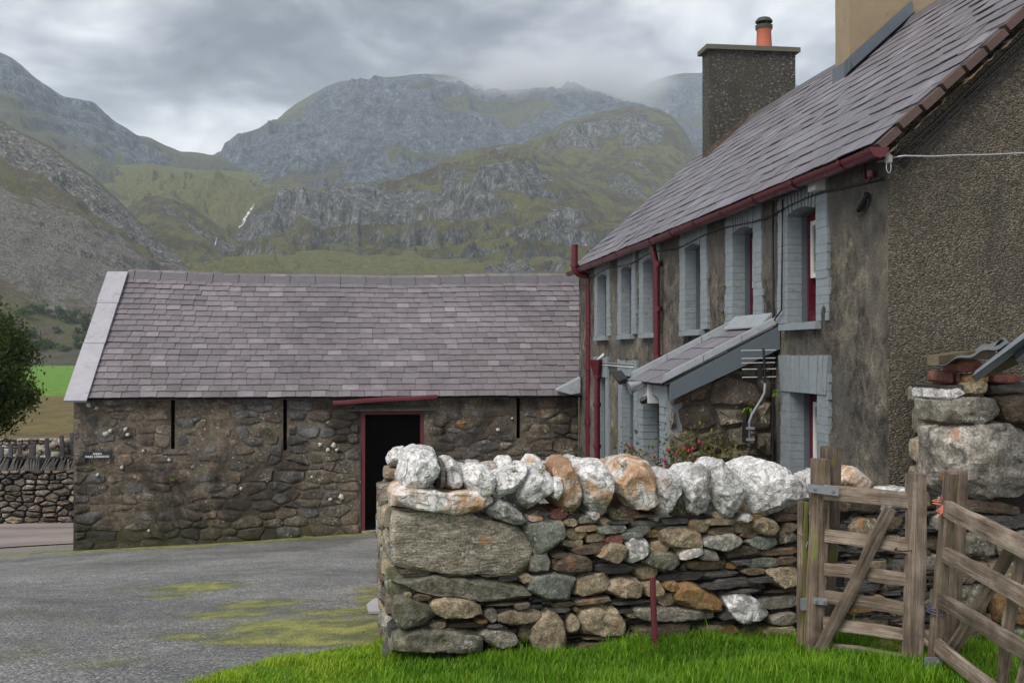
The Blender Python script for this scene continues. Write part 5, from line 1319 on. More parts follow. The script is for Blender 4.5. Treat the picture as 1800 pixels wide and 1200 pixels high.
BOX = [  # kind, x0, y0, x1, y1
 ('b', 703, 993, 772, 1010), ('b', 770, 1000, 846, 1015), ('s', 845, 1007, 882, 1015), ('s', 874, 1006, 914, 1023), ('t', 915, 1008, 940, 1028), ('t', 712, 1041, 725, 1051), ('b', 724, 1043, 758, 1057),
 ('g', 850, 1065, 877, 1099), ('s', 806, 1046, 854, 1060), ('b', 855, 1058, 916, 1067), ('s', 868, 1067, 905, 1076), ('t', 754, 1089, 785, 1109), ('o', 743, 1101, 754, 1110), ('b', 785, 1090, 856, 1106), ('o', 838, 1089, 858, 1097), ('s', 856, 1098, 886, 1105),
 ('b', 806, 1109, 826, 1125), ('b', 914, 1096, 937, 1128), ('t', 999, 1080, 1020, 1112), ('o', 1009, 1067, 1020, 1077), ('b', 970, 1056, 1014, 1070), ('s', 955, 1068, 1006, 1079), ('b', 1029, 1113, 1122, 1128), ('b', 1013, 1050, 1074, 1065), ('s', 1071, 1052, 1147, 1066),
 ('s', 1084, 1068, 1119, 1079), ('t', 1101, 1070, 1127, 1087), ('b', 1123, 1094, 1214, 1128), ('b', 1020, 1127, 1092, 1146), ('t', 1010, 1004, 1075, 1050), ('t', 1131, 1021, 1171, 1051), ('o', 1169, 1022, 1196, 1041), ('t', 1141, 1040, 1164, 1054), ('t', 1157, 1042, 1191, 1069),
 ('g', 1337, 1044, 1402, 1072), ('g', 1356, 1078, 1400, 1101), ('t', 1230, 1097, 1272, 1111), ('b', 1214, 1110, 1262, 1130), ('o', 1261, 1096, 1302, 1124), ('b', 1302, 1098, 1352, 1124), ('t', 1345, 1101, 1402, 1124), ('s', 1268, 1075, 1294, 1091),
 ('s', 1156, 1003, 1242, 1023), ('s', 1232, 1001, 1302, 1016), ('s', 1228, 1023, 1302, 1038), ('s', 1258, 1012, 1350, 1034), ('b', 1308, 998, 1346, 1012), ('s', 1318, 1012, 1362, 1026), ('b', 1345, 1034, 1402, 1045), ('s', 1280, 1034, 1340, 1045),
 ('b', 970, 970, 999, 983), ('t', 970, 980, 984, 993), ('t', 991, 911, 1016, 926), ('t', 1012, 922, 1051, 936), ('t', 991, 926, 1032, 949), ('t', 991, 948, 1026, 966), ('b', 1004, 959, 1057, 976), ('b', 1038, 952, 1069, 967), ('t', 1033, 936, 1067, 954), ('r', 1067, 938, 1097, 957),
 ('e', 1052, 921, 1101, 939), ('e', 1094, 935, 1134, 949), ('e', 1101, 924, 1144, 943), ('s', 1107, 914, 1152, 933), ('o', 1139, 929, 1176, 945), ('s', 1151, 917, 1176, 931), ('o', 1133, 914, 1153, 926), ('t', 1145, 944, 1179, 973), ('s', 1045, 987, 1117, 1013), ('t', 1116, 992, 1159, 1019),
 ('g', 1018, 904, 1045, 922), ('q', 1036, 899, 1056, 915), ('r', 967, 894, 1000, 914), ('s', 999, 901, 1031, 913), ('s', 948, 897, 969, 909), ('Q', 932, 907, 956, 917), ('t', 1054, 911, 1076, 923), ('s', 1072, 915, 1112, 922), ('b', 1094, 902, 1170, 912), ('s', 1164, 909, 1213, 923),
 ('s', 1175, 923, 1213, 933), ('t', 1211, 910, 1247, 938), ('t', 1243, 911, 1296, 926), ('b', 1246, 925, 1296, 941), ('t', 1287, 915, 1332, 938), ('t', 1255, 898, 1279, 912), ('o', 1319, 903, 1340, 917), ('b', 1369, 903, 1404, 919), ('t', 1380, 918, 1404, 937), ('b', 1302, 935, 1334, 946),
 ('g', 1366, 931, 1404, 963), ('b', 1208, 983, 1280, 1003), ('b', 1279, 960, 1337, 983), ('b', 1337, 963, 1404, 979), ('e', 1314, 979, 1372, 999), ('b', 1364, 977, 1404, 993), ('s', 1288, 982, 1322, 995), ('o', 1278, 988, 1302, 1001), ('b', 1196, 989, 1207, 1003), ('b', 1118, 968, 1134, 982),
 ('t', 870, 893, 905, 903), ('b', 905, 1060, 935, 1072), ('s', 1182, 905, 1260, 911),
]
COPE = [
 ('q', [(714, 862), (713, 840), (722, 815), (725, 800), (745, 791), (772, 797), (776, 820), (769, 852), (745, 863)], .10, .42),
 ('s', [(772, 858), (775, 815), (783, 808), (786, 850), (780, 860)], .06, .3),
 ('q', [(783, 858), (785, 812), (800, 809), (815, 820), (823, 840), (820, 857)], .02, .34),
 ('q', [(822, 855), (828, 835), (845, 824), (865, 827), (876, 845), (872, 872), (850, 872), (830, 862)], .12, .42),
 ('q', [(867, 876), (880, 838), (905, 830), (936, 821), (930, 842), (912, 865), (885, 877)], .08, .36),
 ('d', [(864, 890), (880, 876), (900, 884), (925, 909), (931, 919), (921, 924), (880, 913), (866, 906)], .13, .4),
 ('q', [(911, 870), (925, 845), (945, 830), (979, 826), (977, 860), (968, 881), (945, 897), (920, 889)], .10, .45),
 ('q', [(976, 874), (978, 848), (990, 842), (995, 858), (985, 878)], .12, .2),
 ('O', [(983, 882), (988, 842), (984, 825), (998, 811), (1012, 811), (1023, 830), (1027, 862), (1028, 880), (1018, 899), (1000, 897)], .08, .42),
 ('q', [(1023, 832), (1040, 821), (1070, 817), (1087, 828), (1089, 850), (1079, 882), (1072, 907), (1058, 907), (1040, 887), (1029, 860)], .11, .46),
 ('O', [(1096, 838), (1108, 815), (1125, 810), (1140, 811), (1150, 818), (1159, 815), (1163, 850), (1161, 887), (1152, 900), (1120, 897), (1098, 880), (1092, 860)], .11, .48),
 ('q', [(1162, 850), (1178, 832), (1195, 831), (1206, 845), (1210, 865), (1200, 877), (1195, 895), (1172, 908), (1164, 882)], .11, .42),
 ('d', [(1205, 846), (1225, 830), (1243, 823), (1255, 830), (1259, 850), (1261, 882), (1250, 897), (1235, 905), (1215, 896), (1207, 870)], .12, .42),
 ('q', [(1257, 835), (1275, 816), (1290, 817), (1308, 830), (1321, 855), (1323, 882), (1312, 907), (1300, 914), (1285, 906), (1269, 891), (1259, 865)], .13, .46),
 ('q', [(1324, 872), (1331, 835), (1350, 819), (1372, 821), (1392, 825), (1410, 838), (1427, 851), (1432, 882), (1400, 902), (1375, 908), (1338, 904)], .12, .55),
 ('q', [(1299, 918), (1306, 905), (1322, 902), (1326, 915), (1312, 921)], .08, .2),
 ('Q', [(1478, 862), (1482, 838), (1500, 825), (1530, 828), (1542, 845), (1540, 866), (1510, 872)], .06, .4),
 ('q', [(1442, 870), (1446, 842), (1468, 832), (1484, 845), (1480, 872)], .05, .4),
]
def front_wall():
    # dark heart of the wall, with packing slivers between the face stones
    zt = wp(1000, 905)[1]; core = MB(); a = WA+WP.N*(-.10)+WP.T*.14; bb = WB+WP.N*(-.10)+WP.T*.6; nb = -WP.N*(DEPTH-.20)
    for k in range(8):
        p, q = a+(bb-a)*(k/8), a+(bb-a)*((k+1)/8); z0 = gz(p.x, p.y)-.3
        core.hexa([(p.x, p.y, z0), (q.x, q.y, z0), (q.x+nb.x, q.y+nb.y, z0), (p.x+nb.x, p.y+nb.y, z0)], [(p.x, p.y, zt-.02), (q.x, q.y, zt-.02), (q.x+nb.x, q.y+nb.y, zt-.02), (p.x+nb.x, p.y+nb.y, zt-.02)])
    core.out('wall_heart', M['joint_dark'], wall)
    for k, pts, d in POLY:
        P = px_poly(pts, d); c = np.mean(P, 0); P = [tuple(c+(np.array(p)-c)*1.055) for p in P]
        big = np.ptp(np.array(P), 0).max()
        stone_obj('stone', WP, P, .34, d, M[KIND[k]], wall, RG, 16 if big > .3 else 11, p=14 if k != 'L' else 16, chips=16 if k not in 'L' else 4, cut=.27, rough=.045 if k != 'L' else .035)
    for k, x0, y0, x1, y1 in BOX:
        d = RG.uniform(.0, .06); a, b = wp(x0, y1, d), wp(x1, y0, d)
        P = bbox_poly(a[0], a[1], b[0], b[1], RG, .05 if k != 'r' else .02)
        c = np.mean(P, 0); P = [tuple(c+(np.array(p)-c)*1.14) for p in P]
        stone_obj('stone' if k != 'r' else 'brick', WP, P, .30, d, M[KIND[k]], wall, RG, 10, p=14, chips=13, rough=.03, cut=.30)
    for k, pts, d, dep in COPE:
        P = px_poly(pts, d); c = np.mean(P, 0); P = [tuple(c+(np.array(p)-c)*1.07) for p in P]
        stone_obj('coping_stone', WP, P, dep, d, M[KIND[k]], wall, RG, 22 if k != 's' else 8, p=7, chips=30, rough=.055 if k in 'qd' else .045, cut=.24)
    # small quartz lumps heaped along the back of the coping
    for x0, y0, x1, y1, k in [(806, 812, 816, 824, 'q'), (822, 808, 842, 834, 'q'), (845, 808, 872, 832, 'q'), (870, 797, 897, 832, 'q'), (897, 809, 921, 832, 'q'), (921, 797, 946, 824, 'd'), (946, 809, 963, 828, 'q'), (965, 799, 988, 824, 'q'), (988, 798, 1010, 826, 'q'),
                              (1010, 803, 1036, 826, 'q'), (1034, 803, 1056, 826, 'Q'), (1052, 806, 1074, 820, 'O'), (1072, 805, 1096, 828, 'q'), (1080, 802, 1093, 815, 'q'), (1020, 812, 1046, 830, 'Q'), (930, 814, 962, 836, 'Q'), (1307, 816, 1343, 850, 'd'), (1245, 826, 1262, 850, 'q'), (1186, 838, 1210, 862, 'q'), (1322, 838, 1333, 862, 'Q'), (1086, 818, 1102, 850, 'q')]:
        d = -RG.uniform(.30, .50); a, b = wp(x0, y1, d), wp(x1, y0, d); b = (b[0], b[1])
        P = bbox_poly(a[0]-.01, a[1]-.06, b[0]+.01, b[1], RG, .06); stone_obj('coping_stone', WP, P, .24, d+.1, M[KIND[k]], wall, RG, 8, p=3, chips=9, rough=.06)
    # earth and rubble under the coping
    for i in range(26):
        s = WL*(i+RG.random())/26+.15; h = RG.uniform(.10, .17); P = bbox_poly(s-.11, zt-.09, s+.11, zt-.09+h, RG)
        stone_obj('packing_stone', WP, P, .42, -.02, M[RG.choice(['stone_brown', 'stone_grey', 'quartz_dull', 'stone_tan'])], wall, RG, 7)
    V = MB(); rg = random.Random(5)         # slivers wedged between the big stones
    for i in range(900):
        s = rg.uniform(.06, WL+.3); z = rg.uniform(gz(WA.x+WP.T.x*s, WA.y+WP.T.y*s)-.05, zt-.02); w, h = rg.uniform(.03, .10), rg.uniform(.008, .028); dd = rg.uniform(-.09, -.015)
        q = [(s-w, z-h*.5, -.14), (s+w, z-h*.6, -.14), (s+w*.9, z+h*.5, -.14), (s-w*.9, z+h*.6, -.14)]; f = [(x*.98+s*.02, zz, dd+rg.uniform(-.01, .01)) for x, zz, _ in q]
        V.add([tuple(v) for v in WP.w(q)], [(0, 1, 2, 3)]); k = len(V.V); V.add([tuple(v) for v in WP.w(q+f)], [(4, 5, 6, 7), (0, 1, 5, 4), (1, 2, 6, 5), (2, 3, 7, 6), (3, 0, 4, 7)])
    o = V.out('packing', M['stone_slate'], wall); o['kind'] = 'stuff'
    # the return running back beside the yard, and the stretch behind the gate
    rg = random.Random(9)
    LP = Plane((.13, 12.4, 0), (0, -1, 0)); LPs = 5.3                       # faces the yard
    seeds = []; z = .5
    while z < 2.6:
        h = rg.uniform(.11, .22); s = -rg.uniform(0, .3)
        while s < LPs: w = rg.uniform(.2, .55); seeds.append((s+w/2, z+h/2+rg.gauss(0, .02))); s += w
        z += h
    for c in cells(seeds, [(0, .6), (LPs-.02, 1.2), (LPs-.02, 2.5), (0, 2.05)], .5):
        c = c and shrink(c, rg.uniform(.006, .014))
        if not c or area(c) < .006: continue
        k = rg.choice(['stone_brown', 'stone_grey', 'stone_moss', 'stone_tan', 'stone_slate'])
        stone_obj('stone', LP, c, .30, rg.uniform(-.02, .07), M[k], wall, rg, 5, p=5, chips=5)
    hb = MB(); hb.hexa([(.2, 7.2, .8), (.62, 7.2, .8), (.62, 12.3, .4), (.2, 12.3, .4)], [(.2, 7.2, 2.42), (.62, 7.2, 2.42), (.62, 12.3, 1.98), (.2, 12.3, 1.98)]); hb.out('wall_heart', M['joint_dark'], wall)
    for i in range(24):
        y = 7.5+i*.2; z = 2.47-(y-7.2)*.086; a = rg.uniform(.10, .2)
        TP = Plane((.40, y, 0), (1, 0, 0)); P = bbox_poly(-.22, z-.12, .24, z+rg.uniform(-.02, .08), rg); stone_obj('packing_stone', TP, P, .24, .1, M[rg.choice(['stone_brown', 'stone_moss', 'stone_slate', 'stone_tan'])], wall, rg, 5)
    # end pillar by the garden gap
    EP = Plane((0, 12.05, 0), (1, 0, 0)); e = lambda x, y: EP.sz(x, y, 0)
    for x0, y0, x1, y1, k in ((673, 824, 724, 848, 't'), (672, 848, 722, 868, 'b'), (673, 868, 722, 880, 's'), (671, 880, 722, 902, 'g'), (670, 902, 722, 918, 'b'), (668, 918, 722, 940, 'g'), (667, 940, 722, 962, 'b'), (666, 962, 722, 990, 't'), (668, 990, 722, 1030, 'b')):
        a, b = e(x0, y1), e(x1, y0); stone_obj('stone', EP, bbox_poly(a[0], a[1], b[0], b[1], rg, .04), .6, .0, M[KIND[k]], wall, rg, 7, p=6)
    a, b = e(680, 824), e(721, 788); stone_obj('coping_stone', EP, bbox_poly(a[0], a[1]-.02, b[0], b[1], rg, .08), .34, -.05, M['quartz'], wall, rg, 12, p=3, chips=12, rough=.07)
    GP = Plane(WB+WP.N*(-.05), WB-WA); seeds = []; z = 1.1
    while z < 2.55:
        h = rg.uniform(.09, .2); s = 0
        while s < .95: w = rg.uniform(.12, .32); seeds.append((s+w/2-.35, z+h/2+rg.gauss(0, .02))); s += w
        z += h
    for c in cells(seeds, [(-.45, 1.2), (.42, 1.2), (.42, 2.48), (-.45, 2.48)], .5):
        c = c and shrink(c, rg.uniform(.006, .014))
        if c and area(c) > .004: stone_obj('stone', GP, c, .3, rg.uniform(-.02, .05), M[rg.choice(['stone_brown', 'stone_grey', 'stone_tan', 'stone_slate', 'stone_ochre'])], wall, rg, 6, p=5, chips=6)
front_wall()
def wall_plants():
    rg = random.Random(2); V = MB()
    for px, py, n, w in ((1000, 893, 60, 16), (1085, 902, 70, 14), (1195, 893, 140, 22), (1100, 842, 30, 8), (905, 826, 30, 6), (955, 826, 34, 8), (1096, 815, 30, 10)):
        for _ in range(n):
            d = RG.uniform(-.02, .07); s, z = wp(px+rg.gauss(0, w*.5), py+rg.gauss(0, 4), d); r = rg.uniform(.006, .014)
            c = WP.w([(s, z, d)])[0]; u = np.array([rg.gauss(0, 1) for _ in range(3)]); u /= np.linalg.norm(u); v = np.cross(u, [rg.gauss(0, 1) for _ in range(3)]); v /= np.linalg.norm(v)
            V.add([c-u*r, c+v*r*.6, c+u*r, c-v*r*.6], [(0, 1, 2, 3)], rg.random())
    o = V.out('wall_plants', M['sedum'], None, False, None, 'rnd'); o['kind'] = 'stuff'
wall_plants()

# ------------------------------------------------------------------ things about the wall
def slab_things():
    def sl(px, py, Y): return atY(px, py, Y)
    Y = 9.6
    P = [sl(690, 985, Y), sl(708, 990, Y-.15), sl(722, 820, Y-.3), sl(716, 822, Y-.25), sl(692, 848, Y)]
    o = MB().prism(P, (.03, .02, 0)).out('slate_slab', M['slate_slab'], None); tag(o, 'tall purple slate slab standing at the left end of the wall', 'slate slab')
    P = [sl(683, 935, 10.6), sl(694, 938, 10.5), sl(694, 955, 10.5), sl(684, 952, 10.6)]
    o = MB().prism(P, (.2, .2, .01)).out('slate_piece', M['slate_pale'], None); tag(o, 'small pale slate set on the wall beside the purple slab', 'slate')
    # broken slate lying in the yard
    p = on_ground(668, 1074); y = p.y; z = p.z+.02
    c = [(-.10, -.16), (.12, -.17), (.14, .16), (-.055, .17), (-.12, .02)]
    o = MB().prism([(p.x+a, y+b, z+.0+b*.12+.02) for a, b in c], (0, 0, .022)).out('fallen_slate', M['slate_pale'], None); tag(o, 'broken pale slate lying on the mossy yard by the wall foot', 'slate')
    P = [atP(1147, 1015, WA+WP.N*.16, WP.N), atP(1152, 1140, WA+WP.N*.18, WP.N)]
    o = plank('marker_stake', P[1], P[0], .036, .024, M['wood_red'], None, side=tuple(WP.N), seed=3, wob=.002); tag(o, 'thin dark red stake standing in the grass before the wall', 'stake')
slab_things()

# ------------------------------------------------------------------ gates
def gates():
    YL = 6.95
    def q(px, py, Y): return atY(px, py, Y)
    # mossy stakes
    st = thing('mossy_stake', 'pair of thin stakes green with moss, wired before the gate post', 'stake', q(1412, 1110, YL+.1))
    for px0, px1, t, k in ((1407, 1405, 880, 1), (1416, 1413, 882, 2)):
        plank('batten', q(px1, 1130, YL+.08), q(px0, t, YL+.08), .034 if k == 2 else .03, .03, M['wood_green' if k == 2 else 'wood_post'], st, seed=k, wob=.003)
    MB().tube([q(1402, 935, YL+.05), q(1412, 940, YL+.03), q(1420, 950, YL+.06), q(1417, 962, YL+.05)], .003, 5).out('wire', M['metal_zinc'], st)
    # gate post behind the stile
    gp = thing('gate_post', 'weathered split timber post with a pointed top behind the small gate', 'post', q(1455, 1140, YL+.14))
    plank('post', q(1450, 1150, YL+.16), q(1461, 772, YL+.16), .12, .10, M['wood_post'], gp, seed=7, wob=.008, point=.5)
    # small gate
    ga = thing('garden_gate', 'small weathered timber gate with six rails and a diagonal brace', 'gate', q(1520, 1165, 6.7))
    yl, yr = YL, 6.62
    Y = lambda px: yl+(yr-yl)*(px-1430)/170
    plank('stile', q(1431, 1150, yl), q(1442, 806, yl), .112, .075, M['wood_post'], ga, seed=11, wob=.006, seg=14)
    plank('stile', q(1605, 1172, yr), q(1610, 832, yr), .112, .095, M['wood_grey'], ga, seed=12, wob=.006, taper=.97, seg=14)
    for k, (a, b, w) in enumerate(((864, 879, .10), (939, 961, .085), (998, 1018, .085), (1047, 1070, .085), (1092, 1116, .078), (1138, 1158, .075))):
        plank('rail', q(1448, a, Y(1448)+.01), q(1597, b, Y(1597)+.01), w, .035, M['wood_grey'], ga, seed=20+k, wob=.004)
    plank('brace', q(1442, 1140, Y(1442)-.05), q(1567, 893, Y(1567)-.045), .075, .035, M['wood_grey'], ga, seed=31, wob=.005)
    for k, (x0, y0, x1, y1, h) in enumerate(((1421, 857, 1474, 864, .055), (1430, 1055, 1454, 1057, .045))):
        a, b = q(x0, y0, YL-.045), q(x1, y1, Y(x1)-.045); n = Vector((0, -1, 0))
        hb = MB().hexa([a+Vector((0, 0, -h/2)), b+Vector((0, 0, -h/2)), b+Vector((0, .008, -h/2)), a+Vector((0, .008, -h/2))], [a+Vector((0, 0, h/2)), b+Vector((0, 0, h/2)), b+Vector((0, .008, h/2)), a+Vector((0, .008, h/2))])
        m = (a+b)/2
        for f in (.2, .8): c = a+(b-a)*f; hb.tube([c, c+Vector((0, -.012, 0))], .010, 8)
        hb.out('hinge_strap', M['metal_zinc'], ga)
    hg = MB().box(tuple(q(1410, 1072, YL-.0)), tuple(q(1420, 1050, YL+.03))).out('hinge_pin', M['metal_zinc'], ga)
    MB().tube([q(1590+8*math.cos(t)*2.2, 965+3*math.sin(t), yr+.0-.06*math.sin(t)) for t in np.linspace(0, 6.2, 14)], .004, 5).out('tie_wire', M['plastic_black'], ga)
    # field gate swung towards us on the right
    fg = thing('field_gate', 'larger weathered field gate leaning at right with four rails', 'gate', q(1640, 1180, 6.4))
    y0, y1 = 6.42, 5.0
    def gq(px, py):
        f = (px-1640)/200; return q(px, py, y0+(y1-y0)*f)
    plank('stile', gq(1640, 1180), gq(1672, 830), .085, .06, M['wood_post'], fg, side=(1, 0, 0), seed=41, wob=.006)
    for k, (x0, a, x1, b, w) in enumerate(((1652, 888, 1850, 985, .105), (1652, 968, 1850, 1075, .095), (1640, 1046, 1850, 1172, .095), (1628, 1120, 1850, 1290, .09))):
        plank('rail', gq(x0, a), gq(x1, b), w, .035, M['wood_grey'], fg, side=(-.7, -1, 0), seed=50+k, wob=.004)
    plank('brace', gq(1650, 1180)+Vector((.05, .05, 0)), gq(1776, 958)+Vector((.05, .05, 0)), .07, .03, M['wood_grey'], fg, side=(-.7, -1, 0), seed=61)
    plank('upright', gq(1755, 1215)+Vector((.04, .05, 0)), gq(1795, 960)+Vector((.04, .05, 0)), .065, .03, M['wood_grey'], fg, side=(-.7, -1, 0), seed=62)
    plank('upright', gq(1795, 1215)+Vector((.04, .05, 0)), gq(1815, 1100)+Vector((.04, .05, 0)), .06, .03, M['wood_grey'], fg, side=(-.7, -1, 0), seed=63)
    hb = MB(); a = q(1612, 1157, 6.42); hb.box((a.x, a.y-.10, a.z-.035), (a.x+.115, a.y-.09, a.z+.035)); c = Vector((a.x+.09, a.y-.10, a.z)); hb.tube([c, c+Vector((0, -.014, 0))], .014, 8); hb.out('hinge_strap', M['metal_zinc'], fg)
    sp = thing('leaning_post', 'dark weathered post behind the field gate stile', 'post', q(1672, 1180, 6.62))
    plank('post', q(1668, 1185, 6.6), q(1683, 826, 6.6), .095, .09, M['wood_post'], sp, seed=44, wob=.006)
    # pink twine round the stile and post
    rg = random.Random(3); tw = MB()
    for k in range(2):
        y = 880+k*5; tw.tube([gq(1655, y)+Vector((-.005+.045*math.cos(t), .0+.06*math.sin(t), .004*math.sin(t*2+k))) for t in np.linspace(0, 6.28, 16)], .0035, 5)
    c = gq(1653, 882)+Vector((-.02, -.085, 0))
    tw.tube([c, c+Vector((.0, -.01, .10)), c+Vector((.03, -.01, .13)), c+Vector((.02, 0, .06)), c], .0035, 5); tw.tube([c, c+Vector((-.03, -.012, .06)), c+Vector((-.035, -.01, .02)), c], .0035, 5)
    for k in range(6): tw.tube([c, c+Vector((-.01-.01*k, -.01, -.04)), c+Vector((-.06+.017*k, -.015+.004*k, -.085+.006*(k % 3)))], .0032, 5)
    tw.tube([c, c+Vector((.05, 0, .055)), c+Vector((.11, .03, .05)), c+Vector((.15, .05, .02))], .0035, 5)
    o = tw.out('baler_twine', M['twine_pink'], None, True); tag(o, 'pink baler twine knotted round the top of the field gate', 'twine')
    tw = MB()
    for k in range(3):
        y = 1068+k*4; tw.tube([gq(1648, y)+Vector((-.005+.05*math.cos(t), .01+.07*math.sin(t), .006*math.sin(t*2+k))) for t in np.linspace(0, 6.28, 16)], .004, 5)
    c = gq(1652, 1075)+Vector((.02, -.08, 0)); tw.tube([c, c+Vector((.06, .0, -.01)), c+Vector((.12, .02, -.02)), c+Vector((.16, .03, -.05))], .004, 5)
    o = tw.out('baler_twine', M['twine_blue'], None, True); tag(o, 'dull blue twine wound low round the field gate stile', 'twine')
    # dark red drum by the house corner
    c = q(1642, 1000, 8.05); r = .085
    o = MB().lathe((c.x, 8.05, gz(c.x, 8.0)-.05), [(r, 0), (r, .3), (r*1.05, .31), (r*1.05, .33), (r, .34), (r, .93), (r*1.15, .94), (r*1.15, .98), (r, .98), (r*.9, .95)], 20).out('red_pipe', M['paint_red'], None, True, 40)
    tag(o, 'dark red pipe standing by the gable behind the gate posts', 'pipe')
    b = q(1560, 1150, 7.05); V, F = stone_local([(-.14, -.05), (.0, -.07), (.15, -.05), (.16, .04), (.02, .07), (-.13, .05)], .3, random.Random(3), 8); X = np.stack([V[:, 0]+b.x, V[:, 2]+b.y, V[:, 1]+b.z+.02], 1)
    o = mesh('loose_stone', X, F, M['stone_ochre'], None, True, 40); tag(o, 'reddish brown stone lying behind the foot of the small gate', 'stone')
gates()

# ------------------------------------------------------------------ stone shed at right
def shed():
    SP = Plane((0, 7.55, 0), (1, 0, 0)); e = lambda x, y, d=0.0: SP.sz(x, y, d); rg = random.Random(21)
    x0 = e(1668, 800)[0]
    sh = thing('stone_shed', 'corner of a rough stone shed with a corrugated iron roof', 'shed', (x0+.4, 7.9, gz(4.6, 7.5)))
    zr = e(1700, 640)[1]
    co = MB().box((x0+.12, 7.62, 1.2), (x0+2.2, 8.28, zr-.25)); co.out('wall_heart', M['joint_dark'], sh)
    S_ = [('g', [(1662, 708), (1680, 698), (1720, 696), (1757, 704), (1762, 728), (1740, 742), (1705, 748), (1668, 742)], .10), ('w', [(1666, 760), (1690, 748), (1740, 752), (1800, 748), (1830, 760), (1835, 850), (1800, 872), (1760, 878), (1700, 868), (1672, 850), (1668, 800)], .12),
          ('b', [(1762, 700), (1800, 694), (1850, 700), (1850, 742), (1770, 742)], .08), ('t', [(1692, 672), (1740, 670), (1740, 690), (1700, 694)], .06), ('q', [(1660, 684), (1690, 682), (1702, 694), (1680, 704), (1660, 700)], .08),
          ('s', [(1655, 678), (1700, 676), (1696, 684), (1660, 686)], .05), ('s', [(1745, 674), (1830, 672), (1830, 690), (1750, 694)], .02), ('b', [(1700, 872), (1760, 882), (1800, 884), (1800, 906), (1720, 902), (1688, 890)], .03), ('g', [(1684, 888), (1715, 905), (1712, 935), (1682, 930)], .05),
          ('s', [(1716, 905), (1840, 905), (1840, 930), (1720, 934)], .02), ('m', [(1680, 936), (1750, 936), (1755, 975), (1690, 985), (1676, 970)], .05), ('g', [(1756, 936), (1840, 934), (1840, 985), (1762, 980)], .04), ('b', [(1676, 988), (1740, 984), (1742, 1020), (1676, 1030)], .05),
          ('t', [(1744, 984), (1840, 990), (1840, 1040), (1750, 1035)], .05), ('m', [(1670, 1034), (1745, 1024), (1748, 1080), (1670, 1085)], .05), ('o', [(1750, 1040), (1840, 1044), (1840, 1100), (1756, 1096)], .05), ('b', [(1668, 1090), (1750, 1084), (1752, 1140), (1668, 1150)], .05), ('m', [(1756, 1100), (1840, 1104), (1840, 1190), (1756, 1190)], .05), ('g', [(1664, 1154), (1752, 1146), (1752, 1200), (1664, 1205)], .05)]
    for k, pts, d in S_:
        P = [e(x, y, d) for x, y in pts]; stone_obj('stone', SP, P, .5, d, M[KIND[k]], sh, rg, 16, p=8, chips=14, rough=.075)
    for x0_, y0, x1, y1, d in ((1682, 632, 1730, 655, .03), (1694, 657, 1742, 675, .05), (1744, 657, 1800, 674, .04), (1657, 652, 1678, 675, .02), (1680, 655, 1690, 674, .0)):
        a, b = e(x0_, y1, d), e(x1, y0, d); stone_obj('brick', SP, bbox_poly(a[0], a[1], b[0], b[1], rg, .03), .24, d, M['brick_red' if x0_ != 1694 else 'stone_ochre'], sh, rg, 7, p=7, chips=5)
    # side towards the yard
    QP = Plane((x0+.06, 8.25, 0), (0, -1, 0)); seeds = []; z = 1.2
    while z < 3.4:
        h = rg.uniform(.14, .28); s = 0
        while s < .8: w = rg.uniform(.2, .4); seeds.append((s+w/2, z+h/2)); s += w
        z += h
    for c in cells(seeds, [(0, 1.2), (.66, 1.2), (.66, 3.25), (0, 3.25)], .6):
        c = c and shrink(c, .012)
        if c: stone_obj('stone', QP, c, .3, rg.uniform(0, .05), M[rg.choice(['stone_grey', 'stone_brown', 'stone_tan'])], sh, rg, 6)
    def sheet(c00, c10, c11, c01, waves, amp, name='roof_sheet'):
        us = np.linspace(0, 1, waves*8+1); vv = np.linspace(0, 1, 6); c00, c10, c11, c01 = map(lambda v: np.array(v), (c00, c10, c11, c01))
        nrm = np.cross(c10-c00, c01-c00); nrm /= np.linalg.norm(nrm)
        def fn(a, b):
            a_, b_ = a[:, None], b[:, None]; P = c00*(1-a_)*(1-b_)+c10*a_*(1-b_)+c11*a_*b_+c01*(1-a_)*b_
            return P+nrm*(amp*np.cos(a*waves*2*math.pi))[:, None]
        P, F, _ = grid(us, vv, fn); n = len(P); th = nrm*.004
        return mesh(name, np.concatenate([P, P+th]), np.concatenate([F, F[:, ::-1]+n]), M['sheet_iron'], sh, True)
    # low sheet over the wall head; a second, steeper sheet lifts towards us
    sheet(atY(1637, 646, 7.40), atY(1775, 606, 7.40), atY(1768, 596, 8.2), atY(1648, 634, 8.2), 3, .013)
    sheet(atY(1718, 657, 7.35), atY(1712, 668, 6.55), atY(1860, 560, 6.3), atY(1840, 560, 7.4), 3, .022)
    sheet(atY(1782, 612, 6.9), atY(1790, 640, 6.3), atY(1880, 560, 6.1), atY(1860, 552, 6.9), 2, .03)
    plank('purlin', atY(1640, 632, 7.5), atY(1740, 622, 8.0), .07, .09, M['purlin'], sh, seed=3)
    plank('purlin', atY(1722, 655, 7.6), atY(1830, 610, 6.6), .09, .07, M['purlin'], sh, seed=4)
    # twisted ridge flashing of the shed behind
    c = atY(1740, 612, 8.0); us = np.linspace(0, 1, 40); vv = np.linspace(0, 1, 5)
    def fr(a, b): return np.stack([c.x+(a-.5)*.13, c.y-.05*np.sin(a*3.14)-.12*b, c.z-.06+.13*np.sin(a*2.6+.3)*(.8+.2*b)], 1)
    P, F, _ = grid(us, vv, fr); mesh('flashing', P, F, M['sheet_iron'], sh, True)
shed()
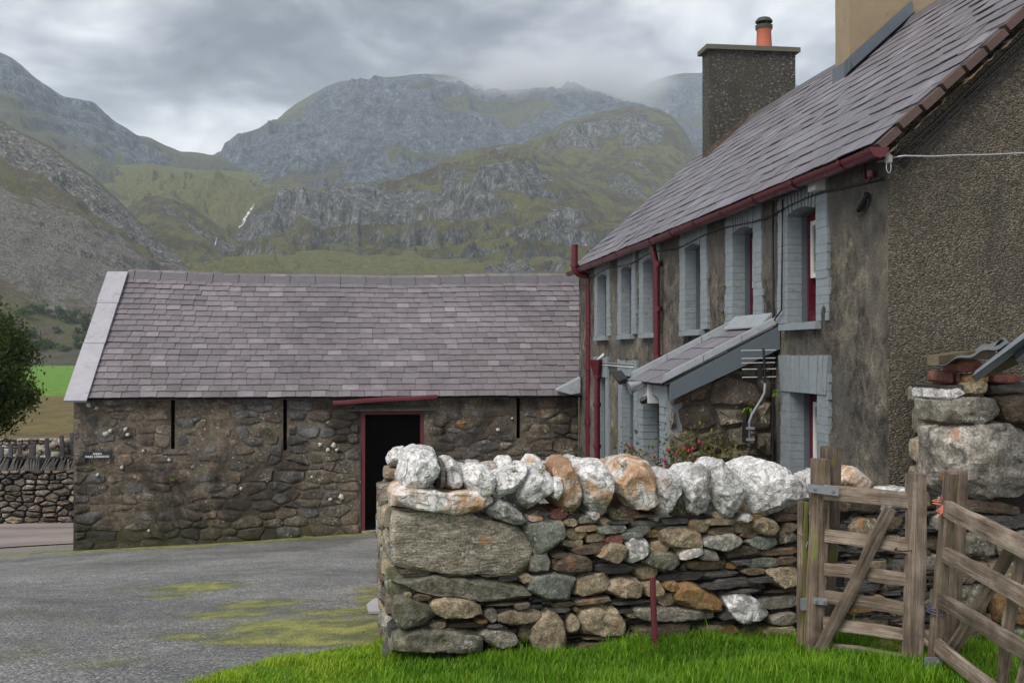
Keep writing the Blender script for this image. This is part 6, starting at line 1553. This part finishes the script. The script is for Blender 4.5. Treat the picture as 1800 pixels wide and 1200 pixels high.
# ------------------------------------------------------------------ fixtures on the house
def fixtures():
    def L(px, py, Y): return atY(px, py, Y)
    # aerial on a cranked pole at the porch
    Y = 10.55
    an = thing('tv_aerial', 'rooftop aerial on a cranked pole beside the porch', 'aerial', L(1317, 790, Y))
    MB().tube([L(1345, 668, Y), L(1344, 690, Y), L(1338, 702, Y), L(1322, 728, Y), L(1317, 742, Y), L(1317, 785, Y)], .015, 10).out('pole', M['metal_zinc'], an, True)
    MB().tube([L(1342, 612, Y-.02), L(1345, 672, Y-.01)], .012, 8).out('boom', M['plastic_black'], an)
    for py, x0, x1 in ((615, 1303, 1363), (629, 1304, 1363), (637, 1304, 1362), (648, 1305, 1364), (662, 1305, 1364)):
        MB().tube([L(x0, py+1, Y-.05), L(x1, py, Y+.03)], .0055, 6).out('element', M['plastic_grey'], an)
    MB().box(tuple(L(1330, 668, Y)-Vector((0, .03, 0))), tuple(L(1338, 640, Y)+Vector((0, .03, 0)))).out('dipole_box', M['plastic_black'], an)
    b = MB()
    for py in (752, 772): a = L(1310, py, Y); b.box((a.x, Y-.03, a.z-.012), (a.x+.09, Y+.12, a.z+.012))
    b.out('bracket', M['metal_silver'], an); a = L(1313, 762, Y); MB().box((a.x-.03, Y-.02, a.z-.09), (a.x, Y+.06, a.z+.12)).out('amplifier', M['plastic_black'], an)
    MB().tube([L(1317, 785, Y), L(1316, 798, Y), L(1330, 800, Y+.1), L(1350, 803, Y+.2), L(1356, 815, Y+.2)], .008, 6).out('cable', M['plastic_black'], an, True)
    # floodlights under the porch eaves
    Yp = 12.1
    f = thing('floodlight', 'black floodlight on the house wall beyond the porch roof', 'floodlight', L(1090, 660, 13.6))
    P = [L(1074, 654, 13.6), L(1092, 650, 13.5), L(1103, 664, 13.4), L(1086, 670, 13.5)]
    MB().prism(P, (.05, .12, -.05)).out('housing', M['plastic_black'], f); MB().tube([L(1098, 662, 13.5), L(1108, 664, 13.6), L(1112, 655, 13.6)], .018, 8).out('bracket', M['plastic_black'], f)
    f = thing('floodlight', 'silver twin spotlight under the porch eaves', 'floodlight', L(1125, 690, 11.6))
    for pts, r, m, n in (([(1106, 682), (1118, 678), (1130, 674)], [.075, .055, .03], 'metal_silver', 'lamp_head'), ([(1126, 706), (1134, 702), (1142, 700)], [.03, .045, .04], 'plastic_black', 'sensor'), ([(1130, 674), (1138, 680), (1139, 692), (1131, 698)], [.022]*4, 'metal_zinc', 'arm')):
        MB().tube([L(x, y, 11.55) for x, y in pts], r, 12).out(n, M[m], f, True, 40)
    a = L(1143, 692, 11.5); MB().box((a.x-.03, 11.45, a.z-.10), (a.x+.10, 11.62, a.z+.14)).out('back_box', M['plastic_grey'], f)
    # junction box, insulator, wire
    y, z = hx(1450, 320); o = MB().box((HX-.13, y-.085, z-.085), (HX-.03, y+.085, z+.085)).box((HX-.135, y-.09, z+.08), (HX-.03, y+.09, z+.095)).out('junction_box', M['plastic_grey'], None); tag(o, 'white square box under the gutter beside the nearest window', 'electrical box')
    Yg = HY0-.10; c = atY(1562, 280, Yg)
    i = thing('insulator', 'white insulator at the gable corner below the gutter end', 'insulator', c)
    MB().lathe((c.x, c.y, c.z-.03), [(.02, 0), (.035, .01), (.022, .02), (.035, .03), (.022, .04), (.035, .05), (.012, .075)], 12).out('cup', M['plastic_grey'], i, True); MB().tube([c+Vector((0, 0, 0)), c+Vector((-.03, .12, 0))], .008, 6).out('bolt', M['metal_zinc'], i)
    MB().tube([c+Vector((.02*math.cos(t), 0, -.06+.05*math.sin(t))) for t in np.linspace(1.3, 7, 14)], .004, 5).out('loop', M['metal_silver'], i)
    o = MB().tube([c+Vector((0, 0, .01))]+[atY(x, yy, Yg-.04) for x, yy in ((1590, 274), (1640, 275), (1680, 273), (1740, 272), (1800, 269), (1900, 262))], .008, 6).out('service_wire', M['metal_silver'], None, True); tag(o, 'pale wire running across the gable from the insulator', 'wire')
    p = [(HX-.05, *hx(a, b)) for a, b in ((1534, 342), (1528, 352), (1518, 370))]; o = MB().tube(p, [.028, .032, .026], 10).out('cable_joint', M['plastic_black'], None, True, 40); tag(o, 'black cable joint hanging on the wall near the gutter end', 'cable joint')
    p = [(HX-.05, *hx(a, b)) for a, b in ((1533, 344), (1536, 356), (1530, 374), (1518, 381), (1512, 374), (1515, 366))]; o2 = MB().tube(p, .004, 5).out('loop', M['plastic_black'], o, True)
    p = [(HX-.05, *hx(a, b)) for a, b in ((1530, 274), (1530, 300), (1531, 316), (1538, 318), (1541, 310))]; w = MB().tube(p, .012, 8).out('waste_pipe', M['paint_red'], None, True); tag(w, 'thin red pipe hooked under the end of the gutter', 'pipe'); MB().tube([(HX-.05, *hx(1541, 312)), (HX-.05, *hx(1541, 300))], .035, 10).out('cap', M['paint_red'], w)
fixtures()

# ------------------------------------------------------------------ background left
def far_walls():
    rg = random.Random(14)
    # the wall across the road with slates set on edge along its top
    A = Vector((-7.0, 27.6, 0)); FP = Plane(Vector((-12.5, 27.6, 0)), (1, 0, 0))
    fw = thing('field_wall', 'roadside stone wall topped with upright slates left of the barn', 'wall', (-9.5, 27.9, -.6))
    zt = FP.sz(60, 826)[1]; z0 = -.75; L = 6.6
    MB().box((-12.4, 27.66, z0-.3), (-5.9, 28.1, zt)).out('wall_heart', M['joint_dark'], fw)
    seeds = []; wts = []; z = z0
    while z < zt:
        h = rg.uniform(.10, .22); s = 0
        while s < L: w = rg.uniform(.15, .48); seeds.append((s+w/2, z+h/2+rg.gauss(0, .02))); wts.append(rg.uniform(-.004, .006)); s += w
        z += h
    for c in cells(seeds, [(.0, z0), (L, z0), (L, zt), (0, zt)], .55, wts):
        c = c and shrink(c, rg.uniform(.008, .018))
        if c and area(c) > .006: flat_stone('stone', FP, c, rg.uniform(.05, .10), M[rg.choice(['field_stone']*5+['stone_slate'])], fw, rg)
    x = -12.4; k = 0
    while x < -5.9:
        t = rg.uniform(.035, .075); h = rg.uniform(.22, .33); ln = rg.uniform(-.05, .16); w = rg.uniform(.2, .27)
        V = [(x, 27.56, zt-.01), (x+t, 27.56, zt-.01), (x+t, 28.1, zt-.01), (x, 28.1, zt-.01)]; T = [(x+ln, 27.88-w, zt+h*.9), (x+ln+t*.8, 27.88-w, zt+h), (x+ln+t*.8, 27.88+w, zt+h*.9), (x+ln, 27.88+w, zt+h)]
        MB().hexa(V, T).out('coping_slate', M['stone_slate'], fw); x += t+.006; k += 1
    # the second wall, paler stones, fence stakes behind it
    BP = Plane(Vector((-24, 43, 0)), (1, -.10, 0)); bw = thing('stone_wall', 'pale tumbled stone wall beyond the road, left of the barn', 'wall', (-15, 42.4, -1.4))
    za, zb = BP.sz(0, 770)[1], -2.0; s0, s1 = BP.sz(-60, 770)[0], BP.sz(190, 770)[0]
    zt2 = lambda s: za+.05*math.sin(s*1.3)
    seeds = []; z = za-.95
    while z < za: 
        h = rg.uniform(.11, .17); s = s0
        while s < s1: w = rg.uniform(.16, .34); seeds.append((s+w/2, z+h/2+rg.gauss(0, .02))); s += w
        z += h
    for c in cells(seeds, [(s0, za-.9), (s1, za-.9), (s1, za), (s0, za)], .7):
        c = c and shrink(c, .012)
        if c and area(c) > .006: flat_stone('stone', BP, c, rg.uniform(.06, .12), M[rg.choice(['field_stone', 'field_stone', 'field_quartz'])], bw, rg, base=-.12)
    MB().hexa([tuple(v) for v in BP.w([(s0, -2.2, -.1), (s1, -2.2, -.1), (s1, -2.2, -.5), (s0, -2.2, -.5)])], [tuple(v) for v in BP.w([(s0, za-.06, -.1), (s1, za-.06, -.1), (s1, za-.06, -.5), (s0, za-.06, -.5)])]).out('wall_heart', M['stone_brown'], bw)
    # tumbled heap of quartz between the walls: rises to the right
    hp = thing('stone_wall', 'heaped wall of pale quartz lumps just over the slate topped wall', 'wall', (-9, 31.5, -1))
    for k in range(150):
        px = rg.uniform(-10, 140); base = 806-max(0, px-40)*.20; py = rg.uniform(base-14-max(0, px-60)*.1, base+14); c = atY(px, py, 31.2+rg.uniform(-.4, .4)); r = rg.uniform(.07, .16)
        V, F = stone_local(bbox_poly(-r, -r*.8, r, r*.8, rg), r*1.6, rg, 4, seed=k); X = np.stack([V[:, 0]+c.x, -V[:, 2]+c.y, V[:, 1]+c.z], 1)
        mesh('stone', X, F, M[rg.choice(['field_quartz', 'field_quartz', 'field_stone'])], hp, True, 40)
    pts = [(-10, 800), (40, 800), (90, 790), (140, 776)]
    hb = MB()
    for (a, b), (c, d) in zip(pts, pts[1:]):
        p, q = atY(a, b+8, 31.2), atY(c, d+8, 31.2); hb.hexa([(p.x, 30.95, -2), (q.x, 30.95, -2), (q.x, 31.6, -2), (p.x, 31.6, -2)], [(p.x, 30.95, p.z), (q.x, 30.95, q.z), (q.x, 31.6, q.z), (p.x, 31.6, p.z)])
    hb.out('wall_heart', M['joint_dark'], hp)
    for k, (px, t, b, lab, Y) in enumerate(((3, 785, 806, 'thick dark fence stake at the left edge of the picture', 29.6), (19, 781, 800, 'second dark fence stake from the left behind the slate topped wall', 30.2), (35, 779, 800, 'narrow third fence stake from the left above the slates', 30.2), (57, 781, 797, 'short broad fence stake midway along the slate topped wall', 30.2),
                                    (82, 770, 790, 'leaning fence stake before the heaped pale stones', 30.4), (108, 765, 782, 'fence stake second from the barn corner', 30.6), (126, 760, 776, 'fence stake closest to the barn corner', 30.8))):
        w = .10 if k != 3 else .16; a, c = atY(px+3*(k > 3), b+30, Y), atY(px, t, Y)
        o = plank('fence_stake', a, c, w, .09, M['slate_slab'], None, seed=k+70, wob=.004, seg=4); tag(o, lab, 'fence stake', 'stakes behind the slate topped wall')
far_walls()

def leafy(n, ctr, rad, size, rg, clumps, droop=.3, shape=1.0):
    """leaf faces gathered in clumps through an ellipsoid; returns verts, faces, per-leaf value"""
    nr = np.random.RandomState(rg.randrange(10**6)); cl = nr.normal(size=(clumps, 3)); cl /= np.linalg.norm(cl, axis=1, keepdims=True); cl *= (nr.rand(clumps, 1)**.38)
    cs = .14+.20*nr.rand(clumps); k = nr.randint(0, clumps, n); p = cl[k]+nr.normal(size=(n, 3))*cs[k][:, None]*.6
    p = p*np.array(rad)+np.array(ctr); u = nr.normal(size=(n, 3)); u[:, 2] -= droop; u /= np.linalg.norm(u, axis=1, keepdims=True); v = np.cross(u, nr.normal(size=(n, 3))); v /= np.linalg.norm(v, axis=1, keepdims=True)
    s = size*(.6+.8*nr.rand(n))[:, None]; w = np.cross(u, v)*s*.12
    V = np.stack([p-u*s, p+v*s*.45+w, p+u*s, p-v*s*.45+w], 1).reshape(-1, 3); F = np.arange(4*n).reshape(n, 4)
    return V, F, np.clip(.5*nr.rand(n)+.5*nr.rand(clumps)[k], 0, 1)
def tree():
    rg = random.Random(6); Y = 36.0; b = atY(-22, 800, Y); gzv = gz(b.x, Y)
    t = thing('broadleaf_tree', 'dark green bushy tree at the left edge beyond the stone walls', 'tree', (b.x, Y, gzv))
    c = atY(-30, 668, Y); rx = atY(62, 668, Y).x-c.x; rz = c.z-atY(0, 775, Y).z
    tr = MB(); tr.tube([(b.x, Y, gzv-.2), (b.x+.05, Y, gzv+.8), (c.x, Y, c.z-.6), (c.x+.1, Y, c.z+1.2)], [.20, .16, .11, .03], 10)
    for k in range(16):
        a = k*2.4; z = gzv+.8+k*.2; r = rx*(.55+.3*rg.random()); tr.tube([(c.x, Y, z), (c.x+math.cos(a)*r*.5, Y+math.sin(a)*r*.5, z+.35), (c.x+math.cos(a)*r, Y+math.sin(a)*r, z+.6)], [.06, .035, .01], 6)
    tr.out('trunk', M['bark'], t, True)
    V, F, A = leafy(42000, (c.x, Y, c.z+.1), (rx*.97, rx*.92, rz*1.02), .065, rg, 85); mesh('crown', V, F, M['tree_leaf'], t, False, None, {'rnd': ('FACE', A)})
tree()
def far_growth():
    """bushes and field walls at the foot of the scree slope"""
    rg = random.Random(17)
    B = [(40, 556, 16, 9, 'dark bush highest on the green slope beside the tree'), (62, 548, 14, 8, 'dark bush under the old wall line on the hillside'), (85, 552, 20, 9, 'broad dark bush on the slope under the scree'), (108, 560, 18, 10, 'dark bush on the slope close to the barn verge'), (132, 566, 20, 12, 'rounded dark bush touching the top of the barn verge slab'),
         (150, 585, 14, 14, 'bush partly hidden by the middle verge slab'), (140, 610, 14, 13, 'fresh green bush at the field edge by the barn'), (52, 595, 14, 10, 'dark bush midway down the green slope'), (38, 612, 12, 9, 'small dark bush low on the slope by the tree'), (66, 612, 14, 10, 'grey green bush low on the slope'), (86, 613, 14, 9, 'low dark bush near the field wall'), (118, 618, 12, 7, 'small bush sitting on the field wall line'), (100, 585, 9, 6, 'tiny bush alone on the green slope')]
    for px, py, w, h, lab in B:
        p = hit(px, py)
        if p is None: continue
        sc = (p-CAM).length/FPX; o = thing('bush', lab, 'bush', p, 'bushes on the far slope')
        V, F, A = leafy(500, (p.x, p.y, p.z+h*sc*.6), (w*sc, w*sc, h*sc), h*sc*.22, rg, 16); mesh('crown', V, F, M['bush_leaf'], o, False, None, {'rnd': ('FACE', A)})
        MB().tube([p-Vector((0, 0, .5)), p+Vector((0, 0, h*sc*.5))], [.25*h*sc*.2, .05*h*sc], 6).out('stem', M['bark'], o)
    for pts, h, lab in (([(-20, 634), (60, 629), (100, 627), (160, 622)], 2.2, 'low grey field wall far off below the bushes'), ([(-20, 646), (40, 643), (90, 640), (160, 636)], 1.8, 'dark ditch wall at the far edge of the green field')):
        rows = []
        for (a, b), (c, d) in zip(pts, pts[1:]):
            for k in range(10):
                f = k/10; p = hit(a+(c-a)*f, b+(d-b)*f)
                if p: rows.append(p)
        V = []
        for p in rows: hh = h*rg.uniform(.8, 1.2); V += [(p.x, p.y, p.z-.5), (p.x, p.y, p.z+hh), (p.x, p.y+1.5, p.z+hh), (p.x, p.y+1.5, p.z-.5)]
        F = [(i*4+j, i*4+j+1, i*4+j+5, i*4+j+4) for i in range(len(rows)-1) for j in range(3)]
        o = mesh('field_wall', V, F, M['hedge_wall'], None); tag(o, lab, 'wall')
far_growth()

# ------------------------------------------------------------------ plants close by
def fuchsia():
    rg = random.Random(8); Y = 9.3; base = atY(1220, 880, Y); base.z = gz(base.x, Y)
    f = thing('fuchsia_bush', 'straggly fuchsia with red flowers behind the wall by the porch', 'shrub', base)
    tips = [(1150, 806), (1165, 790), (1190, 800), (1200, 782), (1215, 770), (1235, 776), (1258, 775), (1245, 800), (1270, 812), (1290, 805), (1305, 795), (1312, 806), (1220, 815), (1180, 822), (1100, 778), (1120, 800), (1285, 820), (1205, 830), (1240, 826)]
    st = MB(); P = []
    for px, py in tips:
        t = atY(px, py, Y+rg.uniform(-.25, .25)); m = base+(t-base)*.55+Vector((0, 0, .15)); pts = [base+Vector((rg.uniform(-.05, .05), 0, 0)), m, t]
        fine = [pts[0]*(1-a)**2+pts[1]*2*a*(1-a)+pts[2]*a*a for a in np.linspace(0, 1, 9)]; st.tube(fine, [.012-.001*i for i in range(9)], 5); P += fine[4:]
    st.out('stems', M['stem'], f, True)
    nr = np.random.RandomState(4); c = np.array([P[i] for i in nr.randint(0, len(P), 2600)])+nr.normal(size=(2600, 3))*.065; n = len(c)
    u = nr.normal(size=(n, 3)); u /= np.linalg.norm(u, axis=1, keepdims=True); v = np.cross(u, nr.normal(size=(n, 3))); v /= np.linalg.norm(v, axis=1, keepdims=True); s = (.016+.018*nr.rand(n))[:, None]
    V = np.stack([c-u*s, c+v*s*.5, c+u*s, c-v*s*.5], 1).reshape(-1, 3); mesh('foliage', V, np.arange(4*n).reshape(n, 4), M['fuchsia_leaf'], f, False, None, {'rnd': ('FACE', nr.rand(n))})
    fl = [(1229, 776), (1203, 788), (1211, 792), (1218, 788), (1226, 807), (1193, 822), (1184, 826), (1178, 827), (1211, 830), (1150, 800), (1168, 808), (1175, 790), (1190, 796), (1205, 814), (1240, 815), (1310, 812), (1108, 785), (1199, 818), (1170, 820), (1216, 822)]
    for px, py in fl:
        c = atY(px, py, Y-.22+rg.uniform(-.1, .1)); r = rg.uniform(.008, .012)
        MB().lathe(tuple(c), [(.002, .018), (r*.6, .012), (r*1.0, -.004), (r*.8, -.012), (r*.3, -.024)], 7).out('flower', M['fuchsia_red'], f, True)
fuchsia()
def tuft(name, label, c, r, n, m, rg, up=(0, 0, 1), flat=.6):
    V = []; A = []; up = Vector(up)
    for i in range(n):
        a = rg.uniform(0, 6.28); el = rg.uniform(.1, 1.2); d = Vector((math.cos(a)*math.cos(el), math.sin(a)*math.cos(el), math.sin(el)*flat))
        if d.dot(up) < -.1: d = -d
        L = r*rg.uniform(.5, 1); side = d.cross(Vector((0, 0, 1))).normalized()*L*.10; mid = Vector(c)+d*L*.55+Vector((0, 0, L*.12)); tip = Vector(c)+d*L-Vector((0, 0, L*.15))
        V += [Vector(c)-side*.5, mid-side, tip, mid+side]; A.append(rg.random())
    o = mesh(name, V, [(4*i, 4*i+1, 4*i+2, 4*i+3) for i in range(n)], m, None, False, None, {'rnd': ('FACE', A)}); tag(o, label, 'plant'); return o
def ferns():
    rg = random.Random(11)
    for px, py, Y, r, lab in ((1318, 716, 10.78, .16, 'bright fern growing from the porch side wall by the aerial pole'), (1364, 690, 10.6, .09, 'small green weed where porch and house walls meet'), (1276, 553, None, .10, 'green weed on the house wall just over the porch roof'), (1278, 505, None, .06, 'tiny weed beside the second upper window'), (1105, 632, None, .07, 'moss tuft on the house wall above the far floodlight')):
        c = atY(px, py, Y) if Y else Vector((HX-.03, *hx(px, py))); tuft('fern', lab, c, r, 36, M['fern_leaf'], rg, (-1, -1, .3))
    for px, py, lab in ((470, 755, 'weed on the barn wall left of the second slit'), (376, 836, 'weed low on the barn wall under the first slit'), (943, 797, 'weed at the foot of the barn wall behind the quartz'), (305, 840, 'faint moss tuft on the barn wall below the slate ledge')):
        p = bz(px, py); tuft('wall_weed', lab, Vector((p[0], BY-.05, p[1])), .11, 26, M['fern_leaf'], rg, (0, -1, .2))
    c = atP(918, 1128, WA+WP.N*.05, WP.N); tuft('wall_weed', 'weed between the bottom stones of the front wall', c, .07, 30, M['fern_leaf'], rg, (0, -1, .3), 1.2)
ferns()
def lawn():
    """turf at the foot of the wall and its blades"""
    ep = [on_ground(*q) for q in ((170, 1270), (345, 1208), (410, 1184), (480, 1166), (560, 1152), (640, 1142), (690, 1138))]
    ex = [p.x for p in ep]; ey = [p.y for p in ep]
    edge = lambda x: np.interp(x, [-4]+ex+[5], [4.4]+ey+[7.3])+.03*np.sin(np.asarray(x)*19)+.02*np.sin(np.asarray(x)*47)
    us = np.linspace(-3.2, 4.6, 190); vv = np.linspace(0, 1, 40)
    def top(X, Y): return g(X, Y)+.03+.035*fbm(np.stack([X*2.2, Y*2.2, X*0], 1), 3, .5, 9)*1.0
    def yb(X): return np.where(X < .12, edge(X), np.interp(X, [.12, 3.3, 3.6, 4.6], [7.15, 7.6, 7.2, 6.9]))
    def fn(X, b):
        y1 = yb(X); Y = 3.5+(y1-3.5)*b; z = top(X, Y); z = np.where((b > .985) & (X < .12), g(X, Y)-.03, z)
        return np.stack([X, Y, z], 1)
    P, F, _ = grid(us, vv, fn); o = mesh('lawn', P, F, M['grass'], None, True, None, {'rnd': ('POINT', np.full(len(P), .12))}); o['kind'] = 'structure'
    nr = np.random.RandomState(5); n = 120000
    X = nr.uniform(-2.6, 4.5, n); y1 = yb(X); Y = y1-(nr.rand(n)**1.3)*1.6; ok = Y > 5.2; X, Y = X[ok], Y[ok]; n = len(X)
    X = X+nr.normal(size=n)*.03; Y = Y+nr.normal(size=n)*.02
    z = top(X, Y)-.01; cl = .5+.8*fbm(np.stack([X*3.5, Y*4, X*0], 1), 4, .55, 12)
    d = yb(X)-Y; hgt = (.030+.045*cl+.055*np.exp(-np.maximum(d, 0)/.16)*(X > .1)*cl)*(.5+nr.rand(n)); hgt *= np.where(X < .05, .6, 1)*np.where(nr.rand(n) > .985, 1.8, 1)
    a = nr.uniform(0, 2*np.pi, n); ln = hgt*(.25+.6*nr.rand(n)); w = .0016+.0016*nr.rand(n)
    b = np.stack([X, Y, z], 1); dr = np.stack([np.cos(a), np.sin(a), a*0], 1); sd = np.stack([-np.sin(a), np.cos(a), a*0], 1)*w[:, None]
    mid = b+dr*(ln*.35)[:, None]; mid[:, 2] += hgt*.62; tip = b+dr*ln[:, None]; tip[:, 2] += hgt
    V = np.stack([b-sd, b+sd, mid+sd*.8, mid-sd*.8, tip], 1).reshape(-1, 3); i = np.arange(n)*5
    F = np.concatenate([np.stack([i, i+1, i+2], 1), np.stack([i, i+2, i+3], 1), np.stack([i+3, i+2, i+4], 1)])
    A = np.clip(.40*nr.rand(n)+.40*cl+.55*sstep(.6-X, 0, .9)*(.45+.55*nr.rand(n)), 0, 1); A = np.where(nr.rand(n) > .965, 1.0, A*.9); o = mesh('grass', V, F, M['grass'], None, False, None, {'rnd': ('FACE', np.tile(A, 3))}); o['kind'] = 'stuff'
lawn()
def gravel():
    nr = np.random.RandomState(9); n = 5200; Y = 5.6+(nr.rand(n)**1.5)*9; X = nr.uniform(-5.2, .1, n); z = g(X, Y)+.02*fbm(np.stack([X*.6, Y*.6, X*0], 1), 3, .5, 5)
    s = (.004+.008*nr.rand(n)**3+.006*(nr.rand(n) > .985))[:, None]; o_ = np.array([(1, 0, 0), (0, 1, 0), (-1, 0, 0), (0, -1, 0), (0, 0, .7)]); ang = nr.rand(n)*6.28
    c, sn = np.cos(ang), np.sin(ang); V = np.stack([np.stack([X+s[:, 0]*(k[0]*c-k[1]*sn), Y+s[:, 0]*(k[0]*sn+k[1]*c), z+s[:, 0]*k[2]-.001], 1) for k in o_], 1).reshape(-1, 3)
    i = np.arange(n)*5; F = np.concatenate([np.stack([i+a, i+(a+1) % 4, i+4], 1) for a in range(4)]); A = np.tile(nr.rand(n), 4)
    o = mesh('gravel', V, F, M['pebble'], None, False, None, {'rnd': ('FACE', A)}); o['kind'] = 'stuff'
gravel()
